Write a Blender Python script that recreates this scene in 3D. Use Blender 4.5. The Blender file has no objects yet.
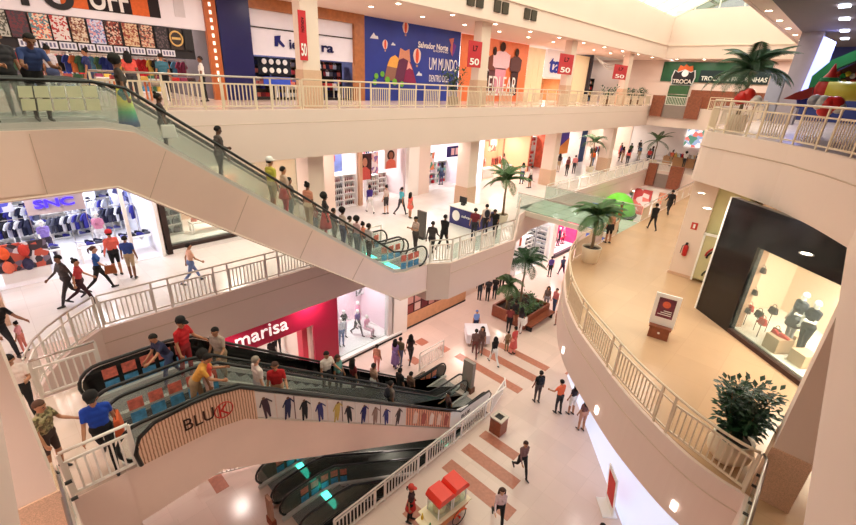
import bpy, bmesh, math, random
import numpy as np
from mathutils import Vector, Matrix
random.seed(7)
SC = bpy.context.scene
COL = SC.collection
PI = math.pi
# ------------------------------------------------------------------ camera
F = 429.06; CX, CY = 428.0, 262.5
ROT = np.array([[0.69448723, 0.25009401, -0.67464099],
                [-0.71796391, 0.30221792, -0.62705036],
                [0.04706706, 0.91984635, 0.38944496]])
CAMZ = 13.782
CAMP = np.array([0, 0, CAMZ])
G0, L1, L2 = 0.0, 6.25, 12.5
def ray(x, y): return ROT @ np.array([x - CX, CY - y, -F])
def atZ(x, y, z): r = ray(x, y); return CAMP + (z - CAMZ) / r[2] * r
def atY(x, y, Y): r = ray(x, y); return CAMP + Y / r[1] * r
def atX(x, y, X): r = ray(x, y); return CAMP + X / r[0] * r

cam_d = bpy.data.cameras.new('camera'); cam = bpy.data.objects.new('camera', cam_d); COL.objects.link(cam)
m = Matrix([list(ROT[0]) + [0], list(ROT[1]) + [0], list(ROT[2]) + [CAMZ], [0, 0, 0, 1]])
cam.matrix_world = m
cam_d.sensor_fit = 'HORIZONTAL'; cam_d.sensor_width = 36; cam_d.lens = F / 856 * 36
cam_d.clip_start = 0.05; cam_d.clip_end = 300
SC.camera = cam
vs = SC.view_settings
vs.view_transform = 'Standard'; vs.look = 'None'; vs.gamma = 1; vs.use_curve_mapping = False

# ------------------------------------------------------------------ materials
MATS = {}
def lin(c): return tuple((x / 12.92 if x <= 0.04045 else ((x + 0.055) / 1.055) ** 2.4) for x in c)
def mat(name, rgb, rough=0.6, metal=0.0, emit=0.0, var=0.06, scale=3.0, alpha=1.0, spec=0.5, bump=0.0, coat=0):
    """rgb in display (sRGB) 0..255"""
    if name in MATS: return MATS[name]
    M = bpy.data.materials.new(name); M.use_nodes = True
    nt = M.node_tree; b = nt.nodes['Principled BSDF']
    c = lin([x / 255 for x in rgb])
    b.inputs['Base Color'].default_value = (*c, 1)
    b.inputs['Roughness'].default_value = rough
    b.inputs['Metallic'].default_value = metal
    b.inputs['Specular IOR Level'].default_value = spec
    if coat: b.inputs['Coat Weight'].default_value = coat
    if var > 0 and emit == 0:
        tc = nt.nodes.new('ShaderNodeTexCoord'); nz = nt.nodes.new('ShaderNodeTexNoise')
        nz.inputs['Scale'].default_value = scale; nz.inputs['Detail'].default_value = 4
        cr = nt.nodes.new('ShaderNodeValToRGB')
        cr.color_ramp.elements[0].position = 0.3; cr.color_ramp.elements[1].position = 0.7
        cr.color_ramp.elements[0].color = (*[max(0, x * (1 - var)) for x in c], 1)
        cr.color_ramp.elements[1].color = (*[min(1, x * (1 + var)) for x in c], 1)
        nt.links.new(tc.outputs['Object'], nz.inputs['Vector'])
        nt.links.new(nz.outputs['Fac'], cr.inputs['Fac'])
        nt.links.new(cr.outputs['Color'], b.inputs['Base Color'])
        if bump:
            bp = nt.nodes.new('ShaderNodeBump'); bp.inputs['Strength'].default_value = bump
            nt.links.new(nz.outputs['Fac'], bp.inputs['Height']); nt.links.new(bp.outputs['Normal'], b.inputs['Normal'])
    if emit:
        b.inputs['Emission Color'].default_value = (*c, 1); b.inputs['Emission Strength'].default_value = emit
    if alpha < 1: b.inputs['Alpha'].default_value = alpha
    MATS[name] = M; return M
def glass(name, rgb, trans=0.8, rough=0.05):
    if name in MATS: return MATS[name]
    M = bpy.data.materials.new(name); M.use_nodes = True; nt = M.node_tree
    for n in list(nt.nodes): nt.nodes.remove(n)
    out = nt.nodes.new('ShaderNodeOutputMaterial'); mx = nt.nodes.new('ShaderNodeMixShader')
    tr = nt.nodes.new('ShaderNodeBsdfTransparent'); pr = nt.nodes.new('ShaderNodeBsdfPrincipled')
    c = lin([x / 255 for x in rgb])
    tr.inputs['Color'].default_value = (*[0.5 + 0.5 * x for x in c], 1)
    pr.inputs['Base Color'].default_value = (*c, 1); pr.inputs['Roughness'].default_value = rough
    mx.inputs['Fac'].default_value = trans
    nt.links.new(pr.outputs[0], mx.inputs[1]); nt.links.new(tr.outputs[0], mx.inputs[2]); nt.links.new(mx.outputs[0], out.inputs['Surface'])
    MATS[name] = M; return M
def tiles(name, rgb, rgb2, size, rough, mortar=0.004):
    if name in MATS: return MATS[name]
    M = bpy.data.materials.new(name); M.use_nodes = True; nt = M.node_tree; b = nt.nodes['Principled BSDF']
    tc = nt.nodes.new('ShaderNodeTexCoord'); br = nt.nodes.new('ShaderNodeTexBrick')
    br.offset = 0; br.inputs['Scale'].default_value = 1; br.inputs['Brick Width'].default_value = size; br.inputs['Row Height'].default_value = size
    br.inputs['Mortar Size'].default_value = mortar; br.inputs['Bias'].default_value = 0
    c = lin([x / 255 for x in rgb]); d = lin([x / 255 for x in rgb2])
    br.inputs['Color1'].default_value = (*c, 1); br.inputs['Color2'].default_value = (*[x * .93 for x in c], 1); br.inputs['Mortar'].default_value = (*d, 1)
    nz = nt.nodes.new('ShaderNodeTexNoise'); nz.inputs['Scale'].default_value = 0.35; nz.inputs['Detail'].default_value = 5
    mx = nt.nodes.new('ShaderNodeMixRGB'); mx.blend_type = 'MULTIPLY'; mx.inputs['Fac'].default_value = 0.25
    nt.links.new(tc.outputs['Object'], br.inputs['Vector']); nt.links.new(tc.outputs['Object'], nz.inputs['Vector'])
    nt.links.new(br.outputs['Color'], mx.inputs[1]); nt.links.new(nz.outputs['Fac'], mx.inputs[2]); nt.links.new(mx.outputs[0], b.inputs['Base Color'])
    b.inputs['Roughness'].default_value = rough
    MATS[name] = M; return M
def striped(name, rgb, rgb2, scale, axis='X', rough=0.6):
    """thin boards or lamellae side by side"""
    if name in MATS: return MATS[name]
    M = bpy.data.materials.new(name); M.use_nodes = True; nt = M.node_tree; b = nt.nodes['Principled BSDF']
    tc = nt.nodes.new('ShaderNodeTexCoord'); w = nt.nodes.new('ShaderNodeTexWave'); w.bands_direction = axis
    w.inputs['Scale'].default_value = scale; w.inputs['Distortion'].default_value = 1.4; w.inputs['Detail'].default_value = 3; w.inputs['Detail Scale'].default_value = 3
    cr = nt.nodes.new('ShaderNodeValToRGB'); cr.color_ramp.elements[0].position = .15; cr.color_ramp.elements[1].position = .5
    cr.color_ramp.elements[0].color = (*lin([x / 255 for x in rgb2]), 1); cr.color_ramp.elements[1].color = (*lin([x / 255 for x in rgb]), 1)
    nt.links.new(tc.outputs['Object'], w.inputs['Vector']); nt.links.new(w.outputs['Fac'], cr.inputs['Fac']); nt.links.new(cr.outputs['Color'], b.inputs['Base Color'])
    b.inputs['Roughness'].default_value = rough
    MATS[name] = M; return M
def speckle(name, cols, scale, rough=0.5, emit=0):
    """patterned print: voronoi cells with a colour ramp"""
    if name in MATS: return MATS[name]
    M = bpy.data.materials.new(name); M.use_nodes = True; nt = M.node_tree; b = nt.nodes['Principled BSDF']
    tc = nt.nodes.new('ShaderNodeTexCoord'); v = nt.nodes.new('ShaderNodeTexVoronoi'); v.inputs['Scale'].default_value = scale
    sp = nt.nodes.new('ShaderNodeSeparateColor'); cr = nt.nodes.new('ShaderNodeValToRGB'); cr.color_ramp.interpolation = 'CONSTANT'
    e = cr.color_ramp.elements
    for i, c in enumerate(cols):
        el = e[i] if i < 2 else e.new(i / len(cols))
        el.position = i / len(cols); el.color = (*lin([x / 255 for x in c]), 1)
    nt.links.new(tc.outputs['Object'], v.inputs['Vector']); nt.links.new(v.outputs['Color'], sp.inputs[0]); nt.links.new(sp.outputs[0], cr.inputs['Fac'])
    nt.links.new(cr.outputs['Color'], b.inputs['Base Color']); b.inputs['Roughness'].default_value = rough
    if emit:
        nt.links.new(cr.outputs['Color'], b.inputs['Emission Color']); b.inputs['Emission Strength'].default_value = emit
    MATS[name] = M; return M

WALL = mat('wall_cream', (234, 212, 199), 0.75, var=0.015, scale=.4)
WALLW = mat('wall_white', (244, 238, 232), 0.7, var=0.01)
FASC = mat('fascia_plaster', (232, 208, 199), 0.7, var=0.02, scale=.3)
SOFF = mat('soffit_plaster', (240, 216, 204), 0.8, var=0.01)
GRAN = mat('granite_beige', (214, 176, 150), 0.35, var=0.2, scale=60)
FLG = tiles('floor_ground_stone', (240, 214, 202), (222, 194, 180), 0.9, 0.2)
FLU = tiles('floor_upper_stone', (238, 212, 196), (222, 190, 170), 0.9, 0.22)
FLR = tiles('floor_amber_stone', (218, 178, 142), (204, 162, 128), 1.2, 0.25)
FLW = tiles('floor_white_porcelain', (246, 240, 236), (220, 210, 205), 0.9, 0.2)
TERRA = mat('inlay_terracotta', (182, 116, 94), 0.3, var=0.12, scale=8)
RAILM = mat('rail_enamel_cream', (226, 204, 180), 0.45, var=0.02)
RAILW = mat('rail_enamel_white', (244, 236, 228), 0.45, var=0.02)
STEEL = mat('brushed_steel', (190, 180, 172), 0.3, 0.9, var=.05)
STEELD = mat('dark_steel', (70, 66, 64), 0.35, 0.8, var=.05)
RUBBER = mat('black_rubber', (22, 20, 20), 0.4, var=.05)
BLACK = mat('black_gloss', (16, 13, 13), 0.12, var=.05)
BLACKM = mat('black_matt', (28, 26, 27), 0.6, var=.05)
GL = glass('clear_glass', (215, 230, 225), 0.88)
GLG = glass('green_glass', (238, 243, 240), 0.92)
GLF = glass('walkway_glass', (206, 224, 206), 0.3, .15)
CLAD = mat('escalator_cladding_satin', (244, 218, 206), 0.34, 0.3, var=0.05, scale=.6)
CLADM = mat('escalator_cladding_plaster', (242, 214, 202), 0.5, var=0.03, scale=.5)
STEP = striped('escalator_step_metal', (150, 148, 146), (90, 88, 88), 60, 'Y', .4)
COMBL = mat('teal_comb_light', (70, 255, 215), emit=2.5)
WOODB = mat('brown_wood', (140, 76, 52), 0.45, var=0.2, scale=6)
WHITE = mat('plain_white', (245, 243, 240), 0.5, var=.01)

# ------------------------------------------------------------------ mesh building
def tag(o, label=None, cat=None, group=None, kind=None):
    if label: o['label'] = label
    if cat: o['category'] = cat
    if group: o['group'] = group
    if kind: o['kind'] = kind
    return o
class MB:
    def __init__(s): s.v = []; s.f = []; s.m = []; s.mi = 0
    def add(s, vs_, fs_):
        n = len(s.v); s.v += [tuple(p) for p in vs_]; s.f += [tuple(i + n for i in f) for f in fs_]; s.m += [s.mi] * len(fs_); return s
    def box(s, x0, x1, y0, y1, z0, z1):
        return s.add([(x0, y0, z0), (x1, y0, z0), (x1, y1, z0), (x0, y1, z0), (x0, y0, z1), (x1, y0, z1), (x1, y1, z1), (x0, y1, z1)],
                     [(0, 3, 2, 1), (4, 5, 6, 7), (0, 1, 5, 4), (1, 2, 6, 5), (2, 3, 7, 6), (3, 0, 4, 7)])
    def obox(s, c, size, rz=0, ry=0, rx=0):
        M = Matrix.Translation(c) @ Matrix.Rotation(rz, 4, 'Z') @ Matrix.Rotation(ry, 4, 'Y') @ Matrix.Rotation(rx, 4, 'X')
        a, b, d = [q / 2 for q in size]
        p = [M @ Vector(q) for q in [(-a, -b, -d), (a, -b, -d), (a, b, -d), (-a, b, -d), (-a, -b, d), (a, -b, d), (a, b, d), (-a, b, d)]]
        return s.add(p, [(0, 3, 2, 1), (4, 5, 6, 7), (0, 1, 5, 4), (1, 2, 6, 5), (2, 3, 7, 6), (3, 0, 4, 7)])
    def bar(s, p, q, w, h):
        """square bar from p to q; w sideways, h up"""
        p = Vector(p); q = Vector(q); d = (q - p).normalized()
        up = Vector((0, 0, 1)) if abs(d.z) < .95 else Vector((d.y, -d.x, 0)).normalized() if abs(d.x) + abs(d.y) > 1e-4 else Vector((1, 0, 0))
        a = d.cross(up).normalized() * w / 2; u = a.cross(d).normalized() * h / 2
        v = [p - a - u, p + a - u, p + a + u, p - a + u, q - a - u, q + a - u, q + a + u, q - a + u]
        return s.add(v, [(0, 1, 2, 3), (7, 6, 5, 4), (0, 4, 5, 1), (1, 5, 6, 2), (2, 6, 7, 3), (3, 7, 4, 0)])
    def prism(s, poly, z0, z1):
        n = len(poly)
        area = sum(poly[i][0] * poly[(i + 1) % n][1] - poly[(i + 1) % n][0] * poly[i][1] for i in range(n))
        if area < 0: poly = poly[::-1]
        v = [(x, y, z0) for x, y in poly] + [(x, y, z1) for x, y in poly]
        f = [tuple(range(n - 1, -1, -1)), tuple(range(n, 2 * n))] + [(i, (i + 1) % n, n + (i + 1) % n, n + i) for i in range(n)]
        return s.add(v, f)
    def prismY(s, poly, y0, y1):
        """poly in XZ, extruded along Y"""
        n = len(poly)
        area = sum(poly[i][0] * poly[(i + 1) % n][1] - poly[(i + 1) % n][0] * poly[i][1] for i in range(n))
        if area > 0: poly = poly[::-1]
        v = [(x, y0, z) for x, z in poly] + [(x, y1, z) for x, z in poly]
        f = [tuple(range(n - 1, -1, -1)), tuple(range(n, 2 * n))] + [(i, (i + 1) % n, n + (i + 1) % n, n + i) for i in range(n)]
        return s.add(v, f)
    def tube(s, pts, r, n=8, closed=False):
        pts = [Vector(p) for p in pts]; N = len(pts); rings = []
        rr = r if isinstance(r, (list, tuple)) else [r] * N
        for i, p in enumerate(pts):
            a = pts[i - 1] if (i > 0 or closed) else p; b = pts[(i + 1) % N] if (i < N - 1 or closed) else p
            d = (b - a).normalized(); up = Vector((0, 0, 1)) if abs(d.z) < .9 else Vector((0, 1, 0))
            u = d.cross(up).normalized(); w = u.cross(d).normalized()
            rings.append([p + (u * math.cos(2 * PI * k / n) + w * math.sin(2 * PI * k / n)) * rr[i] for k in range(n)])
        v = [q for R in rings for q in R]; f = []
        for i in range(N if closed else N - 1):
            j = (i + 1) % N
            for k in range(n): f.append((i * n + k, j * n + k, j * n + (k + 1) % n, i * n + (k + 1) % n))
        if not closed: f += [tuple(range(n)), tuple(range((N - 1) * n + n - 1, (N - 1) * n - 1, -1))]
        return s.add(v, f)
    def lathe(s, prof, c=(0, 0, 0), n=16, cap=True):
        v = []; f = []; N = len(prof)
        for r, z in prof: v += [(c[0] + r * math.cos(2 * PI * k / n), c[1] + r * math.sin(2 * PI * k / n), c[2] + z) for k in range(n)]
        for i in range(N - 1):
            for k in range(n): f.append((i * n + k, i * n + (k + 1) % n, (i + 1) * n + (k + 1) % n, (i + 1) * n + k))
        if cap: f += [tuple(range(n - 1, -1, -1)), tuple(range((N - 1) * n, N * n))]
        return s.add(v, f)
    def ell(s, c, r, n=10, m_=7, rot=None):
        v = []; f = []
        c = Vector(c)
        def P(q): q = Vector(q); return c + (rot @ q if rot else q)
        v.append(P((0, 0, -r[2])))
        for i in range(1, m_):
            t = PI * i / m_ - PI / 2
            for k in range(n):
                a = 2 * PI * k / n; v.append(P((r[0] * math.cos(t) * math.cos(a), r[1] * math.cos(t) * math.sin(a), r[2] * math.sin(t))))
        v.append(P((0, 0, r[2])))
        for k in range(n): f.append((0, 1 + (k + 1) % n, 1 + k))
        for i in range(m_ - 2):
            for k in range(n): f.append((1 + i * n + k, 1 + i * n + (k + 1) % n, 1 + (i + 1) * n + (k + 1) % n, 1 + (i + 1) * n + k))
        b = 1 + (m_ - 2) * n; t = len(v) - 1
        for k in range(n): f.append((b + k, b + (k + 1) % n, t))
        return s.add(v, f)
    def mesh(s, name, mats, smooth=False):
        me = bpy.data.meshes.new(name); me.from_pydata(s.v, [], s.f)
        for M in (mats if isinstance(mats, (list, tuple)) else [mats]): me.materials.append(M)
        me.polygons.foreach_set('material_index', s.m)
        if smooth: me.polygons.foreach_set('use_smooth', [True] * len(s.f))
        me.update(); return me
    def build(s, name, mats, parent=None, smooth=False, local=False, bevel=0):
        off = Vector((0, 0, 0))
        if parent is None and s.v:
            a = np.array(s.v); off = Vector(((a[:, 0].min() + a[:, 0].max()) / 2, (a[:, 1].min() + a[:, 1].max()) / 2, a[:, 2].min()))
            s.v = [(x - off.x, y - off.y, z - off.z) for x, y, z in s.v]
        o = bpy.data.objects.new(name, s.mesh(name, mats, smooth)); COL.objects.link(o)
        o.location = off
        if parent is not None:
            o.parent = parent
            if not local:
                q = parent; t = Vector((0, 0, 0))
                while q is not None: t += q.location; q = q.parent
                o.location = -t
        if bevel:
            b = o.modifiers.new('bevel', 'BEVEL'); b.width = bevel; b.segments = 2; b.limit_method = 'ANGLE'
        return o
def empty(name, loc, label=None, cat=None, group=None, rz=0, kind=None):
    o = bpy.data.objects.new(name, None); COL.objects.link(o); o.location = loc; o.rotation_euler = (0, 0, rz); o.empty_display_size = .2
    return tag(o, label, cat, group, kind)
KIDS = {}
def copy_tree(o, loc=None, rz=None, label=None, sc=None, parent=None, group=None):
    c = o.copy(); COL.objects.link(c); c.parent = parent
    if loc is not None: c.location = loc
    if rz is not None: c.rotation_euler = (0, 0, rz)
    if sc is not None: c.scale = (sc, sc, sc) if not isinstance(sc, tuple) else sc
    if label: c['label'] = label
    if group: c['group'] = group
    for ch in o.children: copy_tree(ch, parent=c)
    return c
def struct(mb, name, M, **k):
    o = mb.build(name, M, **k); o['kind'] = 'structure'; return o
def text_mb(body, w, h, depth=0.01, size_fit=True, bold=False):
    """text as a mesh in the local XZ plane (x right, z up), fitted to w x h and centred on the origin"""
    cu = bpy.data.curves.new('t', 'FONT'); cu.body = body; cu.extrude = 0.02; cu.align_x = 'LEFT'
    if bold: cu.offset = 0.02
    ob = bpy.data.objects.new('t', cu); COL.objects.link(ob)
    dg = bpy.context.evaluated_depsgraph_get(); me = bpy.data.meshes.new_from_object(ob.evaluated_get(dg))
    a = np.array([v.co[:] for v in me.vertices]); mn = a.min(0); mx = a.max(0); e = mx - mn
    sx = w / e[0]; sy = h / e[1] if h else sx
    mb = MB(); mb.add([((v[0] - mn[0] - e[0] / 2) * sx, -(v[2]) / .02 * depth / 2, (v[1] - mn[1] - e[1] / 2) * sy) for v in a], [tuple(p.vertices) for p in me.polygons])
    bpy.data.objects.remove(ob); return mb
def xf(mb, loc, rz=0, rx=0):
    M = Matrix.Translation(loc) @ Matrix.Rotation(rz, 4, 'Z') @ Matrix.Rotation(rx, 4, 'X')
    mb.v = [tuple(M @ Vector(p)) for p in mb.v]; return mb
def lamp(x, y, z, power, size=.5, color=(1, .86, .785), name='area_lamp', spot=False, rx=0, rz=0):
    d = bpy.data.lights.new(name, 'AREA'); d.energy = power; d.color = color; d.size = size; d.shape = 'DISK'
    o = bpy.data.objects.new(name, d); COL.objects.link(o); o.location = (x, y, z); o.rotation_euler = (rx, 0, rz); return o
# ------------------------------------------------------------------ people
SLOTS = ['skin', 'shirt', 'forearm', 'thigh', 'calf', 'shoe', 'eye', 'lip']
def rotv(v, ax, a): return Matrix.Rotation(a, 3, ax) @ Vector(v)
def body_mesh(name, lean=0, hipL=0, kneeL=0, hipR=0, kneeR=0, shL=0, elL=10, shR=0, elR=10, abL=6, abR=6, head=0, turn=0, voxel=.0125, fem=False, sit=False):
    """returns a mesh facing +X with feet at z=0 and a dict of frame points. Angles in degrees."""
    R = math.radians
    prims = []  # (slot, a, b, ra, rb)
    def cap(sl, a, b, ra, rb): prims.append((sl, Vector(a), Vector(b), ra, rb))
    hip = Vector((0, 0, .93)); w = .085 if not fem else .095
    def up(v): return hip + rotv(v, 'Y', R(lean))   # torso frame leaning forward (+X)
    # torso
    sw = .175 if not fem else .155
    cap('thigh', hip + Vector((0, -.07, .0)), hip + Vector((0, .07, .0)), .115 if not fem else .125, .115 if not fem else .125)
    cap('thigh', up((0, -.06, .06)), up((0, .06, .06)), .105, .105)
    cap('shirt', up((.01, -.06, .16)), up((.01, .06, .16)), .10 if not fem else .088, .10 if not fem else .088)
    cap('shirt', up((.01, -.07, .28)), up((.01, .07, .28)), .108 if not fem else .1, .108 if not fem else .1)
    cap('shirt', up((0, -.09, .38)), up((0, .09, .38)), .105 if not fem else .095, .105 if not fem else .095)
    for s in (-1, 1): cap('shirt', up((.0, s * .055, .06)), up((.0, s * .08, .42)), .098 if not fem else .082, .088 if not fem else .078)
    if fem:
        for s in (-1, 1): cap('shirt', up((.055, s * .07, .32)), up((.07, s * .07, .33)), .06, .06)
    cap('shirt', up((-.01, -sw + .03, .475)), up((-.01, sw - .03, .475)), .06, .06)
    cap('shirt', up((-.01, -.04, .49)), up((-.01, .04, .49)), .07, .07)
    nb = up((-.005, 0, .50)); 
    def hd(v): return up((.0, 0, .60)) + rotv(rotv(v, 'Z', R(turn)), 'Y', R(lean * .4 + head))
    cap('skin', nb, hd((-.01, 0, 0)), .052, .05)
    # head (height .23)
    cap('skin', hd((.0, 0, .11)), hd((-.015, 0, .115)), .088, .09)
    cap('skin', hd((.025, 0, .04)), hd((.02, 0, .10)), .055, .075)
    cap('skin', hd((.045, 0, .005)), hd((.04, 0, .01)), .035, .035)
    cap('skin', hd((.095, 0, .075)), hd((.108, 0, .055)), .012, .015)
    for s in (-1, 1):
        cap('skin', hd((-.005, s * .088, .065)), hd((-.015, s * .092, .095)), .014, .018)
        cap('eye', hd((.082, s * .032, .088)), hd((.083, s * .036, .088)), 0.0105, .0105)
        cap('skin', hd((.08, s * .018, .108)), hd((.075, s * .05, .108)), .013, .011)
    cap('lip', hd((.079, -.015, .028)), hd((.079, .015, .028)), .011, .011)
    # arms
    hands = {}
    for s, sh, el, ab in ((1, shL, elL, abL), (-1, shR, elR, abR)):
        S = up((-.01, s * sw, .465))
        def arm(v, a2=0):
            q = rotv(v, 'Y', -R(a2)); q = rotv(q, 'X', s * R(ab)); q = rotv(q, 'Y', -R(sh)); return rotv(q, 'Y', R(lean * .25))
        E_ = S + arm((0, 0, -.29)); W = E_ + arm((0, 0, -.25), el)
        cap('shirt', S, S + (E_ - S) * .62, .056 if not fem else .048, .047 if not fem else .04)
        cap('forearm', S + (E_ - S) * .62, E_, .040 if not fem else .034, .036 if not fem else .031)
        cap('forearm', E_, E_ + (W - E_) * .45, .037, .037 if not fem else .033); cap('forearm', E_ + (W - E_) * .45, W, .036 if not fem else .032, .026)
        P = W + arm((0, 0, -.05), el)
        cap('skin', W, P, .026, .03); cap('skin', W + arm((.018, 0, -.03), el), P + arm((.02, 0, -.02), el), .018, .016); cap('skin', W + arm((-.018, 0, -.03), el), P + arm((-.02, 0, -.02), el), .018, .015)
        for k, (dx, L_) in enumerate(((.03, .06), (.011, .068), (-.009, .064), (-.029, .05))):
            b0 = P + arm((dx, 0, -.02), el); b1 = b0 + arm((dx * .15, -s * .006, -L_ * .5), el); b2 = b1 + arm((0, -s * .022, -L_ * .45), el)
            cap('skin', b0, b1, .0105, .0098); cap('skin', b1, b2, .0098, .009)
        t0 = W + arm((.024, -s * .005, -.03), el); t1 = t0 + arm((.028, -s * .012, -.03), el); t2 = t1 + arm((.006, -s * .008, -.03), el)
        cap('skin', t0, t1, .0125, .012); cap('skin', t1, t2, .012, .01)
        hands[s] = tuple(P + arm((0, 0, -.03), el))
    # legs
    for s, hp, kn in ((1, hipL, kneeL), (-1, hipR, kneeR)):
        Hh = hip + Vector((0, s * w, -.02))
        K = Hh + rotv((0, 0, -.43), 'Y', -R(hp)); A = K + rotv((0, 0, -.41), 'Y', -R(hp - kn))
        cap('thigh', Hh, Hh + (K - Hh) * .5, .092 if not fem else .097, .078); cap('thigh', Hh + (K - Hh) * .5, K + (Hh - K) * .08, .078, .057)
        cap('calf', K + (Hh - K) * .08, K + (A - K) * .08, .055, .055); cap('calf', K, K + (A - K) * .35, .054, .056); cap('calf', K + (A - K) * .35, A, .055, .037)
        fa = -R(max(-25, min(60, (hp - kn) * .8 if (hp - kn) < 0 else (hp - kn) * .5)))
        def ft(v): return A + rotv(v, 'Y', fa)
        cap('shoe', ft((-.045, 0, -.045)), ft((.05, 0, -.05)), .036, .036); cap('shoe', ft((.05, 0, -.05)), ft((.15, s * .012, -.058)), .038, .028)
        cap('shoe', ft((0, 0, -.01)), ft((.0, 0, -.045)), .04, .04)
    # union by voxel remesh
    mb = MB()
    for sl, a, b, ra, rb in prims:
        d = b - a; L_ = d.length
        z = d.normalized() if L_ > 1e-6 else Vector((0, 0, 1)); q = z.to_track_quat('Z', 'Y').to_matrix()
        n = 14; rings = []
        mm = 4
        v = []; f = []
        prof = [(-ra * math.cos(t), ra * math.sin(t)) for t in [PI / 2 * i / mm for i in range(mm + 1)]] + [(L_ + rb * math.sin(t), rb * math.cos(t)) for t in [PI / 2 * i / mm for i in range(mm + 1)]]
        prof = prof[1:-1]
        v.append(a + q @ Vector((0, 0, -ra)))
        for zz, r in prof: v += [a + q @ Vector((r * math.cos(2 * PI * k / n), r * math.sin(2 * PI * k / n), zz)) for k in range(n)]
        v.append(a + q @ Vector((0, 0, L_ + rb)))
        N = len(prof)
        for k in range(n):
            f.append((0, 1 + (k + 1) % n, 1 + k)); f.append((1 + (N - 1) * n + k, 1 + (N - 1) * n + (k + 1) % n, 1 + N * n))
            for i in range(N - 1): f.append((1 + i * n + k, 1 + i * n + (k + 1) % n, 1 + (i + 1) * n + (k + 1) % n, 1 + (i + 1) * n + k))
        mb.add(v, f)
    me = mb.mesh('tmp', [WHITE]); ob = bpy.data.objects.new('tmp', me); COL.objects.link(ob)
    md = ob.modifiers.new('r', 'REMESH'); md.mode = 'VOXEL'; md.voxel_size = voxel; md.use_smooth_shade = True
    sm = ob.modifiers.new('s', 'SMOOTH'); sm.factor = .5; sm.iterations = 3
    dg = bpy.context.evaluated_depsgraph_get(); out = bpy.data.meshes.new_from_object(ob.evaluated_get(dg)); bpy.data.objects.remove(ob)
    out.name = name
    nv = len(out.vertices); co = np.empty(nv * 3); out.vertices.foreach_get('co', co); co = co.reshape(-1, 3)
    zmin = co[:, 2].min(); co[:, 2] -= zmin; out.vertices.foreach_set('co', co.ravel()); co = co + [0, 0, zmin]
    nf = len(out.polygons); cen = np.empty(nf * 3); out.polygons.foreach_get('center', cen); cen = cen.reshape(-1, 3)
    cen = np.array([co[list(p.vertices)].mean(0) for p in out.polygons])
    best = np.full(nf, 1e9); lab = np.zeros(nf, int)
    for sl, a, b, ra, rb in prims:
        a_ = np.array(a); d = np.array(b) - a_; L2_ = max(d @ d, 1e-9)
        t = np.clip(((cen - a_) @ d) / L2_, 0, 1); dist = np.linalg.norm(cen - (a_ + t[:, None] * d), axis=1) - (ra + (rb - ra) * t)
        if sl in ('eye', 'lip'): dist -= .004
        k = dist < best; best[k] = dist[k]; lab[k] = SLOTS.index(sl)
    out.materials.clear()
    for _ in SLOTS: out.materials.append(WHITE)
    out.polygons.foreach_set('material_index', lab.tolist()); out.polygons.foreach_set('use_smooth', [True] * nf)
    info = dict(head=hd((0, 0, .1)) - Vector((0, 0, zmin)), hrot=Matrix.Rotation(R(lean * .4 + head), 3, 'Y') @ Matrix.Rotation(R(turn), 3, 'Z'),
                waist=up((0, 0, .10)) - Vector((0, 0, zmin)), lean=lean, hands=hands, zmin=zmin, knee=None,
                kL=(hip + Vector((0, w, -.02)) + rotv((0, 0, -.43), 'Y', -R(hipL))) - Vector((0, 0, zmin)), kR=(hip + Vector((0, -w, -.02)) + rotv((0, 0, -.43), 'Y', -R(hipR))) - Vector((0, 0, zmin)),
                back=up((-.13, 0, .33)) - Vector((0, 0, zmin)))
    return out, info
POSE = {
 'stand':  dict(hipL=3, kneeL=4, hipR=-3, kneeR=3, shL=3, elL=12, shR=-3, elR=14, abL=9, abR=9),
 'phone':  dict(hipL=5, kneeL=8, hipR=-4, kneeR=3, shL=22, elL=85, shR=15, elR=95, abL=8, abR=6, head=18),
 'walk':   dict(lean=4, hipL=26, kneeL=8, hipR=-18, kneeR=28, shL=-20, elL=18, shR=24, elR=30, abL=7, abR=7),
 'walkb':  dict(lean=4, hipL=-20, kneeL=32, hipR=24, kneeR=6, shL=24, elL=28, shR=-20, elR=18, abL=7, abR=7),
 'rail':   dict(lean=6, hipL=6, kneeL=10, hipR=-5, kneeR=4, shL=24, elL=48, shR=4, elR=20, abL=14, abR=9, head=6),
 'lean':   dict(lean=34, hipL=10, kneeL=16, hipR=-8, kneeR=4, shL=36, elL=55, shR=40, elR=50, abL=12, abR=12, head=8),
 'reach':  dict(lean=22, hipL=26, kneeL=18, hipR=-20, kneeR=8, shL=60, elL=18, shR=20, elR=30, abL=8, abR=8, head=10),
 'sit':    dict(lean=4, hipL=84, kneeL=86, hipR=80, kneeR=84, shL=30, elL=50, shR=30, elR=52, abL=8, abR=8, head=8),
}
BODY = {}
def get_body(pose, fem):
    k = (pose, fem)
    if k not in BODY: BODY[k] = body_mesh('person_body', fem=fem, **POSE[pose])
    return BODY[k]
SKINS = {'dark': (92, 58, 42), 'brown': (130, 86, 62), 'tan': (178, 124, 92), 'light': (216, 166, 138), 'mann': (232, 226, 220)}
def cmat(rgb, pre='cloth'):
    if isinstance(rgb, bpy.types.Material): return rgb
    n = pre + '_%d_%d_%d' % tuple(rgb)
    return mat(n, rgb, 0.55 if pre in ('skin', 'shoe') else .9, var=.08, scale=14)
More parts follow.
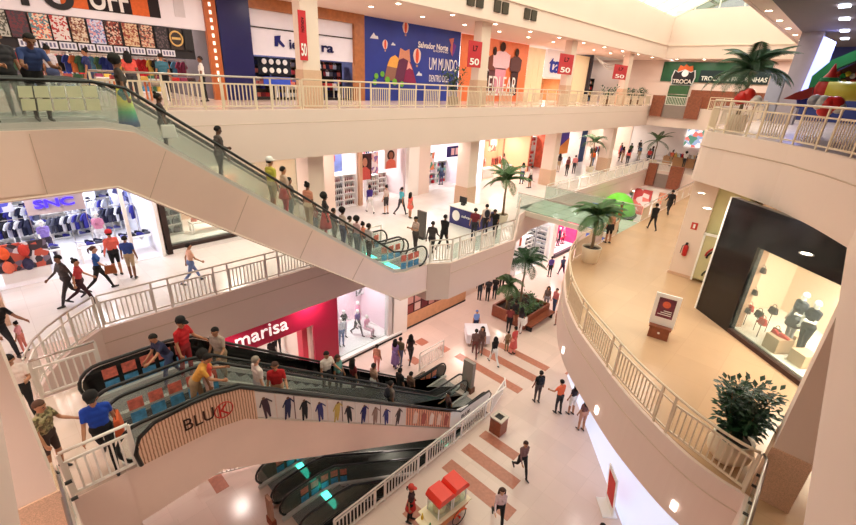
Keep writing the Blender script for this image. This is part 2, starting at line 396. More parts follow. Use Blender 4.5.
def hair_mesh(kind):
    mb = MB()
    r = random.Random(3)
    if kind in ('short', 'cap', 'bun', 'long', 'pony'):
        n = 16; m_ = 9; v = []; f = []
        rx, ry, rz = .108, .1, .112
        for i in range(m_ + 1):
            t = PI / 2 - (PI * .62) * i / m_
            for k in range(n):
                a = 2 * PI * k / n
                fr = math.cos(a)     # 1 at the face
                lim = .30 if fr > .35 else (-.15 if fr > -.2 else -.75)
                tt = max(t, lim); th = 1.0 if tt == t else .93
                v.append((rx * math.cos(tt) * math.cos(a) * th - .012, ry * math.cos(tt) * math.sin(a) * th, rz * math.sin(tt) + .012))
        for i in range(m_):
            for k in range(n): f.append((i * n + k, i * n + (k + 1) % n, (i + 1) * n + (k + 1) % n, (i + 1) * n + k))
        mb.add(v, f)
    if kind == 'long':
        for k in range(9):
            a = PI * .52 + k * PI * .96 / 8
            p = Vector((.085 * math.cos(a) - .012, .092 * math.sin(a), .03))
            mb.tube([p, p + Vector((-.012, .01 * math.sin(a), -.12)), p + Vector((-.03, .018 * math.sin(a), -.26)), p + Vector((-.02, .0, -.34))], [.034, .036, .03, .008], 7)
    if kind == 'pony': mb.tube([(-.1, 0, .05), (-.15, 0, .02), (-.16, 0, -.08), (-.14, 0, -.17)], [.02, .03, .026, .006], 8)
    if kind == 'bun': mb.ell((-.07, 0, .125), (.05, .05, .045))
    if kind == 'afro':
        mb.ell((-.03, 0, .05), (.132, .14, .13), 18, 12)
        mb.v = [tuple(Vector(p) * (1 + r.uniform(-.05, .05))) for p in mb.v]
    if kind == 'grey': return hair_mesh('short')
    return mb.mesh('hair', [WHITE], True)
HAIR = {}
def person(loc, head, label, pose='stand', hair='short', hc=(24, 18, 16), skin='brown', top=(60, 60, 60), leg=(40, 45, 60), shoe=(40, 34, 32), sleeve='short', legs='long', fem=False, h=1.7, skirt=None, hat=None, bag=None, group=None, name='person', cat='person', mirror=False):
    """head: heading in degrees (0 = +X)"""
    me, inf = get_body(pose, fem)
    o = bpy.data.objects.new(name, me); COL.objects.link(o)
    H0 = 1.70
    s = h / H0; o.scale = (s, -s if mirror else s, s); o.location = loc; o.rotation_euler = (0, 0, math.radians(head))
    sk = cmat(SKINS[skin], 'skin'); tp = cmat(top); lg = cmat(leg); sh = cmat(shoe, 'shoe')
    ms = [sk, tp, tp if sleeve == 'long' else sk, lg, lg if legs == 'long' else sk, sh, mat('eye_dark', (30, 20, 18), .2, var=0), mat('lip_tone', (150, 80, 72), .5, var=0)]
    if sleeve == 'none': ms[2] = sk
    if cat == 'mannequin': ms[6] = sk; ms[7] = sk
    for i, M in enumerate(ms): o.material_slots[i].link = 'OBJECT'; o.material_slots[i].material = M
    tag(o, label, cat, group)
    Mh = inf['head']
    if hair:
        if hair not in HAIR: HAIR[hair] = hair_mesh(hair)
        c = bpy.data.objects.new('hair', HAIR[hair]); COL.objects.link(c); c.parent = o; c.location = Mh
        c.rotation_euler = inf['hrot'].to_euler(); c.material_slots[0].link = 'OBJECT'; c.material_slots[0].material = cmat(hc, 'hair')
    if hat:
        mb = MB(); mb.lathe([(.115, .0), (.116, .04), (.1, .1), (.06, .132), (.005, .14)], (-.01, 0, .028), 16)
        mb.add([(.08, -.085, .04), (.08, .085, .04), (.19, .05, .03), (.2, 0, .03), (.19, -.05, .03), (.08, -.085, .05), (.08, .085, .05), (.19, .05, .04), (.2, 0, .04), (.19, -.05, .04)], [(0, 4, 3, 2, 1), (5, 6, 7, 8, 9), (0, 5, 9, 4), (4, 9, 8, 3), (3, 8, 7, 2), (2, 7, 6, 1)])
        c = mb.build('cap', cmat(hat), o, True, local=True); c.location = Mh; c.rotation_euler = inf['hrot'].to_euler()
    if skirt:
        col, ln = skirt
        mb = MB(); W = inf['waist']; kL = inf['kL']; kR = inf['kR']; n = 20; N = 7; v = []; f = []
        km = (kL + kR) / 2; sp = abs(kL.x - kR.x) / 2
        for i in range(N):
            t = i / (N - 1); z = W.z + .03 - (W.z + .03 - km.z) * t * ln
            cx = W.x + (km.x - W.x) * t * min(1, ln); rx = .115 + (.06 + sp) * t * min(1, ln) + .02 * t; ry = .145 + .075 * min(1, t * 1.6)
            for k in range(n):
                a = 2 * PI * k / n; q = 1 + .05 * t * math.cos(5 * a)
                v.append((cx + rx * q * math.cos(a), ry * q * math.sin(a), z))
        for i in range(N - 1):
            for k in range(n): f.append((i * n + k, (i + 1) * n + k, (i + 1) * n + (k + 1) % n, i * n + (k + 1) % n))
        mb.add(v, f); c = mb.build('skirt', cmat(col) if not isinstance(col, bpy.types.Material) else col, o, True, local=True)
        sd = c.modifiers.new('solid', 'SOLIDIFY'); sd.thickness = .012
    if bag == 'pack':
        mb = MB(); mb.ell((0, 0, 0), (.10, .15, .22), 12, 8); mb.ell((-.07, 0, -.06), (.06, .11, .1), 10, 6)
        c = mb.build('backpack', cmat((40, 40, 52)), o, True, local=True); c.location = inf['back']
    return o
def hand_bag(o, side, rgb, label, size=1.0, drop=.28):
    """a bag hanging from a person's hand, a thing of its own"""
    pose = [k for k, v in BODY.items() if v[0] == o.data][0]; inf = BODY[pose][1]
    p = Vector(inf['hands'][side]) - Vector((0, 0, inf['zmin']))
    s = abs(o.scale.x); q = Matrix.Rotation(o.rotation_euler.z, 3, 'Z') @ (Vector((p.x, p.y * (1 if o.scale.y > 0 else -1), p.z)) * s) + o.location
    e = empty('shoulder_bag', q - Vector((0, 0, drop + .1)), label, 'bag', rz=o.rotation_euler.z)
    mb = MB(); w, d, h = .15 * size, .055 * size, .13 * size
    mb.add([(-w, -d, -h), (w, -d, -h), (w, d, -h), (-w, d, -h), (-w * .85, -d * .6, h), (w * .85, -d * .6, h), (w * .85, d * .6, h), (-w * .85, d * .6, h)],
           [(0, 3, 2, 1), (4, 5, 6, 7), (0, 1, 5, 4), (1, 2, 6, 5), (2, 3, 7, 6), (3, 0, 4, 7)])
    c = mb.build('bag_body', cmat(rgb), e, local=True, bevel=.02); c.location = (0, 0, h)
    mb = MB(); mb.tube([(-w * .7, 0, 2 * h), (-w * .5, 0, 2 * h + .08), (0, 0, drop + .12), (w * .5, 0, 2 * h + .08), (w * .7, 0, 2 * h)], .009, 6); mb.build('strap', cmat([int(x * .7) for x in rgb]), e, local=True)
    return e
# ------------------------------------------------------------------ slabs and walls
def slab(name, poly, z0, z1, M): mb = MB(); mb.prism(poly, z0, z1); return struct(mb, name, M)
def bxs(name, x0, x1, y0, y1, z0, z1, M): mb = MB(); mb.box(x0, x1, y0, y1, z0, z1); return struct(mb, name, M)
T = 0.03
# ground floor with the escalator pit
HX0, HX1, HY0, HY1 = 4.6, 13.4, 8.25, 12.35
bxs('floor_ground_near', -12, 62, -14, HY0, -.5, 0, FLG); bxs('floor_ground_back', -12, 62, HY1, 24, -.5, 0, FLG)
bxs('floor_ground_left', -12, HX0, HY0, HY1, -.5, 0, FLG); bxs('floor_ground_far', HX1, 62, HY0, HY1, -.5, 0, FLG)
bxs('floor_basement', 2, 26, 6, 14, -5.6, -5.5, FLG)
PITW = mat('pit_wall_grey', (96, 92, 90), .6, var=.04)
bxs('wall_pit_near', HX0, 25, HY0 - .2, HY0, -5.5, -.5, PITW); bxs('wall_pit_back', HX0, 25, HY1, HY1 + .2, -5.5, -.5, PITW)
bxs('wall_pit_left', HX0 - .2, HX0, HY0, HY1, -5.5, -.5, PITW); bxs('wall_pit_far', 25, 25.2, HY0, HY1, -5.5, -.5, PITW)
# inlays
for i, (x0, x1, y0, y1) in enumerate([(9.6, 10.2, 4.6, 7.65), (10.8, 11.35, 5.17, 7.68), (11.95, 12.42, 5.9, 7.65), (15.5, 16.0, 8.02, 12.1), (16.85, 17.4, 8.0, 11.5), (18.1, 18.6, 8.0, 11.2), (15.4, 15.9, 12.7, 13.3), (14.9, 15.5, 14.0, 14.6), (13.4, 13.9, 13.0, 13.6), (18.7, 19.3, 6.6, 7.2), (3.0, 3.45, 12.4, 13.2), (7.2, 7.8, 4.3, 7.3), (6, 6.6, 4.3, 7.3)]):
    bxs('trim_floor_inlay', x0, x1, y0, y1, -.01, .006, TERRA)
# first floor (L1) ------------------------------------------------------
S1 = 4.42
LEFTE = [(1.4, 14.9), (.75, 14.35), (.25, 13.75), (-.1, 13.2), (-.3, 12.6)]
back1 = [(-8, 28), (-8, 14.9)] + LEFTE[:1] + [(12.9, 14.9), (12.9, 12.0), (13.8, 11.42), (18.8, 11.32), (23.1, 13.75), (26.2, 14.6), (50, 14.9), (50, 28)]
slab('floor_first_back', back1, S1, L1, FASC)
slab('floor_first_left', [(-8, 14.9), (1.4, 14.9)] + LEFTE[1:] + [(-.3, 12.25), (-.3, 8.0), (-.36, -.6), (-8, -.6)], S1, L1, FASC)
CURVE = [(8.2, -.62), (9.27, -.6), (9.34, .0), (9.62, .75), (10.28, 1.86), (10.9, 2.7), (11.65, 3.55), (12.3, 4.28), (13.0, 5.0), (13.75, 5.62), (14.5, 6.15), (15.8, 6.9), (17.2, 7.55), (18.9, 8.0), (20.5, 8.1)]
def smooth_path(P, k=4):
    out = []
    for i in range(len(P) - 1):
        p0 = P[max(0, i - 1)]; p1 = P[i]; p2 = P[i + 1]; p3 = P[min(len(P) - 1, i + 2)]
        for j in range(k):
            t = j / k; out.append(tuple(.5 * (2 * b + (c - a) * t + (2 * a - 5 * b + 4 * c - d) * t * t + (3 * b - a - 3 * c + d) * t ** 3) for a, b, c, d in zip(p0, p1, p2, p3)))
    return out + [P[-1]]
CURVE = CURVE[:1] + smooth_path(CURVE[1:])
slab('floor_first_right', [(-8, -14), (-8, -.6)] + CURVE + [(50, 8.4), (50, -14)], S1, L1, FASC)
bxs('floor_first_end', 50, 62, -14, 28, S1, L1, FASC)
# thin stone finish on each floor
slab('floor_first_finish_back', [(-8, 27.9), (-8, 14.98), (1.4, 14.98), (12.98, 14.98), (12.98, 12.1), (13.85, 11.5), (18.8, 11.4), (23.1, 13.83), (26.2, 14.68), (50, 14.98), (62, 14.98), (62, 27.9)], L1, L1 + .012, FLW)
slab('floor_first_finish_left', [(-8, 14.98), (1.35, 14.98)] + [(x - .08, y) for x, y in LEFTE[1:]] + [(-.38, 8.0), (-.44, -.7), (-8, -.7)], L1, L1 + .012, FLU)
slab('floor_first_finish_right', [(-8, -13.9), (-8, -.7), (9.3, -.7)] + [(x + .08, y - .06) for x, y in CURVE[2:]] + [(50, 8.32), (62, 8.32), (62, -13.9)], L1, L1 + .012, FLR)
# escalator landing tongue for the lower flight
bxs('floor_escalator_landing', -.3, .56, 8.47, 12.25, 4.62, L1, CLADM)
bxs('floor_escalator_landing_finish', -.36, .56, 8.5, 12.2, L1, L1 + .012, FLU)
# second floor (L2) -----------------------------------------------------
S2 = 10.6
BAL = [(-.44, -.65), (13.9, -.65)] + smooth_path([(13.9, -.65), (15.35, .05), (16.4, .68), (17.4, 1.35), (18.4, 2.3), (19.3, 3.3), (20.0, 4.2), (20.8, 4.45)], 3)[1:] + [(50, 4.6)]
slab('floor_second_back', [(-8, 30), (-8, 16.2), (50, 16.2), (50, 30)], S2, L2, FASC)
slab('floor_second_left', [(-8, 16.2), (.9, 16.2), (.9, 14.95), (-.44, 14.95), (-.44, -.65), (-8, -.65)], S2, L2, FASC)
slab('floor_second_right', [(-8, -14), (-8, -.65)] + BAL + [(50, -14)], S2, L2, FASC)
bxs('floor_second_end', 50, 62, -14, 30, S2, L2, FASC)
slab('floor_second_finish_back', [(-8, 29.9), (-8, 16.28), (50, 16.28), (50, 29.9)], L2, L2 + .012, FLU)
slab('floor_second_finish_left', [(-8, 16.28), (.85, 16.28), (.85, 14.95), (-.52, 14.95), (-.52, -.73), (-8, -.73)], L2, L2 + .012, FLU)
slab('floor_second_finish_right', [(-8, -13.9), (-8, -.73)] + [(x + .03, y - .09) for x, y in BAL[1:]] + [(50, 4.5), (50, -13.9)], L2, L2 + .012, FLU)
bxs('floor_second_finish_end', 50.06, 62, -13.9, 29.9, L2, L2 + .012, FLU)
# fascia grooves / trims
GRV = mat('fascia_shadow_gap', (205, 180, 162), .8, var=0)
def trim_line(path, z, r=.018, M=GRV):
    mb = MB(); mb.tube([(x, y, z) for x, y in path], r, 4); return struct(mb, 'trim_fascia', M)
trim_line([(x - .01, y + .01) for x, y in BAL[1:-1]], 11.95); trim_line([(x - .01, y + .01) for x, y in CURVE[1:]], 5.75); trim_line([(1.4, 14.9), (12.9, 14.9)], 5.75)
trim_line([(.9, 16.2), (50, 16.2)], 12.0, .012); trim_line([(13.85, 11.4), (18.8, 11.3), (23.1, 13.73), (26.2, 14.6), (50, 14.9)], 5.75)
# ceiling of second floor and the atrium upper walls
ZC = 17.0
bxs('ceiling_second_back', -8, 54.2, 16.6, 30, ZC, ZC + .3, SOFF)
bxs('wall_upper_back', -8, 51, 16.2, 16.6, ZC - .02, 20.6, FASC)
bxs('trim_upper_back', -8, 51, 16.1, 16.22, 18.1, 18.22, WALL); pass
bxs('ceiling_second_end', 51.4, 62, -8, 16.2, ZC, ZC + .3, SOFF)
bxs('wall_upper_end', 51, 51.4, 2, 16.2, ZC - .02, 21.2, FASC); bxs('trim_upper_end', 50.9, 51.02, 4, 16.2, 18.1, 18.22, WALL)
bxs('wall_end_second', 54, 54.3, 3, 30, L2, ZC, WALL)
bxs('ceiling_second_right', -8, 51, 3.6, 4.4, ZC, ZC + .3, SOFF)
DKC = mat('play_ceiling_grey', (104, 94, 92), .7, var=.03)
bxs('ceiling_play_area', -8, 62, -14, 3.6, ZC, ZC + .3, DKC)
bxs('wall_upper_right', 14, 51, 4.25, 4.4, ZC - .02, 21.2, FASC)
pass
bxs('wall_far_right', -8, 62, -14.3, -14, 0, 18, WALLW)
bxs('wall_far_left', -8.3, -8, -14, 30, 0, 21, WALL)
bxs('wall_upper_left', -8, -.44, -.65, -.45, ZC + .0, 20.6, FASC); bxs('wall_upper_left_side', -.8, -.44, -.65, 16.2, ZC, 20.6, FASC); bxs('ceiling_second_left', -8, -.44, -.65, 16.2, ZC, ZC + .3, SOFF)
# skylight: glazing on sloped bars over the whole atrium
SKG = glass('skylight_glass', (205, 228, 170), .93, .2)
mb = MB(); mb.add([(-8, 16.3, 20.6), (54, 16.3, 20.6), (54, 8, 24.5), (-8, 8, 24.5), (-8, -1, 20.6), (54, -1, 20.6)], [(0, 1, 2, 3), (3, 2, 5, 4)]); sky = struct(mb, 'window_1', SKG)
BARM = mat('skylight_bar_white', (235, 232, 220), .5, var=0)
for k in range(22):
    x = -8 + k * 2.95; mb = MB(); mb.bar((x, 16.3, 20.65), (x, 8, 24.55), .12, .2); mb.bar((x, 8, 24.55), (x, -1, 20.65), .12, .2); struct(mb, 'window_frame', BARM, parent=sky)
for y, z in ((16.3, 20.62), (13.5, 21.93), (10.8, 23.2), (8, 24.55), (5, 23.25), (2, 21.95), (-1, 20.65)):
    mb = MB(); mb.bar((-8, y, z), (54, y, z), .14, .18); struct(mb, 'window_frame', BARM, parent=sky)
# glazed gable above the end wall
mb = MB(); mb.add([(51.2, 16.3, 20.6), (51.2, 2, 21.2), (51.2, 2, 22.6), (51.2, 8, 24.5)], [(0, 1, 2, 3)]); g = struct(mb, 'window_2', glass('gable_glass', (70, 84, 70), .25, .1))
for y in (14.6, 12.6, 10.6, 8.6, 6.6, 4.6):
    mb = MB(); mb.bar((51.1, y, 20.9), (51.1, y, 24.5 - abs(y - 8) * .47), .1, .1); struct(mb, 'window_frame', BARM, parent=g)
mb = MB(); mb.bar((51.1, 16.3, 20.7), (51.1, 2, 21.25), .12, .14); struct(mb, 'window_frame', BARM, parent=g)
# columns -----------------------------------------------------------------
def column(x0, x1, y0, y1, z0, z1, gran=1.4):
    mb = MB(); mb.box(x0, x1, y0, y1, z0 + .012 + gran, z1); o = struct(mb, 'pillar', WALL)
    mb = MB(); mb.box(x0 - .03, x1 + .03, y0 - .03, y1 + .03, z0 + .012, z0 + .012 + gran); struct(mb, 'pillar_base', GRAN, parent=o); return o
COLX = [(-1.3, -.5), (10.15, 10.95), (21.6, 22.45), (32.4, 33.2), (43.6, 44.5)]
for x0, x1 in COLX:
    column(x0, x1, 16.85, 17.4, L2, ZC, 1.45); column(x0, x1, 16.95, 17.95, L1, S2, 1.3); bxs('pillar', x0, x1, 16.9, 17.9, -.0, S1, WALL) if False else None
column(9.42, 10.2, -1.26, -.68, L1, S2, 1.28); column(-1.08, -.40, 7.42, 8.12, L1, S2, 1.25)
column(20.7, 21.5, 3.35, 4.28, L1, S2, .12)
bxs('pillar_play_area', 31.2, 32.3, 2.7, 3.6, L2, ZC, mat('pillar_grey', (150, 138, 140), .6, var=.03))
bxs('wall_display_recess', 20.85, 21.0, 1.9, 3.35, L1, S2, mat('recess_green_cream', (214, 208, 160), .7, var=.02))
for X in (28.5, 38, 47): column(X, X + .9, 3.3, 4.2, L1, S2, .3)
# end of the first floor: bright shops and wall behind
bxs('wall_end_first', 61.7, 62, -14, 28, L1, S2, WALLW); bxs('wall_end_ground', 61.7, 62, -14, 24, 0, S1, WALLW)
# ---- railings ------------------------------------------------------------
def railing(path, z, label, M=RAILM, HM=None, panel=1.25, gap=.6, h=1.1, group=None, step=.15, offset=0, glassgap=False):
    HM = HM or M
    P = [Vector((x, y, z)) for x, y in path]
    seg = [(P[i + 1] - P[i]).length for i in range(len(P) - 1)]; tot = sum(seg)
    def at(s):
        s = max(0, min(tot - 1e-4, s))
        for i, L_ in enumerate(seg):
            if s <= L_ or i == len(seg) - 1: return P[i].lerp(P[i + 1], s / L_)
            s -= L_
    e = empty('railing', P[0], label, 'railing', group)
    up = Vector((0, 0, 1))
    mb = MB(); pts = [p + up * h for p in P]; mb.tube(pts, .032, 8); mb.build('handrail', HM, e, True)
    n = max(1, round((tot + gap) / (panel + gap))); pl = (tot - gap * (n - 1)) / n if n > 1 else tot
    s = 0
    for k in range(n):
        a, b = at(s), at(s + pl)
        for q in (a, b):
            mb = MB(); d = (b - a).normalized(); ang = math.atan2(d.y, d.x)
            mb.obox(q + up * (h * .5 - .01), (.06, .035, h - .02), ang); mb.build('post', M, e)
        mb = MB(); nb = max(2, round(pl / step))
        A = a + d * .05; B = b - d * .05
        mb.bar(A + up * .12, B + up * .12, .04, .05); mb.bar(A + up * .86, B + up * .86, .04, .05)
        mb.bar(A + up * .1, A + up * .88, .035, .05); mb.bar(B + up * .1, B + up * .88, .035, .05)
        for j in range(1, nb):
            q = A.lerp(B, j / nb); mb.bar(q + up * .14, q + up * .84, .032, .034)
        mb.build('baluster_panel', M, e)
        if k < n - 1 and gap > .1:
            c = at(s + pl + gap)
            mb = MB()
            if glassgap: mb.bar(b + up * .48 + d * .06, c + up * .48 - d * .06, .012, .75); mb.build('glass_panel', GL, e)
            else:
                mb.bar(b + up * .12, c + up * .12, .03, .04); mb.bar(b + up * .86, c + up * .86, .03, .04); mb.build('gap_rail', M, e)
        s += pl + gap
    return e
railing([(2.9, 16.28), (9.6, 16.28)], L2, 'cream railing on the upper floor edge in front of the toy and clothes shop', HM=STEEL, group=None)
railing([(9.7, 16.28), (21.2, 16.28)], L2, 'cream railing on the upper floor edge in front of the blue hoarding')
railing([(21.3, 16.28), (31.9, 16.28)], L2, 'cream railing on the upper floor edge in front of the orange fashion poster')
railing([(32.1, 16.28), (49.6, 16.28)], L2, 'cream railing on the upper floor edge below the dark bar front at the far end')
railing([(50.06, 11.0), (50.06, 4.7)], L2, 'short cream railing at the far end below the football card counter')
railing([(x + .03, y - .09) for x, y in BAL[1:-1]], L2, 'cream railing round the right-hand upper balcony beside the play area', h=1.13, panel=1.1, gap=.5, step=.13)
railing([(20.9, 4.4), (50, 4.5)], L2, 'long cream railing on the upper right edge running towards the counter')
railing([(1.5, 14.98), (12.7, 14.98)], L1, 'white railing along the middle floor edge above the red shop front', RAILW, panel=1.6, gap=.5)
railing([(x - .04, y + .02) for x, y in ([(1.45, 14.96)] + LEFTE[1:] + [(-.34, 12.35)])], L1, 'white railing turning the rounded corner of the middle floor', RAILW, HM=STEEL, panel=1.0, gap=.28)
railing([(-.3, 12.22), (.95, 12.22)], L1, 'short white railing closing the void beside the black escalator side', RAILW, HM=STEEL, panel=1.2, gap=.3)
railing([(-.28, 8.5), (.78, 8.5)], L1, 'short white railing beside the wood clad escalator head, above the near fascia', RAILW, panel=1.2, gap=.3)
railing([(-.36, 7.95), (-.4, 2.2)], L1, 'white railing running along the left walkway edge next to the pillar', RAILW, HM=STEEL, panel=1.4, gap=.4)
railing([(13.0, 12.0), (13.85, 11.52), (18.7, 11.42)], L1, 'pale railing on the projecting landing by the black clad strollers', RAILW, HM=STEEL, panel=1.2, gap=.5, glassgap=True)
railing([(18.8, 11.42), (23.1, 13.85)], L1, 'pale railing on the slanted edge of the landing behind the blue kiosk', RAILW, HM=STEEL, panel=1.2, gap=.5, glassgap=True)
railing([(28.1, 14.8), (49.7, 14.98)], L1, 'white railing along the far middle floor past the glass walkway', RAILW, panel=1.4, gap=.4)
railing([(x + .06, y - .05) for x, y in CURVE[2:]], L1, 'cream curved railing round the amber floor of the middle level', h=1.08, panel=1.95, gap=.4, step=.14)
railing([(20.6, 8.05), (24.1, 8.05)], L1, 'short cream railing between the curved edge and the glass walkway')
railing([(28.1, 8.1), (49.8, 8.3)], L1, 'long cream railing beside the two people in black on the right-hand floor', HM=STEEL)
railing([(5.0, 8.1), (14.4, 8.1), (14.9, 8.5)], G0, 'beige ground floor railing guarding the escalator pit beside the popcorn cart', RAILW, panel=1.7, gap=.42, h=1.0)
railing([(4.7, 12.5), (2.9, 13.3)], G0, 'small beige railing by the head of the down escalators', RAILW)
railing([(13.2, 12.5), (15.0, 12.5)], G0, 'low pale railing near the foot of the escalators facing the red shop', RAILW)
# near corner of the first floor: glass panel fixed with steel bolts
e = empty('glass_balustrade', (9.2, -.66, L1), 'clear glass balustrade with steel bolts at the near corner of the amber floor', 'balustrade')
mb = MB(); mb.box(5.2, 9.2, -.675, -.655, L1 - .25, L1 + 1.02); mb.build('glass_panel', GL, e)
mb = MB(); mb.tube([(9.35, -.6, L1 + 1.08), (9.2, -.665, L1 + 1.08), (5.2, -.665, L1 + 1.08)], .035, 8); mb.build('handrail', STEEL, e, True)
for x in (9.05, 8.2, 7.2, 6.2):
    for z in (.78, .5): mb = MB(); mb.tube([(x, -.69, L1 + z), (x, -.6, L1 + z)], .03, 10); mb.build('bolt', STEELD, e)
e = empty('glass_balustrade', (-.42, 8.0, L1), 'clear glass side panel with steel bolts at the left walkway corner', 'balustrade')
mb = MB(); mb.box(-.345, -.33, 8.0, 8.35, L1 - .2, L1 + 1.0); mb.build('glass_panel', GL, e)
for z in (.3, .7): mb = MB(); mb.tube([(-.32, 8.15, L1 + z), (-.22, 8.15, L1 + z)], .035, 10); mb.build('bolt', STEELD, e)
# ---- glass walkway bridge --------------------------------------------------
br = empty('glass_walkway', (26, 11, L1 - .2), 'green glass walkway bridging the void on the middle floor', 'bridge')
BX0, BX1 = 24.3, 27.9
mb = MB()
for i in range(3):
    for j in range(6):
        x0 = BX0 + .1 + i * 1.15; y0 = 8.1 + j * 1.12; mb.box(x0, x0 + 1.1, y0, y0 + 1.08, L1 - .03, L1 + .012)
mb.build('glass_deck', GLF, br)
WHM = mat('bridge_white_steel', (236, 226, 214), .45, .0, var=.01)
mb = MB()
for x in (BX0, BX0 + 1.2, BX1 - 1.2, BX1): mb.box(x - .04, x + .04, 8.05, 14.85, L1 - .35, L1 - .04)
for j in range(7): mb.box(BX0, BX1, 8.1 + j * 1.12 - .05, 8.1 + j * 1.12, L1 - .25, L1 - .04)
mb.build('frame', WHM, br)
for x in (BX0, BX1):
    mb = MB(); mb.box(x - .008, x + .008, 8.1, 14.8, L1 + .02, L1 + 1.0); mb.build('glass_side', GL, br)
    mb = MB(); mb.tube([(x, 8.1, L1 + 1.05), (x, 14.8, L1 + 1.05)], .025, 6); mb.build('handrail', STEEL, br)
# ---- escalators ---------------------------------------------------------------
RED = (206, 108, 92); BLUE = (70, 140, 184)
def interp(P, x):
    for (x0, z0), (x1, z1) in zip(P, P[1:]):
        if x0 <= x <= x1: return z0 + (z1 - z0) * (x - x0) / (x1 - x0)
    return P[-1][1]
ESC = {}
def escalator(key, label, xt, zt, xb, zb, y0, y1, xl, xr, under, glassM=(None, None), clad=CLAD, cols=2, group=None, ads=(), steps=True, light=True):
    e = empty('escalator', ((xt + xb) / 2, (y0 + y1) / 2, zb), label, 'escalator', group)
    P = [(xl, zt), (xt - .35, zt), (xt + .25, zt - .12), (xb - .25, zb + .12), (xb + .35, zb), (xr, zb)]
    ESC[key] = (P, y0, y1)
    mb = MB(); mb.prismY([(x, z - (.02 if x < xt or x > xb else .3)) for x, z in P] + under, y0 + .16, y1 - .16); mb.prismY([(x, z - .02) for x, z in P] + under, y0 + .02, y0 + .16); mb.prismY([(x, z - .02) for x, z in P] + under, y1 - .16, y1 - .02); mb.build('truss', clad, e)
    # steps
    mb = MB(); n = int((xb - xt) / .36)
    for i in range(n):
        x = xt + (xb - xt) * (i + .5) / n; z = interp(P, x)
        dz = .2 * min(1, min(i, n - 1 - i) / 2.5); mb.box(x - .2, x + .2, y0 + .24, y1 - .24, z - .18 - dz, z + .03 - dz)
    mb.box(xl + .3, xt, y0 + .24, y1 - .24, zt - .02, zt + .03); mb.box(xb, xr - .2, y0 + .24, y1 - .24, zb - .02, zb + .03)
    mb.build('step_band', STEP, e)
    for (X, Z) in ((xt - .28, zt), (xb + .28, zb)):
        mb = MB(); mb.box(X - .12, X + .12, y0 + .24, y1 - .24, Z + .012, Z + .045); mb.build('comb_plate', COMBL if light and (X > xt or key[0] == 'C') else STEEL, e)
    for s, y in enumerate((y0 + .1, y1 - .1)):
        gm = glassM[s] or GLG
        top = [(x, z + .86) for x, z in P[1:-1]]
        a0 = P[0][0] + .25; b0 = P[-1][0] - .25
        r = .42
        capL = [(a0 + .2 - r * math.sin(t), zt + .44 + r * math.cos(t)) for t in [PI * k / 8 for k in range(9)]]
        capR = [(b0 - .2 + r * math.sin(t), zb + .44 + r * math.cos(t)) for t in [PI * k / 8 for k in range(9)]]
        loop = capL[::-1] + top + capR
        mb = MB(); mb.prismY(loop + [(x, z + .03) for x, z in P[1:-1]][::-1], y - .012, y + .012); mb.build('balustrade', gm, e)
        mb = MB(); R2 = .47
        cL = [(a0 + .2 - R2 * math.sin(t), zt + .46 + R2 * math.cos(t)) for t in [PI * k / 10 for k in range(11)]]
        cR = [(b0 - .2 + R2 * math.sin(t), zb + .46 + R2 * math.cos(t)) for t in [PI * k / 10 for k in range(11)]]
        pts = [(x, y, z) for x, z in (cL[::-1] + [(x, z + .93) for x, z in P[1:-1]] + cR)]
        mb.tube(pts, .042, 6); mb.build('handrail', RUBBER, e, True)
        for dy in (-.08, .08):
            pass
        mb = MB(); yy = y + (.07 if s == 0 else -.07)
        mb.prismY([(x, z + .12) for x, z in P] + [(x, z - .02) for x, z in P][::-1], yy - .06, yy + .06); mb.build('skirt_panel', mat('skirt_bright_metal', (214, 210, 206), .45, .15, var=.03), e)
    return e
def ad_grid(e, ypl, xs, prof, cols, face=-1, w=.29, names='advert_square', zoff=.12):
    """two rows of small printed squares on a balustrade"""
    for k, x in enumerate(xs):
        for r_, c in enumerate(cols):
            z = interp(prof, x) + zoff + (len(cols) - 1 - r_) * .35
            mb = MB(); sh = (interp(prof, x + w) - interp(prof, x))
            mb.prismY([(x, z), (x + w, z + sh), (x + w, z + .28 + sh), (x, z + .28)], ypl + face * .018 - .004, ypl + face * .018 + .004)
            mb.build(names, mat('ad_%d_%d_%d' % c, c, .5, var=.35, scale=9), e)
uA = [(12.9, 4.95), (11.3, 4.98), (2.17, 11.15), (-.1, 11.1)]
eA = escalator('A1', 'upper escalator with satin side, crowded with shoppers riding down', 2.5, L2, 11.2, L1, 12.0, 13.4, -.1, 12.9, uA)
eB = escalator('A2', 'upper escalator behind the crowded one, next to the shop side', 2.5, L2, 11.2, L1, 13.5, 14.9, -.1, 12.9, uA)
bxs('floor_escalator_head_landing', -.44, .9, 12.0, 14.95, 11.2, L2 - .03, CLADM)
# joints of the cladding panels
mb = MB()
for x in (.9, 3.3, 5.2, 7.2, 9.3): mb.bar((x, 11.985, interp(ESC['A1'][0], x) - .08), (x + .0 if x < 2 else x - .55, 11.985, max(5.0, (11.15 if x < 2 else 11.15 - .676 * (x - .55 - 2.17)) + .03)), .012, .012)
mb.build('panel_joint', GRV, eA)
mb = MB(); mb.tube([(-.1, 11.99, 11.12), (2.17, 11.99, 11.17), (11.3, 11.99, 5.0), (12.9, 11.99, 4.97)], .03, 5); mb.build('edge_trim', WALL, eA)
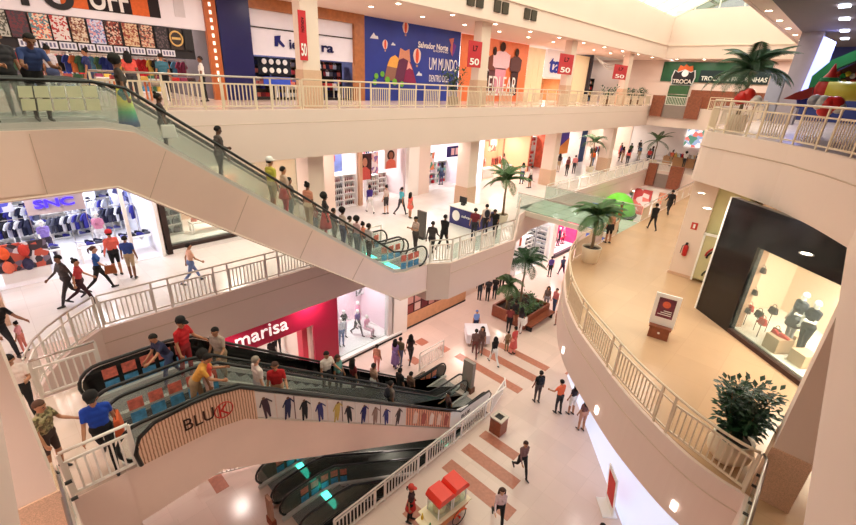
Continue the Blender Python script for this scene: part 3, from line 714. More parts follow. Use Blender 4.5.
# pale green squares on the glass at the head of the upper escalator
PALE = mat('pale_green_square', (198, 202, 168), .4, var=.03)
for r_ in range(2):
    for k in range(5):
        p = [atY(*q, 11.99) for q in [(17 + 16.2 * k + r_ * 3.5, 86 + r_ * 13), (31.5 + 16.2 * k + r_ * 3, 86 + r_ * 13), (33.5 + 16.2 * k + r_ * 3, 97.5 + r_ * 13), (19 + 16.2 * k + r_ * 3.5, 97.5 + r_ * 13)]]
        if p[1][0] > 2.3: continue
        mb = MB(); mb.prismY([(q[0], q[2]) for q in p], 11.985, 11.995); mb.build('printed_square', PALE, eA)
ad_grid(eA, 12.1, [11.35, 11.75, 12.1], ESC['A1'][0], [RED, BLUE], -1); ad_grid(eA, 13.3, [11.3, 11.7, 12.1], ESC['A1'][0], [RED, BLUE], -1); ad_grid(eB, 14.8, [11.3, 11.7, 12.1], ESC['A2'][0], [RED, BLUE], -1)
# lower pair
uB = [(13.6, -.02), (10.95, -.0), (2.3, 4.93), (-.25, 4.7)]
eC = escalator('B1', 'lower front escalator clad in wood print and fashion photo panels', 2.7, L1, 11.7, G0, 8.5, 9.85, .55, 13.7, uB, glassM=(GLG, GLG), clad=CLAD)
eD = escalator('B2', 'lower rear escalator with glossy black side, people riding down', 2.7, L1, 11.7, G0, 10.1, 11.45, .4, 13.9, uB, glassM=(GLG, BLACK), clad=BLACKM)
PB = ESC['B1'][0]
WOODP = striped('wood_print', (232, 194, 166), (158, 108, 82), 5, 'X', .5); WOODO = striped('orange_wood_print', (226, 160, 130), (150, 84, 64), 2.5, 'X', .5)
def clad_strip(xs, name, M, lo=.1, hi=.88, round_l=False, round_r=False):
    top = [(x, interp(PB, x) + hi) for x in xs]; bot = [(x, interp(PB, x) + lo) for x in xs]
    if round_l: x0, z0 = xs[0], interp(PB, xs[0]); top = [(x0 - .0, z0 + .3), (x0 + .08, z0 + .66)] + [(x0 + .3, z0 + .82)] + top[1:]
    mb = MB(); mb.prismY(top + bot[::-1], 8.44, 8.48); return mb.build(name, M, eC)
clad_strip([.8, 1.3, 1.9, 2.35, 2.95, 3.25], 'wood_panel', WOODP, .02, .9, round_l=True)
clad_strip([3.25, 5, 7, 8.35], 'photo_panel', mat('photo_panel_white', (226, 214, 208), .4, var=.03))
clad_strip([8.35, 9.5, 10.9], 'orange_wood_panel', WOODO)
top = [(10.9, interp(PB, 10.9) + .88), (12.0, 1.1), (13.0, 1.0), (13.7, .92), (13.75, .6), (13.4, .35), (12.6, .02), (11.9, .02), (10.9, interp(PB, 10.9) + .1)]
mb = MB(); mb.prismY(top, 8.44, 8.48); mb.build('white_end_panel', WHITE, eC)
mb = MB(); mb.tube([(.82, 8.46, L1 + .02), (.78, 8.46, L1 + .35), (.9, 8.46, L1 + .7), (1.2, 8.46, L1 + .9), (1.9, 8.46, L1 + .97), (2.35, 8.46, L1 + .96), (2.95, 8.46, interp(PB, 2.95) + .94), (11.6, 8.46, interp(PB, 11.6) + .94), (12.2, 8.46, 1.06), (13.6, 8.46, .98), (13.8, 8.46, .7), (13.6, 8.46, .4)], .045, 7); mb.build('cladding_handrail', RUBBER, eC, True)
# fashion figures printed along the photo panel: small flat silhouettes on the panel
dress = [(70, 50, 60), (40, 42, 80), (30, 28, 36), (50, 50, 110), (196, 168, 90), (30, 30, 40), (40, 36, 96), (150, 120, 110), (60, 60, 120), (70, 60, 60)]
for k, c in enumerate(dress):
    x = 3.5 + k * .49; z = interp(PB, x) + .13; mb = MB()
    sk_ = (-.12, .1, .02, -.05, .14)[k % 5]; mb.prismY([(x + a * 1.3 + b * sk_, z - .03 + b * 1.12) for a, b in ((-.05, 0), (-.02, 0), (0, .2), (.03, 0), (.06, 0), (.08, .3), (.07, .48), (.14, .36), (.15, .4), (.06, .54), (-.04, .54), (-.11, .38), (-.09, .36), (-.05, .46))], 8.425, 8.44)
    mb.build('printed_figure', cmat(c), eC); mb = MB(); mb.lathe([(.04, 0), (.04, .012)], (0, 0, 0), 10); xf(mb, (x + .01 + .6 * sk_, 8.44, z + .6), 0, PI / 2); mb.build('printed_head', cmat((120, 84, 66)), eC)
for body, x, w, c, zz in (('BLU', 2.0, .62, (60, 34, 26), .5), ('K', 2.52, .22, (200, 40, 40), .47)):
    mb = text_mb(body, w, .3, .01); xf(mb, (x, 8.432, interp(PB, x) + zz)); mb.build('logo_text', cmat(c), eC)
mb = MB(); mb.tube([(2.52 + .2 * math.cos(2 * PI * k / 20), 8.43, interp(PB, 2.52) + .47 + .2 * math.sin(2 * PI * k / 20)) for k in range(20)], .012, 5, True); mb.build('logo_ring', cmat((200, 40, 40)), eC)
mb = text_mb('BLUK', .6, .17, .01); xf(mb, (11.95, 8.432, .72)); mb.build('logo_text', cmat((60, 50, 60)), eC)
ad_grid(eC, 9.75, [1.0, 1.4, 1.8, 2.2, 2.6], ESC['B1'][0], [RED, BLUE], -1); ad_grid(eD, 11.35, [.85, 1.25, 1.65, 2.05, 2.45], ESC['B2'][0], [RED, BLUE], -1, .3)
ad_grid(eD, 11.35, [10.9, 11.3, 11.7, 12.1, 12.5, 12.9], ESC['B2'][0], [(196, 110, 84), (70, 90, 150)], -1, .3)
# basement pair
uCc = [(21, -6.3), (14.5, -6.3), (5.9, -1.2), (4.7, -1.2)]
GD = glass('dark_escalator_glass', (120, 124, 116), .45)
eE = escalator('C1', 'escalator going down to the basement, under the lower flight', 6.0, G0, 14.5, -5.5, 10.45, 11.75, 4.15, 18, uCc, clad=BLACKM, glassM=(GD, GD))
eF = escalator('C2', 'escalator going down to the basement nearest the popcorn cart', 6.0, G0, 14.5, -5.5, 8.75, 10.05, 4.15, 18, uCc, clad=BLACKM, glassM=(GD, GD))
ad_grid(eE, 11.65, [4.9, 5.3, 5.7, 6.1], ESC['C1'][0], [RED, BLUE], -1); ad_grid(eF, 9.95, [4.9, 5.3, 5.7, 6.1, 6.5], ESC['C2'][0], [RED, BLUE], -1)
for k in range(7): pass
CREAMP = mat('cream_square', (206, 200, 172), .5, var=.03)
for key, en, yy in (('C1', eE, 10.55), ('C2', eF, 8.85)):
    for k in range(7):
        for r_ in range(2):
            x = 5.6 + k * .4; z = interp(ESC[key][0], x) + .1 + .36 * r_; sh = interp(ESC[key][0], x + .33) - interp(ESC[key][0], x)
            mb = MB(); mb.prismY([(x, z), (x + .33, z + sh), (x + .33, z + .31 + sh), (x, z + .31)], yy + .018, yy + .026); mb.build('printed_square', CREAMP, en)
# ---- downlights -----------------------------------------------------------------
LAMPW = mat('downlight_glow', (255, 236, 205), emit=14)
LAMPC = mat('strip_light_glow', (225, 232, 255), emit=12)
dl0 = None
def downlight(x, y, z, label, group, power=0, size=.5):
    global dl0
    if dl0 is None:
        dl0 = empty('downlight', (x, y, z), label, 'light', group)
        mb = MB(); mb.lathe([(.14, -.012), (.14, 0), (.1, 0), (.1, -.012)], (0, 0, 0), 16, False); mb.build('trim_ring', WHITE, dl0, local=True)
        mb = MB(); mb.lathe([(.105, -.012), (.105, -.004)], (0, 0, 0), 16); mb.build('bulb', LAMPW, dl0, local=True)
    else: copy_tree(dl0, (x, y, z), label=label, group=group)
    if power: lamp(x, y, z - .06, power, size)
for k in range(14): downlight(1 + k * 3.6, 19.0, ZC, 'round downlight in the upper floor ceiling over the shop walkway', 'downlights over the upper walkway', 36 if k < 9 else 50, .7)
for k in range(13): downlight(4 + k * 3.8, 17.0, ZC, 'small downlight in the upper ceiling edge row', 'downlights near the upper ceiling edge', 0)
for k in range(5): downlight(52.4, 5.5 + k * 2.5, ZC, 'round downlight above the football card counter', 'downlights above the counter', 30, .6)
for k in range(9): downlight(20.5 + k * 3, 4.0, ZC, 'small downlight in the cream soffit beside the play area', 'downlights in the play area soffit', 9)
for k in range(12): downlight(0 + k * 4.2, 18.6, S2, 'round downlight in the middle floor ceiling by the shops', 'downlights on the middle floor', 36, .8)
for x, y in ((22.5, 5.2), (27, 5.6), (32, 5.6), (37, 5.6), (42, 5.6), (47, 5.8)): pass
for x, y in ((15.2, 2.6), (17.5, 3.3), (12.5, -.0), (24, 2.5), (29, 2.0), (35, 2.0), (42, 2.0), (11, -3)): downlight(x, y, S2, 'round downlight under the right-hand balcony over the amber floor', 'downlights over the amber floor', 24, .7)
for k in range(7): downlight(15.5 + k * 5, 15.4, S1, 'round downlight under the middle floor over the ground walkway', 'downlights over the ground floor', 44, .8)
for x, y in ((4.5, 14.9), (9, 15.3), (15.2, 12.6)): downlight(x, y, S1, 'round downlight by the red shop front', 'downlights by the red shop', 40, .6)
for x, y in ((-3, 13), (-3, 7), (-2, 3)): downlight(x, y, S2, 'round downlight over the left walkway', 'downlights over the left walkway', 75, .8); 
for x, y in ((12, 1.0), (15, 3.6), (19, 5.2), (25, 6), (32, 6), (10.5, -2)): downlight(x, y, S1, 'round downlight on the ground floor under the curved edge', 'ground downlights under the curve', 50, .8)
lamp(10, 10.3, -.9, 45, 1.2, name='pit_lamp')
# small bright rectangles on the white fascias
for i, p in enumerate([(535, 374 - 0), (678, 506)]):
    pass
BL = mat('blue_lit_panel', (120, 140, 255), emit=1.6)
for i, (px, py) in enumerate(((845, 5), (845, 18), (845, 30), (845, 38))):
    q = atZ(px, py, ZC); o = None
    mb = MB(); mb.box(q[0] - .18, q[0] + .18, q[1] - .16, q[1] + .16, ZC - .06, ZC - .002); o = mb.build('ceiling_floodlight', LAMPC)
    tag(o, ['white floodlight on the dark play area ceiling, nearest the balcony edge', 'white floodlight on the dark play area ceiling, second one back', 'white floodlight on the dark play area ceiling, third one back', 'white floodlight on the dark play area ceiling, smallest and last of the row'][i], 'light')
    lamp(q[0], q[1], ZC - .12, 60, .4, (.8, .85, 1), 'flood_lamp')
# thin dark dividers between the printed photos
for k in range(9):
    x = 3.72 + k * .49; z = interp(PB, x); mb = MB(); mb.prismY([(x, z + .11), (x + .025, z + .1), (x + .025, z + .85), (x, z + .86)], 8.43, 8.44); mb.build('photo_divider', cmat([(226, 200, 190), (120, 90, 90), (236, 230, 226)][k % 3]), eC)
for k in range(5):
    x = 8.7 + k * .45; z = interp(PB, x); mb = MB(); mb.prismY([(x, z + .2), (x + .2, z + .08), (x + .26, z + .5), (x + .12, z + .72), (x + .02, z + .55)], 8.425, 8.44); mb.build('printed_figure', cmat([(226, 196, 180), (170, 90, 80), (236, 214, 200)][k % 3]), eC)
for k in range(3): downlight(36 + k * 5, 14.6, S1, 'round downlight over the far ground floor', 'far ground downlights', 50, .9); downlight(34 + k * 5, 9.2, S1, 'round downlight over the far ground floor', 'far ground downlights', 0) if False else None  # extra downlights added to brighten the dark far end of the ground floor
# ------------------------------------------------------------------ shop goods
def rc(r, *cols): return r.choice(cols)
RR = random.Random(11)
PAL = [(200, 40, 50), (40, 60, 140), (235, 232, 228), (30, 30, 36), (220, 120, 70), (90, 150, 190), (230, 190, 90), (150, 60, 90), (70, 110, 80), (180, 170, 165)]
PALB = [(52, 52, 150), (235, 235, 240), (30, 32, 60), (120, 120, 190), (90, 92, 110), (210, 212, 225), (40, 40, 48)]
PALR = [(205, 60, 60), (230, 130, 110), (240, 225, 215), (60, 40, 44), (190, 90, 80), (150, 50, 60)]
def proto_shoe():
    mb = MB(); mb.prismY([(-.14, 0), (.14, 0), (.15, .03), (.1, .06), (.02, .085), (-.03, .12), (-.13, .13), (-.15, .05)], -.045, .045); return mb.mesh('shoe', [WHITE])
def proto_bag():
    mb = MB(); mb.add([(-.16, -.06, 0), (.16, -.06, 0), (.16, .06, 0), (-.16, .06, 0), (-.13, -.035, .22), (.13, -.035, .22), (.13, .035, .22), (-.13, .035, .22)], [(0, 3, 2, 1), (4, 5, 6, 7), (0, 1, 5, 4), (1, 2, 6, 5), (2, 3, 7, 6), (3, 0, 4, 7)])
    mb.tube([(-.08, 0, .21), (-.07, 0, .3), (0, 0, .34), (.07, 0, .3), (.08, 0, .21)], .012, 5); return mb.mesh('handbag', [WHITE])
def proto_fold():
    mb = MB()
    for k in range(3): mb.obox((0, 0, .025 + .048 * k), (.27 - .01 * k, .2, .04), .02 * k)
    return mb.mesh('folded_garment', [WHITE])
def proto_hang():
    mb = MB(); mb.prismY([(-.13, -.62), (.13, -.62), (.12, -.2), (.2, -.3), (.25, -.24), (.13, -.04), (.04, 0), (-.04, 0), (-.13, -.04), (-.25, -.24), (-.2, -.3), (-.12, -.2)], -.025, .025); mb.tube([(0, 0, -.01), (0, 0, .05), (.02, 0, .07)], .006, 4); return mb.mesh('hanging_garment', [WHITE])
def proto_box():
    mb = MB(); mb.box(-.12, .12, -.08, .08, 0, .2); mb.box(-.125, .125, -.085, .085, .16, .205); return mb.mesh('boxed_toy', [WHITE])
def proto_bottle():
    mb = MB(); mb.lathe([(.035, 0), (.038, .09), (.03, .12), (.014, .14), (.014, .17), (.02, .175), (.02, .2), (.012, .205)], n=8); return mb.mesh('bottle', [WHITE])
def proto_pack():
    mb = MB(); mb.ell((0, 0, .24), (.17, .11, .25), 12, 8); mb.ell((0, -.09, .15), (.12, .05, .12), 10, 6); mb.tube([(-.04, 0, .47), (0, 0, .54), (.04, 0, .47)], .012, 5); return mb.mesh('backpack', [WHITE], True)
PROTO = {}
PF = dict(shoe=proto_shoe, handbag=proto_bag, folded_garment=proto_fold, hanging_garment=proto_hang, boxed_toy=proto_box, bottle=proto_bottle, backpack=proto_pack)
CATN = dict(shoe='shoe', handbag='bag', folded_garment='clothes', hanging_garment='clothes', boxed_toy='toy', bottle='bottle', backpack='backpack')
def item(kind, loc, rz, rgb, label, group, sc=1.0):
    if kind not in PROTO: PROTO[kind] = PF[kind]()
    o = bpy.data.objects.new(kind, PROTO[kind]); COL.objects.link(o); o.location = loc; o.rotation_euler = (0, 0, rz); o.scale = (sc, sc, sc)
    o.material_slots[0].link = 'OBJECT'; o.material_slots[0].material = cmat(rgb); return tag(o, label, CATN[kind], group)
def shelf_unit(x0, y, z0, w, h, d, rows, label, kind, glabel, group, pal, per=None, M=WHITE, rz=0, sc=1.0, back=True):
    """shelf with its back at +y (local), open towards -y"""
    e = empty('display_shelf', (x0, y, z0), label, 'shelf', rz=rz)
    t = .02
    for sx in (-w / 2, w / 2): mb = MB(); mb.box(sx - t, sx + t, 0, d, 0, h); mb.build('side_panel', M, e, local=True)
    if back: mb = MB(); mb.box(-w / 2, w / 2, d - .01, d + .01, 0, h); mb.build('back_panel', M, e, local=True)
    rot = Matrix.Rotation(rz, 3, 'Z')
    for r in range(rows + 1):
        z = .05 + (h - .07) * r / rows; mb = MB(); mb.box(-w / 2, w / 2, 0, d, z - t, z + t); mb.build('shelf_board', M, e, local=True)
        if r < rows and kind:
            n = per or max(1, int(w / .36))
            for k in range(n):
                if RR.random() < .08: continue
                p = rot @ Vector((-w / 2 + w * (k + .5) / n, d * .45, z + t)) + Vector((x0, y, z0))
                item(kind, p, rz + RR.uniform(-.15, .15), RR.choice(pal), glabel, group, sc)
    return e
def garment_rack(x, y, z, w, label, glabel, group, pal, rz=0, n=8, h=1.45):
    e = empty('clothes_rack', (x, y, z), label, 'rack', rz=rz)
    mb = MB(); mb.tube([(-w / 2, 0, h), (w / 2, 0, h)], .018, 6); mb.build('rail', STEEL, e, local=True)
    for s in (-1, 1):
        mb = MB(); mb.tube([(s * w / 2, 0, h), (s * w / 2, 0, .02)], .018, 6); mb.box(s * w / 2 - .03, s * w / 2 + .03, -.25, .25, 0, .03); mb.build('leg', STEEL, e, local=True)
    rot = Matrix.Rotation(rz, 3, 'Z')
    for k in range(n):
        p = rot @ Vector((-w / 2 + w * (k + .5) / n, 0, h - .08)) + Vector((x, y, z))
        item('hanging_garment', p, rz + RR.uniform(.5, .8), RR.choice(pal), glabel, group)
    return e
def table(x, y, z, w, d, h, label, M=WHITE, rz=0):
    e = empty('display_table', (x, y, z), label, 'table', rz=rz)
    mb = MB(); mb.box(-w / 2, w / 2, -d / 2, d / 2, h - .05, h); mb.build('tabletop', M, e, local=True)
    for sx in (-1, 1):
        for sy in (-1, 1): mb = MB(); mb.box(sx * (w / 2 - .05) - .03, sx * (w / 2 - .05) + .03, sy * (d / 2 - .05) - .03, sy * (d / 2 - .05) + .03, 0, h - .05); mb.build('leg', M, e, local=True)
    return e
def flat(x0, x1, y, z0, z1, M, name, label=None, cat=None, parent=None, t=.03, group=None):
    mb = MB(); mb.box(x0, x1, y - t, y, z0, z1); o = mb.build(name, M, parent)
    if label: tag(o, label, cat, group)
    return o
def room(x0, x1, y0, y1, z0, z1, wallM, power, color=(1, .95, .9), floorM=None, ceil=None, back=True, sides=(1, 1)):
    if back: bxs('wall_shop_back', x0, x1, y1, y1 + .15, z0, z1, wallM)
    if sides[0]: bxs('wall_shop_side', x0 - .08, x0 + .08, y0, y1, z0, z1, wallM)
    if sides[1]: bxs('wall_shop_side', x1 - .08, x1 + .08, y0, y1, z0, z1, wallM)
    bxs('ceiling_shop', x0, x1, y0, y1, z1 - .06, z1, ceil or WHITE)
    if floorM: bxs('floor_shop', x0, x1, y0, y1, z0 + .012, z0 + .03, floorM)
    n = max(1, round((x1 - x0) / 4.5))
    for k in range(n): lamp(x0 + (x1 - x0) * (k + .5) / n, (y0 + y1) / 2, z1 - .12, power / n, 1.2, color, 'shop_lamp')
def mannequin(loc, head, label, top, leg, fem=True, pose='stand', skirt=None, sleeve='short', h=1.75, hair=None, skin='mann', group=None):
    return person(loc, head, label, pose, hair, skin=skin, top=top, leg=leg, shoe=(60, 50, 50), sleeve=sleeve, fem=fem, h=h, skirt=skirt, name='mannequin', cat='mannequin', group=group)
def clutter(x0, x1, y0, y1, z0, ztop, what, pal, place, lamp_=None):
    """fill a shop: shelves along the back, racks and tables in front"""
    pass
ORANGE = (226, 110, 56)
# ================= second floor (top) shops, fronts on Y = 22 =========================
FY = 22.0
# -- 1 toy and clothes shop
room(-7.8, 8.55, FY, 28, L2, ZC, mat('shop_back_grey', (110, 100, 108), .7, var=.1, scale=2), 330, floorM=FLU, ceil=mat('shop_ceiling_cream', (226, 214, 190), .7, var=.02))
fac = flat(-7.8, 8.5, FY, 15.34, ZC, mat('lit_fascia_white', (244, 240, 248), .4, var=.01), 'shop_fascia', 'white shop fascia with black and orange graphics above the poster row', 'shop front', t=.15)
for (xa, xb, c) in (((1.2), 2.9, (30, 26, 30)), (3.55, 4.35, ORANGE), (4.35, 5.75, (38, 30, 34)), (5.75, 6.35, ORANGE), (6.35, 6.75, (40, 32, 36))):
    flat(xa, xb, FY - .16, 15.62 if c != (30, 26, 30) else 15.75, 16.9, cmat(c), 'graphic_panel', parent=fac, t=.012)
mb = text_mb('ro', 1.5, .8, .02, bold=True); xf(mb, (3.2, FY - .19, 15.9)); mb.build('logo_text', BLACKM, fac)
mb = text_mb('UFF', 1.25, .8, .02, bold=True); xf(mb, (5.05, FY - .19, 16.05)); mb.build('logo_text', WHITE, fac)
flat(7.3, 7.7, FY - .16, 15.75, 16.6, mat('grey_vent', (214, 210, 216), .5, var=.02), 'vent', parent=fac, t=.012)
px = [(-8, 6), (6.5, 26.5), (28, 48), (49, 67), (68.5, 85), (86.5, 103), (104, 119), (121, 137), (138, 152), (153.5, 166.5), (168, 181), (182, 192)]
pcols = [[(190, 190, 180), (90, 90, 80)], [(70, 56, 66), (110, 50, 60)], [(236, 214, 190), (220, 110, 90), (90, 140, 150)], [(232, 220, 216), (232, 220, 216), (190, 50, 50)], [(222, 206, 186), (180, 140, 110), (120, 60, 50)], [(210, 214, 236), (110, 130, 190), (220, 160, 170)], [(150, 60, 46), (220, 190, 170), (60, 30, 30)], [(222, 196, 160), (196, 150, 110), (150, 60, 50)], [(220, 190, 160), (190, 110, 90), (90, 60, 60)], [(50, 42, 48), (96, 80, 84), (40, 36, 40)], [(54, 40, 36), (60, 46, 40)], [(24, 20, 22), (30, 26, 28)]]
pdesc = ['pale poster cut by the frame edge', 'dark grey poster with a faint red band', 'cream floral poster with red and teal spots', 'white poster with a red star-like burst', 'beige poster with a fine dark pattern', 'pale blue and pink checked poster', 'red-brown patterned poster', 'sand coloured mosaic poster', 'peach mosaic poster beside the dark ones', 'black poster with grey figure', 'black poster with a gold ring emblem', 'plain black end panel']
flat(-7.8, 7.9, FY - .02, 14.16, 15.32, mat('dark_header', (34, 28, 32), .6, var=.05), 'dark_header', parent=fac, t=.06)
for i, (a, b) in enumerate(px):
    y0 = 9 + a * .113; x0 = atY(a, y0 + 10, FY)[0] + .03; x1 = atY(b, y0 + 12, FY)[0]
    o = flat(x0, x1, FY - .12, 14.5, 15.3, speckle('poster_print_%d' % i, pcols[i] if len(pcols[i]) > 1 else pcols[i] * 2, 20), 'wall_poster', pdesc[i] + ' in the row above the toy shop', 'poster', t=.04)
    if i == 10:
        mb = MB(); mb.tube([((x0 + x1) / 2 + .24 * math.cos(2 * PI * k / 24), FY - .17, 14.92 + .27 * math.sin(2 * PI * k / 24)) for k in range(24)], .035, 5, True); mb.build('ring_emblem', cmat((226, 190, 120)), o)
        mb = MB(); mb.box((x0 + x1) / 2 - .17, (x0 + x1) / 2 + .17, FY - .18, FY - .17, 14.88, 14.97); mb.build('emblem_bar', cmat((226, 190, 120)), o)
for k in range(9):
    x = 2.1 + k * .56; fl = flat(x, x + .5, FY - .1, 14.22, 14.46, mat('tag_card', (236, 234, 244), .5, var=.0), 'price_card', 'white card strip hanging under the posters of the toy shop', 'card', group='white card strips under the posters', t=.02)
    mb = MB(); [mb.box(x + .05 + j * .11, x + .11 + j * .11, FY - .13, FY - .121, 14.27, 14.41) for j in range(4)]; q = mb.build('print', cmat((120, 120, 150)), fl); q['kind'] = 'stuff'
for k in range(6): flat(-.5 + k * 1.5, .6 + k * 1.5, 24, 16.2, 16.26, mat('tube_light', (255, 244, 214), emit=5), 'ceiling_strip_light', 'long strip light on the ceiling of the toy shop', 'light', group='strip lights in the toy shop', t=.25)
cl = ['colourful clothes hanging inside the toy and clothes shop', 'clothes in the toy and clothes shop']
for i, (x, y) in enumerate(((.2, 23.2), (2.2, 22.9), (4.2, 23.1), (6.2, 22.8), (3.2, 24.6), (5.4, 24.8), (7.4, 24.2))):
    garment_rack(x, y, L2 + .03, 1.6, ['rack of mixed shirts at the far left of the toy shop', 'rack of blue and white shirts behind the man in the blue shirt', 'clothes rack in the middle of the toy shop front', 'rack of printed shirts next to the orange shop strip', 'second-row clothes rack behind the middle of the toy shop', 'second-row clothes rack right of the middle', 'rack near the blue pilaster deep in the toy shop'][i], cl[0], cl[1], PAL[:9], n=8, h=1.6)
for i, x in enumerate((1.3, 3.4, 5.3, 7.2)):
    shelf_unit(x, 27.4, L2, 1.7, 2.6, .4, 4, ['tall toy shelf at the left of the toy shop back wall', 'tall toy shelf second along the toy shop back wall', 'tall toy shelf third along the toy shop back wall', 'tall toy shelf at the right of the toy shop back wall'][i], 'boxed_toy', 'boxed toy on the back wall shelves of the toy shop', 'boxed toys on the shelves', PAL, 5, sc=1.2)
for i, x in enumerate((3.3, 5.1, 6.9)):
    table(x, 21.5, L2 + .012, 1.3, .7, .75, ['low promotional table with folded shirts behind the woman in green', 'orange-topped low table in front of the toy shop', 'low table with folded clothes nearest the orange strip'][i], M=[WHITE, cmat((220, 130, 80)), WHITE][i])
    for k in range(8): item('folded_garment', (x - .48 + .32 * (k % 4), 21.35 + .28 * (k // 4), L2 + .765), 0, RR.choice(PALR + PAL), 'folded shirts piled on a table in front of the toy shop', 'folded shirts on the toy shop tables')
# -- orange strip and blue pilaster
st = flat(8.45, 8.95, FY - .1, L2, ZC, mat('orange_shop_strip', (186, 100, 52), .35, var=.1), 'lettered_pilaster', 'orange brown pilaster with a column of small white letters', 'shop front', t=.2)
for k, ch in enumerate('RESERVA'[:0] + 'IIIIIIIII'): pass
for k in range(11):
    mb = MB(); z = 16.3 - k * .3; mb.box(8.64, 8.74, FY - .32, FY - .305, z, z + .15); mb.build('lit_letter', mat('letter_glow', (255, 236, 214), emit=.7), st)
flat(9.0, 10.45, FY - .1, L2, ZC, mat('navy_panel', (22, 24, 88), .35, var=.03), 'cladding_board', 'dark navy blue panel between the orange pilaster and the glass shop', 'shop front', t=.2)
# -- 2 big white shop with wooden surround
room(10.5, 17.0, FY, 27, L2, 16.4, mat('shop_back_blue', (74, 74, 110), .6, var=.3, scale=3), 190, (.92, .95, 1), floorM=FLU)
wf = empty('storefront', (13.8, FY, L2), 'white shop front with dark blue lettering in a wooden surround behind the first upper column', 'shop front')
WOOD = mat('surround_wood', (172, 108, 62), .45, var=.15, scale=5)
flat(10.45, 17.15, FY, 16.5, ZC, WOOD, 'wooden_header', parent=wf, t=.25); flat(16.45, 17.15, FY, L2, 16.5, WOOD, 'wooden_jamb', parent=wf, t=.25)
flat(10.5, 16.45, FY + .02, 14.55, 16.5, mat('shop_white_panel', (232, 232, 244), .35, var=.02), 'sign_panel', parent=wf, t=.06)
flat(10.5, 16.45, FY - .05, 15.72, 15.78, STEELD, 'joint', parent=wf, t=.02)
mb = text_mb('ie', .45, .42, .04, bold=True); xf(mb, (12.72, FY - .1, 15.15)); mb.build('letter', cmat((24, 28, 84)), wf)
mb = text_mb('ra', .75, .33, .04, bold=True); xf(mb, (14.75, FY - .1, 15.1)); mb.build('letter', cmat((24, 28, 84)), wf)
mb = MB(); mb.prismY([(11.7, 15.0), (11.87, 15.0), (11.89, 15.2), (12.15, 14.98), (12.25, 15.05), (12.0, 15.3), (12.05, 15.5), (11.73, 15.45)], FY - .1, FY - .06); mb.build('logo', cmat((30, 34, 110)), wf)
flat(10.5, 16.45, FY + .1, L2, L2 + .12, STEELD, 'sill', parent=wf, t=.1)
for k in range(8):
    mb = MB(); mb.lathe([(.13, 0), (.13, .02)], n=12); xf(mb, (11.3 + (k % 4) * .38, FY + .4, 14.3 - (k // 4) * .4), 0, PI / 2); o = mb.build('display_plate', WHITE); tag(o, 'round white plate hung on the dark display board in the wooden framed shop', 'plate', 'round white plates on the display')
flat(11.0, 12.8, FY + .5, 13.7, 14.5, cmat((30, 34, 46)), 'display_board', 'dark display board with round white plates in the wooden framed shop', 'board', t=.03)
flat(11.2, 12.7, FY + .45, 13.2, 13.6, cmat((60, 90, 210)), 'blue_banner', 'blue banner under the white plates', 'banner', t=.03)
flat(13.1, 13.6, FY + .4, 14.0, 14.45, mat('orange_screen', (255, 170, 90), emit=1.6), 'light_box', 'small glowing orange light box in the wooden framed shop', 'light box', t=.05)
for i, x in enumerate((11.3, 12.9, 14.6, 15.9)):
    shelf_unit(x, 23.2, L2 + .03, 1.3, 2.0, .4, 5, ['shelf of goods at the left in the wooden framed shop', 'shelf of goods left of the first column in the wooden framed shop', 'shelf of goods right of the first column', 'shelf of red goods by the wooden jamb'][i], 'boxed_toy' if i < 2 else 'handbag', 'colourful boxed item in the wooden framed shop' if i < 2 else 'red and dark bag on a shelf in the wooden framed shop', 'boxed items in the wooden framed shop' if i < 2 else 'bags in the wooden framed shop', (PALB + PALR) if i < 2 else PALR + PALB, 5, M=STEELD)
for i, x in enumerate((11.4, 13.2, 15.3)):
    table(x, 22.9, L2 + .03, 1.3, .6, .7, ['white window table at the left of the wooden framed shop', 'white window table beside the first column', 'white window table by the wooden jamb'][i])
    for k in range(4): item('folded_garment', (x - .45 + .3 * k, 22.9, L2 + .735), 0, RR.choice(PALR + [(240, 240, 245)]), 'folded clothes on a window table of the wooden framed shop', 'folded clothes in the wooden framed shop')
# -- 3 blue hoarding with balloons and mountains
hd_ = flat(17.25, 25.8, FY, L2, 17.0, mat('hoarding_blue', (24, 52, 150), .5, var=.25, scale=.5), 'advertising_hoarding', 'big blue hoarding with balloons, mountains and white slogan', 'hoarding', t=.06)
hd_.name = 'advertising_hoarding'
def onh(x, y): p = atY(x, y, FY - .07); return (p[0], p[2])
def poly_h(pts, c, name, dy=0): mb = MB(); mb.prismY([onh(*q) for q in pts], FY - .08 - dy, FY - .07 - dy); return mb.build(name, cmat(c), hd_)
poly_h([(384, 80), (388, 62), (392, 56), (398, 58), (403, 66), (406, 82)], (150, 108, 92), 'mountain'); poly_h([(387, 66), (390, 58), (395, 55), (400, 60), (402, 66), (396, 68)], (240, 180, 90), 'mountain_cap', .01)
poly_h([(394, 82), (398, 62), (402, 52), (410, 60), (414, 82)], (104, 54, 84), 'mountain', .02); poly_h([(398, 60), (400, 48), (405, 51), (409, 49), (410, 62), (403, 58)], (214, 150, 120), 'mountain_cap', .03)
poly_h([(403, 82), (407, 62), (411, 64), (416, 84)], (140, 44, 84), 'mountain', .04); poly_h([(406, 70), (408, 60), (412, 70), (409, 68)], (236, 170, 160), 'mountain_cap', .05)
for k, (x, y, r) in enumerate(((376, 76, 5), (382, 74, 5), (387, 80, 6), (394, 82, 6), (374, 82, 5), (401, 84, 5))):
    mb = MB(); c = onh(x, y); mb.lathe([(r * .033, 0), (r * .033, .012)], n=14); xf(mb, (c[0], FY - .09 - k * .012, c[1]), 0, PI / 2); mb.build('green_bush', cmat((110, 176, 60)), hd_)
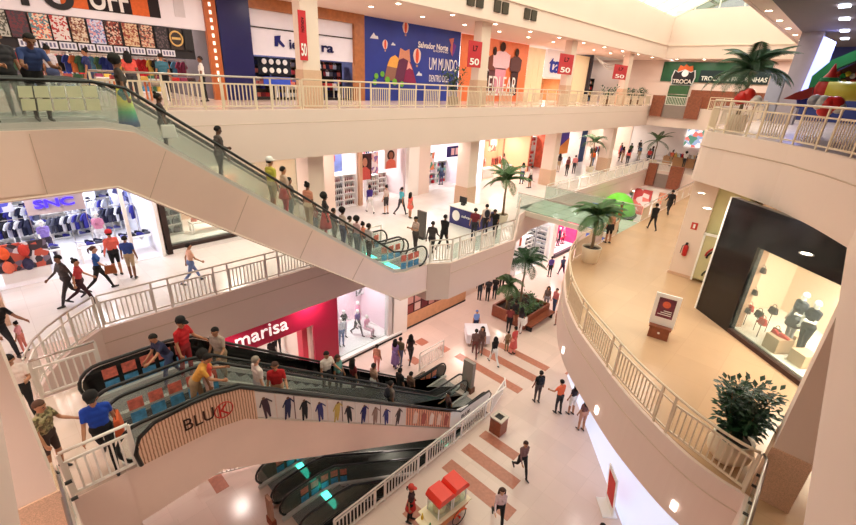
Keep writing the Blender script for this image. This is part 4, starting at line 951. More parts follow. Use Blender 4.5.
def balloon(x, y, s):
    c = onh(x, y); mb = MB(); mb.prismY([(c[0] + s * .5 * math.cos(t) * (1 if math.sin(t) > 0 else .9), c[1] + s * .62 * math.sin(t)) for t in [2 * PI * k / 18 for k in range(18)]], FY - .09, FY - .08); mb.build('balloon', cmat((236, 214, 204)), hd_)
    mb = MB(); mb.prismY([(c[0] + s * .2 * math.cos(t), c[1] + s * .6 * math.sin(t)) for t in [2 * PI * k / 14 for k in range(14)]], FY - .1, FY - .09); mb.build('balloon_stripe', cmat((224, 90, 60)), hd_)
    mb = MB(); mb.prismY([(c[0] - s * .1, c[1] - s * .9), (c[0] + s * .1, c[1] - s * .9), (c[0] + s * .12, c[1] - s * .72), (c[0] - s * .12, c[1] - s * .72)], FY - .1, FY - .09); mb.build('basket', cmat((200, 160, 110)), hd_)
balloon(417, 56, .72); balloon(385, 44.5, .42); balloon(405.5, 27.5, .52)
for (x, y, s) in ((374, 37, .7), (393, 44.5, .4), (419, 74.5, .6)):
    c = onh(x, y); mb = MB(); mb.prismY([(c[0] - s * .45, c[1] - s * .12), (c[0] + s * .45, c[1] - s * .12), (c[0] + s * .4, c[1] + s * .1), (c[0] + s * .15, c[1] + s * .12), (c[0] - s * .05, c[1] + s * .32), (c[0] - s * .25, c[1] + s * .1)], FY - .09, FY - .08); mb.build('cloud', cmat((226, 232, 240)), hd_)
for (t, xa, xb, y, h, b) in (('Salvador Norte', 418, 448, 46, .36, True), ('SHOPPING', 433, 448, 51.5, .12, False), ('UM MUNDO', 429, 457, 64.5, .75, False), ('DENTRO DELE', 429, 448.5, 78.5, .42, False), ('PRA VOCE', 421, 448, 92, .5, False)):
    a = onh(xa, y); b_ = onh(xb, y + (xb - xa) * .02)
    if t == 'PRA VOCE': continue
    mb = text_mb(t, b_[0] - a[0], h, .01, bold=b); xf(mb, ((a[0] + b_[0]) / 2, FY - .085, (a[1] + b_[1]) / 2)); mb.build('slogan_text', WHITE, hd_)
poly_h([(449, 39), (454, 38), (453.5, 43), (455, 48), (452, 56), (450, 50), (451, 45)], (200, 120, 110), 'ribbon_mark'); poly_h([(453, 42), (456, 46), (454, 53), (452, 57)], (120, 60, 150), 'ribbon_mark', .01)
# -- 4 orange fashion poster
op = flat(25.9, 34.7, FY, L2, 16.95, mat('poster_orange', (232, 124, 70), .45, var=.06), 'fashion_poster', 'large orange fashion poster with three standing figures and white letters', 'poster', t=.06)
def fig(xc, w, zt, c1, c2, hair_c, dy=0):
    z0 = L2 + .5; H_ = zt - z0
    for (nm, pts, c) in (('figure_legs', [(-.3, 0), (-.05, 0), (0, .4), (.05, 0), (.3, 0), (.33, .52), (-.33, .52)], c2), ('figure_torso', [(-.33, .5), (.33, .5), (.5, .56), (.52, .78), (.2, .84), (-.2, .84), (-.52, .78), (-.5, .56)], c1)):
        mb = MB(); mb.prismY([(xc + a * w, z0 + b * H_) for a, b in pts], FY - .08 - dy, FY - .07 - dy); mb.build(nm, cmat(c), op)
    mb = MB(); mb.prismY([(xc + .17 * w * math.cos(t), z0 + (.92 + .09 * math.sin(t)) * H_) for t in [2 * PI * k / 14 for k in range(14)]], FY - .1 - dy, FY - .09 - dy); mb.build('figure_head', cmat(hair_c), op)
fig(28.9, 1.7, 16.3, (206, 196, 200), (60, 40, 44), (70, 50, 44)); fig(30.9, 2.2, 16.8, (236, 206, 214), (226, 160, 180), (60, 40, 34), .03); fig(32.9, 1.6, 16.5, (96, 66, 66), (64, 44, 48), (62, 44, 38), .06); fig(29.9, 1.4, 16.4, (120, 70, 60), (110, 70, 76), (60, 44, 40), .02)
mb = text_mb('REDLEAR', 4.5, 1.25, .01); xf(mb, (30.9, FY - .2, 13.75)); mb.build('poster_text', WHITE, op)
mb = MB(); [mb.box(27 + k * .55, 27.4 + k * .55, FY - .21, FY - .2, 12.95, 13.1) for k in range(11)]; q = mb.build('small_print', WHITE, op); q['kind'] = 'stuff'
# -- 5 cream doors, 'ta' shop, dark bar, cream wall
DRC = mat('cream_door', (240, 224, 184), .4, var=.02)
for i, x in enumerate((34.8, 35.7, 36.6)):
    flat(x, x + .85, FY, L2, 16.8, DRC, 'shutter_door', ['tall cream shutter panel just right of the orange poster', 'middle tall cream shutter panel', 'tall cream shutter panel beside the blue lettered shop'][i], 'shutter', t=.08)
ts = flat(37.6, 41.5, FY, 14.6, 16.9, mat('shop_sign_white', (238, 236, 240), .4, var=.01), 'shop_sign', 'white shop sign with big blue letters beside the third upper column', 'sign', t=.15)
mb = text_mb('ta', 2.0, 1.2, .05, bold=True); xf(mb, (39.2, FY - .2, 15.6)); mb.build('letter', cmat((40, 60, 160)), ts)
room(37.6, 43.2, FY, 25, L2, 14.6, mat('shop_back_tan', (200, 140, 90), .6, var=.1), 120)
flat(43.3, 46.3, FY, L2, 16.8, DRC, 'shutter_door', 'cream shutter panel between the third column and the dark bar', 'shutter', t=.08)
room(46.4, 53.9, 21.6, 25, L2, ZC, mat('bar_dark', (44, 42, 54), .6, var=.1), 60, sides=(1, 0))

for i, x in enumerate((48.0, 49.6, 51.2)):
    shelf_unit(x, 23.5, L2, 1.1, 2.4, .4, 4, ['bar shelf at the left with bottles', 'bar shelf in the middle with bottles', 'bar shelf at the right with bottles'][i], 'bottle', 'bottle on a bar shelf far away', 'bottles in the dark bar', PAL, 5, M=STEELD, sc=1.6)
for k in range(3):
    mb = MB(); mb.tube([(46.2 + 7 * t / 10, 21.2, 16.8 - .5 * math.sin(PI * t / 10) * (1 + k * .4) - .1 * t / 10) for t in range(11)], .05, 5); tag(mb.build('garland', cmat((226, 220, 210))), ['upper garland swagged over the dark bar front', 'middle garland swagged over the dark bar front', 'lowest garland swagged over the dark bar front'][k], 'garland')
# -- red sale banners on the upper columns
for i, (xc, px0, px1, py0, py1) in enumerate(((10.1, 297.5, 307.5, 12.5, 53), (21.5, 469, 480, 40, 68), (32.2, 560.5, 571, 53, 75), (43.2, 615, 625, 64, 80))):
    a = atY(px0, py0, 16.75); b = atY(px1, py1, 16.75); z1, z0 = (16.05, 14.3) if i == 0 else (a[2], b[2])
    x0, x1 = a[0], b[0]
    e = flat(x0, x1, 16.76, z0, z1, mat('banner_red', (196, 28, 40), .5, var=.04), 'sale_banner', ['red 50 sale banner on the first upper column', 'red 50 sale banner on the second upper column beside the orange poster', 'red 50 sale banner on the third upper column', 'small red 50 sale banner on the farthest upper column'][i], 'banner', t=.03)
    w = x1 - x0; hh = z1 - z0
    mb = text_mb('50', w * .7, hh * .26, .01, bold=True); xf(mb, ((x0 + x1) / 2, 16.72, z0 + hh * .22)); mb.build('banner_text', WHITE, e)
    mb = text_mb('LIQUIDA' if i == 0 else 'L7', w * .35 if i else hh * .3, hh * .22 if i else w * .4, .01, bold=True)
    if i == 0: mb.v = [(v[2], v[1], v[0]) for v in mb.v]
    xf(mb, ((x0 + x1) / 2, 16.72, z0 + hh * .72)); mb.build('banner_text', cmat((60, 14, 26)), e)
# -- end wall: football card counter
tw = flat(0, 1, 0, 0, 1, WHITE, 'x'); bpy.data.objects.remove(tw)
gp = empty('counter_sign', (53.9, 12, 14.9), 'dark green wall sign reading TROCA DE FIGURINHAS with a crest', 'sign')
mb = MB(); mb.box(53.9, 53.98, 7.5, 17.1, 14.95, 16.85); mb.build('sign_board', mat('sign_green', (24, 84, 50), .5, var=.12, scale=1.5), gp)
mb = MB(); mb.box(53.86, 53.9, 7.5, 13.4, 14.98, 16.1); mb.build('text_band', cmat((30, 48, 48)), gp)
for t, yc, w, h, z in (('TROCA DE FIGURINHAS', 10.0, 5.6, .42, 15.35), ('ALBUM DA COPA'[:0] + 'ACADEMIA', 10.1, 2.0, .3, 15.85)):
    mb = text_mb(t, w, h, .03, bold=True); xf(mb, (53.84, yc + .4, z), -PI / 2); mb.build('sign_text', cmat((220, 224, 210)), gp)
e = empty('crest_sign', (53.7, 14.9, 14.6), 'black crest sign with a football, orange rays and the word TROCA', 'sign')
def cr(pts, c, nm, dx): mb = MB(); mb.add([(53.8 - dx, 14.85 - a, 15.2 + b) for a, b in pts] + [(53.76 - dx, 14.85 - a, 15.2 + b) for a, b in pts], [tuple(range(len(pts))), tuple(range(2 * len(pts) - 1, len(pts) - 1, -1))] + [(i, (i + 1) % len(pts), len(pts) + (i + 1) % len(pts), len(pts) + i) for i in range(len(pts))]); mb.build(nm, cmat(c), e)
cr([(-.75, .7), (-.55, 1.35), (-.2, 1.2), (0, 1.45), (.3, 1.2), (.65, 1.3), (.8, .7)], (196, 96, 50), 'rays', 0)
cr([(-1.0, .9), (-1.15, .2), (-1.0, -.6), (1.0, -.6), (1.15, .2), (1.0, .9), (.6, .7), (0, .95), (-.6, .7)], (200, 200, 196), 'shield_border', .02)
cr([(-.9, .8), (-1.05, .2), (-.9, -.52), (.9, -.52), (1.05, .2), (.9, .8), (.6, .62), (0, .86), (-.6, .62)], (38, 34, 36), 'shield', .04)
cr([(.1 + .32 * math.cos(t), .55 + .32 * math.sin(t)) for t in [2 * PI * k / 16 for k in range(16)]], (236, 232, 226), 'ball', .08)
mb = text_mb('TROCA', 1.8, .42, .03, bold=True); xf(mb, (53.64, 14.85, 14.98), -PI / 2); mb.build('crest_text', cmat((226, 214, 200)), e)
mb = MB(); mb.box(53.2, 53.75, 14.0, 15.8, L2 + .012, 14.55); mb.build('pedestal_panel', cmat((60, 96, 60)), e)
mb = MB(); mb.box(51.6, 52.3, 5.0, 13.2, L2 + .012, 14.2); tag(mb.build('counter', WOODB), 'long brown wooden counter below the green sign', 'counter')
for i, (y0, y1) in enumerate(((14.9, 16.05), (11.6, 12.8))):
    mb = MB(); mb.box(49.6, 50.0, y0, y1, 11.55, 13.55); tag(mb.build('brown_panel', WOODB), ['brown wooden block on the upper end balcony, beside the back walkway', 'brown wooden block on the upper end balcony, nearer the palm'][i], 'panel')
    y0, y1 = ((14.0, 14.85), (11.5, 12.7))[i]; mb = MB(); mb.box(49.5, 50.1, y0, y1, 4.6, 6.9); tag(mb.build('brown_panel', WOODB), ['brown wooden block on the middle end balcony, left one', 'brown wooden block on the middle end balcony, right one'][i], 'panel')
GREYP = mat('grey_panel', (140, 122, 116), .5, var=.03)
mb = MB(); mb.box(49.8, 50.0, 12.8, 14.9, 11.5, 12.7); tag(mb.build('grey_panel', GREYP), 'grey balcony panel between the two brown blocks of the upper end', 'panel')
mb = MB(); mb.box(49.85, 50.05, 12.7, 14.8, 4.5, 5.9); tag(mb.build('grey_panel', GREYP), 'grey balcony panel between the two brown blocks of the middle end', 'panel')
railing([(49.9, 14.85), (49.9, 12.85)], L2 + .1, 'small steel railing above the upper grey panel at the far end', RAILW, HM=STEEL)
railing([(49.95, 14.7), (49.95, 12.8)], L1 - .1, 'small railing above the middle grey panel at the far end', RAILW, HM=STEEL)
# -- vents on the upper fascia
for i, x in enumerate((19.3, 21.6, 24.6)):
    e = empty('air_vent', (x, 16.1, 17.6), ['pair of dark air vents high on the white wall, first from the left', 'middle pair of dark air vents high on the white wall', 'pair of dark air vents high on the white wall, last towards the skylight'][i], 'vent')
    for d in (0, .75): mb = MB(); mb.box(x + d, x + d + .55, 16.1, 16.19, 17.42, 17.98); mb.build('grille', cmat((70, 60, 50)), e)
# ================= play area at the right of the second floor ====================
PX = 21.5
def blk(name, poly, x0, x1, c, label, cat, rough=.35):
    """outline in (y, z) seen along X, solid between x0 and x1"""
    n = len(poly); v = [(x0, y, z) for y, z in poly] + [(x1, y, z) for y, z in poly]
    mb = MB(); mb.add(v, [tuple(range(n)), tuple(range(2 * n - 1, n - 1, -1))] + [(i, n + i, n + (i + 1) % n, (i + 1) % n) for i in range(n)]); o = mb.build(name, mat('toy_%d_%d_%d' % c, c, rough, var=.08)); return tag(o, label, cat)
def yz(x, y, X): p = atX(x, y, X); return (p[1], p[2])
blk('inflatable_arch', [yz(*q, 24) for q in ((806, 95), (812, 76), (832, 60), (856, 50), (880, 48), (880, 58), (858, 60), (838, 68), (824, 84), (822, 98))], 24, 24.8, (30, 100, 56), 'dark green inflatable arch of the play area', 'play structure')
blk('inflatable_wall', [yz(*q, 25) for q in ((824, 96), (836, 72), (858, 62), (880, 60), (880, 96))], 25, 25.4, (96, 30, 30), 'dark red climbing wall with coloured dots inside the green arch', 'play structure')
for k in range(10):
    q = atX(838 + (k % 5) * 5.0, 74 + (k // 5) * 8 + (k % 2) * 2, 24.95); mb = MB(); mb.ell(q, (.06, .1, .1), 8, 6); tag(mb.build('climbing_hold', cmat([(220, 70, 50), (40, 140, 70), (230, 200, 60), (220, 210, 200)][k % 4])), 'small round climbing hold on the dark red wall', 'hold', 'climbing holds on the red wall')
mb = MB(); p0 = atX(826, 91, 21); p1 = atX(885, 92, 21); mb.tube([p0, p1], .3, 12); tag(mb.build('inflatable_tube', mat('tube_yellow', (206, 196, 70), .4, var=.05), None, True), 'yellow green inflatable tube lying behind the balcony railing', 'play structure')
q = atX(826, 90, 21.5); mb = MB(); mb.lathe([(.3, -.3), (.34, .1), (.28, .3), (.12, .55), (.02, .85)], q, 14); e = mb.build('toy_tower', mat('tower_red', (190, 40, 46), .4, var=.1), None, True); tag(e, 'red cone topped toy tower with a green stripe in the play area', 'play structure')
mb = MB(); mb.lathe([(.3, .26), (.31, .3), (.27, .38), (.24, .4)], q, 14, False); mb.build('stripe', cmat((40, 120, 80)), e)
q = atX(812, 96, 19.6); blk('inflatable_roof', [yz(*q2, 21.5) for q2 in ((783, 99), (795, 93), (812, 87), (812, 97), (800, 100))], 21.5, 22.4, (150, 34, 34), 'dark red slanting roof of the small play house', 'play structure'); blk('play_house', [yz(*q2, 21.8) for q2 in ((796, 108), (797, 98), (826, 96), (828, 110))], 21.8, 22.6, (40, 60, 170), 'blue base of the play house behind the balcony railing', 'play structure')
blk('play_house', [yz(*q2, 22.6) for q2 in ((806, 98), (808, 88), (820, 86), (824, 98))], 22.7, 23.2, (30, 110, 70), 'green side of the play house beside the red cone tower', 'play structure')
for i, (x, y, r, c) in enumerate(((743, 97, .26, (214, 40, 34)), (748, 95, .24, (220, 50, 40)), (740, 99, .2, (206, 40, 40)), (756, 101, .2, (236, 226, 226)), (822, 103, .24, (210, 206, 210)), (828, 105, .27, (214, 40, 40)), (835, 104, .24, (214, 40, 40)), (825, 110, .22, (206, 36, 36)), (839, 108, .18, (236, 230, 228)), (815, 101, .2, (150, 146, 160)))):
    q = atX(x, y, 20.6 - (.9 if x > 800 else 0)); mb = MB(); mb.ell(q, (r * .8, r, r), 12, 8); tag(mb.build('party_balloon', mat('balloon_%d' % i, c, .3, var=.02), None, True), 'red balloon tied behind the balcony railing' if c[0] > c[1] * 2 else 'white or grey balloon tied behind the balcony railing', 'balloon', 'red balloons behind the railing' if c[0] > c[1] * 2 else 'pale balloons behind the railing')
pa = [atX(x, y, 31) for x, y in ((824, 36), (836, 42), (815, 100), (797, 100))]
mb = MB(); v = [tuple(q) for q in pa] + [(q[0] + .3, q[1], q[2]) for q in pa]; mb.add(v, [(0, 1, 2, 3), (7, 6, 5, 4), (0, 4, 5, 1), (1, 5, 6, 2), (2, 6, 7, 3), (3, 7, 4, 0)]); tag(mb.build('lit_panel', mat('lit_panel_blue', (150, 160, 240), emit=1.1)), 'tall blue glowing panel beside the grey pillar of the play area', 'light panel')
bxs('wall_play_back', 40, 40.2, -14, 3.4, L2, ZC, mat('play_wall_navy', (40, 50, 110), .6, var=.05))
for i, k in enumerate((790, 775)): 
    q = atX(k, 96, 34); mb = MB(); mb.box(34, 34.3, q[1] - .5, q[1] + .5, L2, L2 + 2.6); tag(mb.build('tall_panel', mat('pale_blue_panel', (160, 160, 180), .5, var=.02)), ['pale grey panel right of the big palm', 'pale grey panel hidden behind the big palm'][i], 'panel')
# ================= first floor (middle) shops =====================================
# -- SNC sports shop, front on Y=20
room(-7.8, 4.7, 20.0, 25.5, L1, 9.85, mat('sport_white', (240, 240, 250), .5, var=.03), 260, (.9, .93, 1), floorM=mat('sport_floor', (244, 242, 246), .15, var=.01))
sf = flat(-7.8, 4.7, 20.0, 9.45, S2, mat('sport_fascia', (246, 244, 250), .4, var=.01), 'shop_fascia', 'bright white fascia of the sports shop', 'shop front', t=.1)
sn = empty('shop_sign', (1.6, 19.85, 8.85), 'grey panel sign with blue SNC letters', 'sign')
mb = MB(); mb.box(.82, 2.45, 19.82, 19.9, 8.8, 9.5); mb.build('sign_panel', mat('sign_grey', (206, 196, 204), .4, var=.01), sn)
mb = text_mb('SNC', 1.12, .3, .06, bold=True); xf(mb, (1.6, 19.78, 9.17)); mb.build('letter', mat('letter_blue_glow', (70, 50, 235), emit=.6), sn)
for i, (x, nm) in enumerate(((3.55, 'slim white post between the sports shop door and its side window'), (4.62, 'white end post of the sports shop front'))):
    mb = MB(); mb.box(x, x + .12, 19.85, 20.0, L1, 9.5); tag(mb.build('shopfront_post', WHITE), nm, 'post')
shl = [(-.6, 24.8, 1.9), (1.4, 24.8, 1.7), (3.4, 24.8, 1.7)]
for i, (x, y, w) in enumerate(shl): shelf_unit(x, y, L1 + .02, w, 2.9, .4, 7, ['tall shoe wall at the left of the sports shop', 'tall shoe wall under the SNC sign', 'tall shoe wall at the right of the sports shop'][i], 'shoe', 'sports shoe on the white wall shelves of the sports shop', 'sports shoes on the wall shelves', PALB, 6)
for i, (x, y) in enumerate(((.3, 22.9), (2.1, 22.6), (3.9, 22.9))):
    garment_rack(x, y, L1 + .02, 1.3, ['rack of blue tops behind the sign', 'rack of navy tops in the middle of the sports shop', 'rack of blue and white tops in the side window'][i], 'blue, navy or white sports top on a rack', 'sports tops on the racks', PALB, n=9, h=1.7)
for i, (x, y) in enumerate(((.9, 21.6), (2.6, 21.3), (4.1, 21.4))):
    table(x, y, L1 + .02, 1.2, .7, .7, ['white shoe table near the front of the sports shop, left', 'white shoe table by the shoppers in red and blue', 'white shoe table in the side window'][i])
    for k in range(8): item('shoe', (x - .45 + .3 * (k % 4), y - .16 + .32 * (k // 4), L1 + .725), 0, RR.choice(PALB), 'sports shoe on a white table of the sports shop', 'sports shoes on the tables')
pk = [((236, 96, 50), 'orange backpack on the sports shop side wall, upper row', 12, 276), ((196, 60, 50), 'red backpack on the sports shop side wall, upper row', 27, 271), ((220, 110, 84), 'salmon backpack on the sports shop side wall, lower row', 16, 288), ((50, 50, 84), 'navy backpack on the sports shop side wall, lower row', 31, 284)]
for c, lb, x, y in pk:
    item('backpack', (-.12 if x < 20 else .42, 20.42 if y > 280 else 20.44, L1 + (.42 if y > 280 else .95)), 0, c, lb, None, .95)
bk = MB(); bk.box(-.35, 1.0, 20.45, 20.8, L1 + .02, L1 + .42); tag(bk.build('display_plinth', WHITE), 'low white plinth below the backpacks', 'plinth')
bk = MB(); bk.box(-.5, 1.1, 20.55, 20.62, L1 + .42, L1 + 1.45); tag(bk.build('display_board', speckle('pack_board', [(60, 50, 60), (200, 90, 70), (120, 110, 130), (226, 220, 226)], 5)), 'white board behind the backpacks', 'board')
big = flat(2.2, 3.4, 23.9, 7.7, 9.2, speckle('poster_sport', [(40, 44, 90), (226, 226, 236), (30, 30, 50), (200, 206, 226)], 3), 'sport_poster', 'large dark blue and white sport poster inside the shop', 'poster')
mannequin((2.95, 21.9, L1 + .02), -110, 'white mannequin in a pink top standing in the sports shop', (226, 150, 180), (235, 235, 240))
mannequin((1.2, 22.2, L1 + .02), -80, 'white mannequin in a violet top under the SNC sign', (150, 130, 210), (60, 50, 70), pose='walk')
# -- dark framed accessories shop X 4.8..11
room(4.85, 11.5, 20.3, 23.5, L1 + .35, 9.9, mat('access_back', (240, 206, 180), .6, var=.03), 110, (1, .85, .72), floorM=WHITE)
af = empty('shop_window', (7.8, 20.1, L1), 'dark framed shop window with handbags and peach panels', 'shop front')
for (x0, x1, z0, z1) in ((4.85, 5.05, L1, 10.0), (5.05, 11.5, L1 + .2, L1 + .36)): mb = MB(); mb.box(x0, x1, 19.95, 20.2, z0, z1); mb.build('dark_frame', cmat((58, 42, 38)), af)
mb = MB(); mb.box(4.85, 11.5, 19.98, 20.25, L1, L1 + .2); mb.build('base', WHITE, af)
mb = MB(); mb.box(5.05, 11.5, 20.05, 20.07, L1 + .36, 9.9); mb.build('window_glass', GL, af)
shelf_unit(5.6, 21.4, L1 + .38, .8, 2.2, .3, 5, 'narrow tall shelf of dark handbags at the left of the dark framed window', 'handbag', 'dark handbag on the narrow shelf', 'handbags on the narrow shelf', [(70, 52, 50), (110, 90, 84), (40, 34, 36)], 2)
for i, x in enumerate((6.9, 7.75, 8.6)): flat(x, x + .6, 22.4, 7.0, 8.9, cmat([(226, 120, 76), (214, 110, 84), (236, 140, 100)][i]), 'fabric_hanging', ['left orange fabric panel in the dark framed window', 'middle orange fabric panel in the dark framed window', 'right orange fabric panel in the dark framed window'][i], 'panel')
table(7.6, 21.3, L1 + .38, 2.6, .6, .5, 'long low white window table with small bags')
for k in range(6): item('handbag', (6.5 + k * .42, 21.3, L1 + .885), 0, RR.choice([(80, 60, 56), (236, 226, 216), (200, 110, 90)]), 'small bag on the low table of the dark framed window', 'bags on the low window table', .8)
# -- behind the upper escalators and further along, fronts on Y=21.5
F1 = 21.5
bxs('wall_shop_front_left', 11.5, 13.6, 20.0, 20.4, L1, S2, WALL)
bxs('wall_shop_header', 11.5, 62, F1 - .1, F1 + .3, 9.75, S2, WALL)
# white cosmetic shelves (px 318-358)
room(13.7, 16.3, F1, 24.5, L1, 9.75, WHITE, 70, (1, .93, .9), floorM=WHITE)
flat(13.75, 14.2, F1 - .1, L1, 9.7, mat('lightbox_blue', (196, 216, 250), emit=.5), 'light_box', 'narrow pale blue light box beside the shelves behind the escalator', 'light box', t=.1)
flat(14.4, 16.2, 23.0, 8.2, 9.7, mat('poster_blue_pale', (130, 150, 220), .5, var=.3, scale=1.2), 'shop_poster', 'blue and white poster with a red round emblem', 'poster')
mb = MB(); mb.tube([(15.1 + .42 * math.cos(2 * PI * k / 24), 22.9, 9.1 + .42 * math.sin(2 * PI * k / 24)) for k in range(24)], .11, 6, True); tag(mb.build('round_emblem', cmat((206, 66, 56))), 'red ring emblem on the blue poster behind the escalator', 'emblem')
for i, x in enumerate((14.95, 15.85)): shelf_unit(x, 21.7, L1, .85, 2.0, .35, 5, ['white shelf with cosmetics, left of the pair behind the escalator', 'white shelf with cosmetics, right of the pair behind the escalator'][i], 'bottle', 'small cosmetics bottle on the shelves behind the escalator', 'cosmetics bottles', [(190, 120, 100), (60, 44, 50), (226, 190, 180), (150, 60, 80)], 6)
# perfume shop with two portraits (358-404)
room(16.5, 20.3, F1, 25, L1, 9.75, mat('perfume_back', (236, 220, 224), .4, var=.02), 80, (1, .95, .93), floorM=FLW)
bxs('wall_shop_pier', 16.3, 16.55, F1 - .2, F1 + .2, L1, 9.75, mat('pier_tan', (206, 160, 130), .5, var=.04))
def portrait(x0, x1, y, z0, z1, bgc, skin, top, hairc, label):
    o = flat(x0, x1, y, z0, z1, cmat(bgc), 'portrait_poster', label, 'poster'); w = x1 - x0; h = z1 - z0; xc = (x0 + x1) / 2
    for nm, c, pts, dy in (('hair', hairc, [(xc + .3 * w * math.cos(t), z0 + h * (.68 + .26 * math.sin(t))) for t in [2 * PI * k / 16 for k in range(16)]], 0), ('face', skin, [(xc + .17 * w * math.cos(t), z0 + h * (.68 + .17 * math.sin(t))) for t in [2 * PI * k / 16 for k in range(16)]], .01), ('dress', top, [(x0 + .08 * w, z0), (x1 - .08 * w, z0), (x1 - .14 * w, z0 + .36 * h), (xc + .1 * w, z0 + .5 * h), (xc - .1 * w, z0 + .5 * h), (x0 + .14 * w, z0 + .36 * h)], .005)):
        mb = MB(); mb.prismY(pts, y - .045 - dy, y - .035 - dy); mb.build(nm, cmat(c), o)
portrait(16.7, 17.8, F1 + .5, 7.7, 9.35, (72, 34, 40), (206, 140, 116), (214, 90, 80), (50, 22, 24), 'dark framed portrait poster of a woman in red, left of the perfume shop')
portrait(18.9, 20.0, F1 + .5, 8.2, 9.5, (226, 196, 190), (150, 92, 72), (226, 110, 90), (50, 26, 24), 'portrait poster of a curly haired woman in coral, right of the perfume shop')
for i, (x, y) in enumerate(((17.3, 23.0), (18.4, 22.6), (19.5, 23.0))): shelf_unit(x, y, L1, .95, 1.5, .35, 4, ['low perfume shelf under the left portrait', 'middle low perfume shelf', 'low perfume shelf under the right portrait'][i], 'bottle', 'perfume bottle on a low white shelf', 'perfume bottles', [(226, 170, 160), (170, 70, 80), (236, 220, 200), (120, 80, 110)], 5)
flat(20.3, 21.3, F1 - .1, L1, 9.75, WALLW, 'cream_panel', 'plain white panel right of the perfume shop', 'panel', t=.3)
bxs('wall_shop_pier', 21.3, 22.5, F1 - .3, F1 + .2, L1, 9.75, WALL)
# (426-462) shop with posters
room(22.5, 26.4, F1, 25, L1, 9.75, mat('poster_shop_back', (236, 228, 240), .5, var=.04), 85, (1, .95, .95), floorM=FLW)
flat(24.9, 26.3, F1 + .3, 8.5, 9.3, cmat((50, 40, 110)), 'shop_poster', 'navy poster with pale squares inside the shop left of the second column', 'poster')
for k in range(2): flat(25.35 + k * .5, 25.7 + k * .5, F1 + .25, 8.65, 9.15, cmat((236, 190, 200)), 'picture_square', ['left pale square on the navy poster', 'right pale square on the navy poster'][k], 'picture')
flat(22.9, 24.1, F1 + .8, 7.6, 8.9, speckle('pic_orange', [(226, 130, 90), (240, 200, 180), (90, 150, 130), (236, 226, 230)], 3), 'shop_poster', 'orange and white picture in the shop with the navy poster', 'poster')
for i, x in enumerate((23.3, 24.5, 25.7)): shelf_unit(x, 22.9, L1, 1.1, 1.8, .4, 4, ['shelf of dolls at the left under the orange picture', 'shelf of dolls in the middle', 'shelf of dolls below the navy poster'][i], 'boxed_toy', 'small boxed doll in the shop with the navy poster', 'boxed dolls', [(200, 60, 70), (120, 190, 160), (236, 220, 226), (90, 90, 130), (226, 150, 120)], 4)
# bright blue edge strip and peach shop (487-520)
flat(26.5, 27.6, F1 - .1, L1, 9.75, WALL, 'wall_panel', 'cream pier panel behind the second column', 'panel', t=.3)
flat(27.7, 28.9, F1 - .1, L1, 9.7, mat('lightbox_white', (226, 238, 250), emit=.6), 'light_box', 'tall glowing pale light box behind the palm by the kiosk', 'light box', t=.1)
room(29.2, 36.2, F1, 25, L1, 9.75, mat('peach_back', (238, 196, 160), .6, var=.02), 150, (1, .88, .8), floorM=mat('peach_floor', (246, 224, 206), .3, var=.02))
bxs('wall_shop_mullion', 31.9, 32.0, F1 - .05, F1 + .05, L1, 9.75, cmat((196, 150, 120)))
mb = text_mb('maris', 1.0, .22, .02); xf(mb, (34.2, 24.85, 8.9)); tag(mb.build('wall_lettering', cmat((120, 84, 70))), 'small brown lettering on the peach shop back wall', 'lettering')
for i, (x, y) in enumerate(((30.2, 22.8), (31.4, 23.2), (33.0, 23.0), (34.4, 23.2))): garment_rack(x, y, L1, 1.0, ['rack of red clothes at the left of the peach shop', 'second rack of red clothes in the peach shop', 'rack of pale clothes right of the mullion', 'rack of coral clothes at the right of the peach shop'][i], 'red or pink garment in the peach shop', 'garments in the peach shop', PALR, n=7)
for i, x in enumerate((30.8, 33.6)): mb = MB(); mb.box(x - .8, x + .8, 22.0, 22.6, L1, L1 + .8); tag(mb.build('display_plinth', WHITE), ['white plinth with red shoes left in the peach shop', 'round white plinth right in the peach shop'][i], 'plinth')
# red goods shop (522-545)
room(36.4, 39.5, F1, 25, L1, 9.75, mat('red_shop_back', (206, 96, 70), .6, var=.25, scale=3), 120, (1, .8, .7))
for i, x in enumerate((37.1, 38.6)): shelf_unit(x, 22.6, L1, 1.3, 3.0, .4, 7, ['tall shelf of red goods, left', 'tall shelf of red goods, right'][i], 'handbag', 'red or orange bag on a tall shelf beyond the peach shop', 'red bags on the tall shelves', PALR, 4)
# purple banner shop (568-595)
room(40.5, 48.5, F1, 26, L1, 9.75, mat('fair_back', (226, 206, 196), .6, var=.05), 170)
flat(41, 44.8, F1 + .5, 7.8, 9.6, mat('banner_violet', (74, 50, 150), .5, var=.2), 'shop_banner', 'violet and orange promotional banner at the far shops', 'banner')
mb = MB(); mb.prismY([(41.0, 7.3), (44.8, 7.3), (44.8, 8.9), (43.4, 8.3)], F1 + .4, F1 + .43); tag(mb.build('orange_wedge', cmat((226, 140, 70))), 'orange wedge shaped board below the violet banner', 'board')
flat(46.3, 47.6, F1 - .2, L1, 9.7, cmat((50, 70, 110)), 'cladding_board', 'dark blue post panel right of the violet banner', 'panel')
room(48.6, 61.7, F1, 27, L1, S2, mat('food_back', (240, 214, 196), .6, var=.03), 300, sides=(0, 1))
for i, (x, y, c) in enumerate(((49.6, 21.2, (200, 60, 60)), (51.2, 21.4, (60, 44, 50)), (52.8, 21.2, (220, 120, 110)), (54.2, 21.4, (70, 90, 60)))): garment_rack(x, y, L1, 1.2, ['rack of red clothes at the far corner', 'rack of dark clothes at the far corner', 'rack of pink clothes at the far corner', 'rack of green clothes at the far corner'][i], 'clothes on the racks at the far corner of the middle floor', 'clothes at the far corner', PAL, n=6)
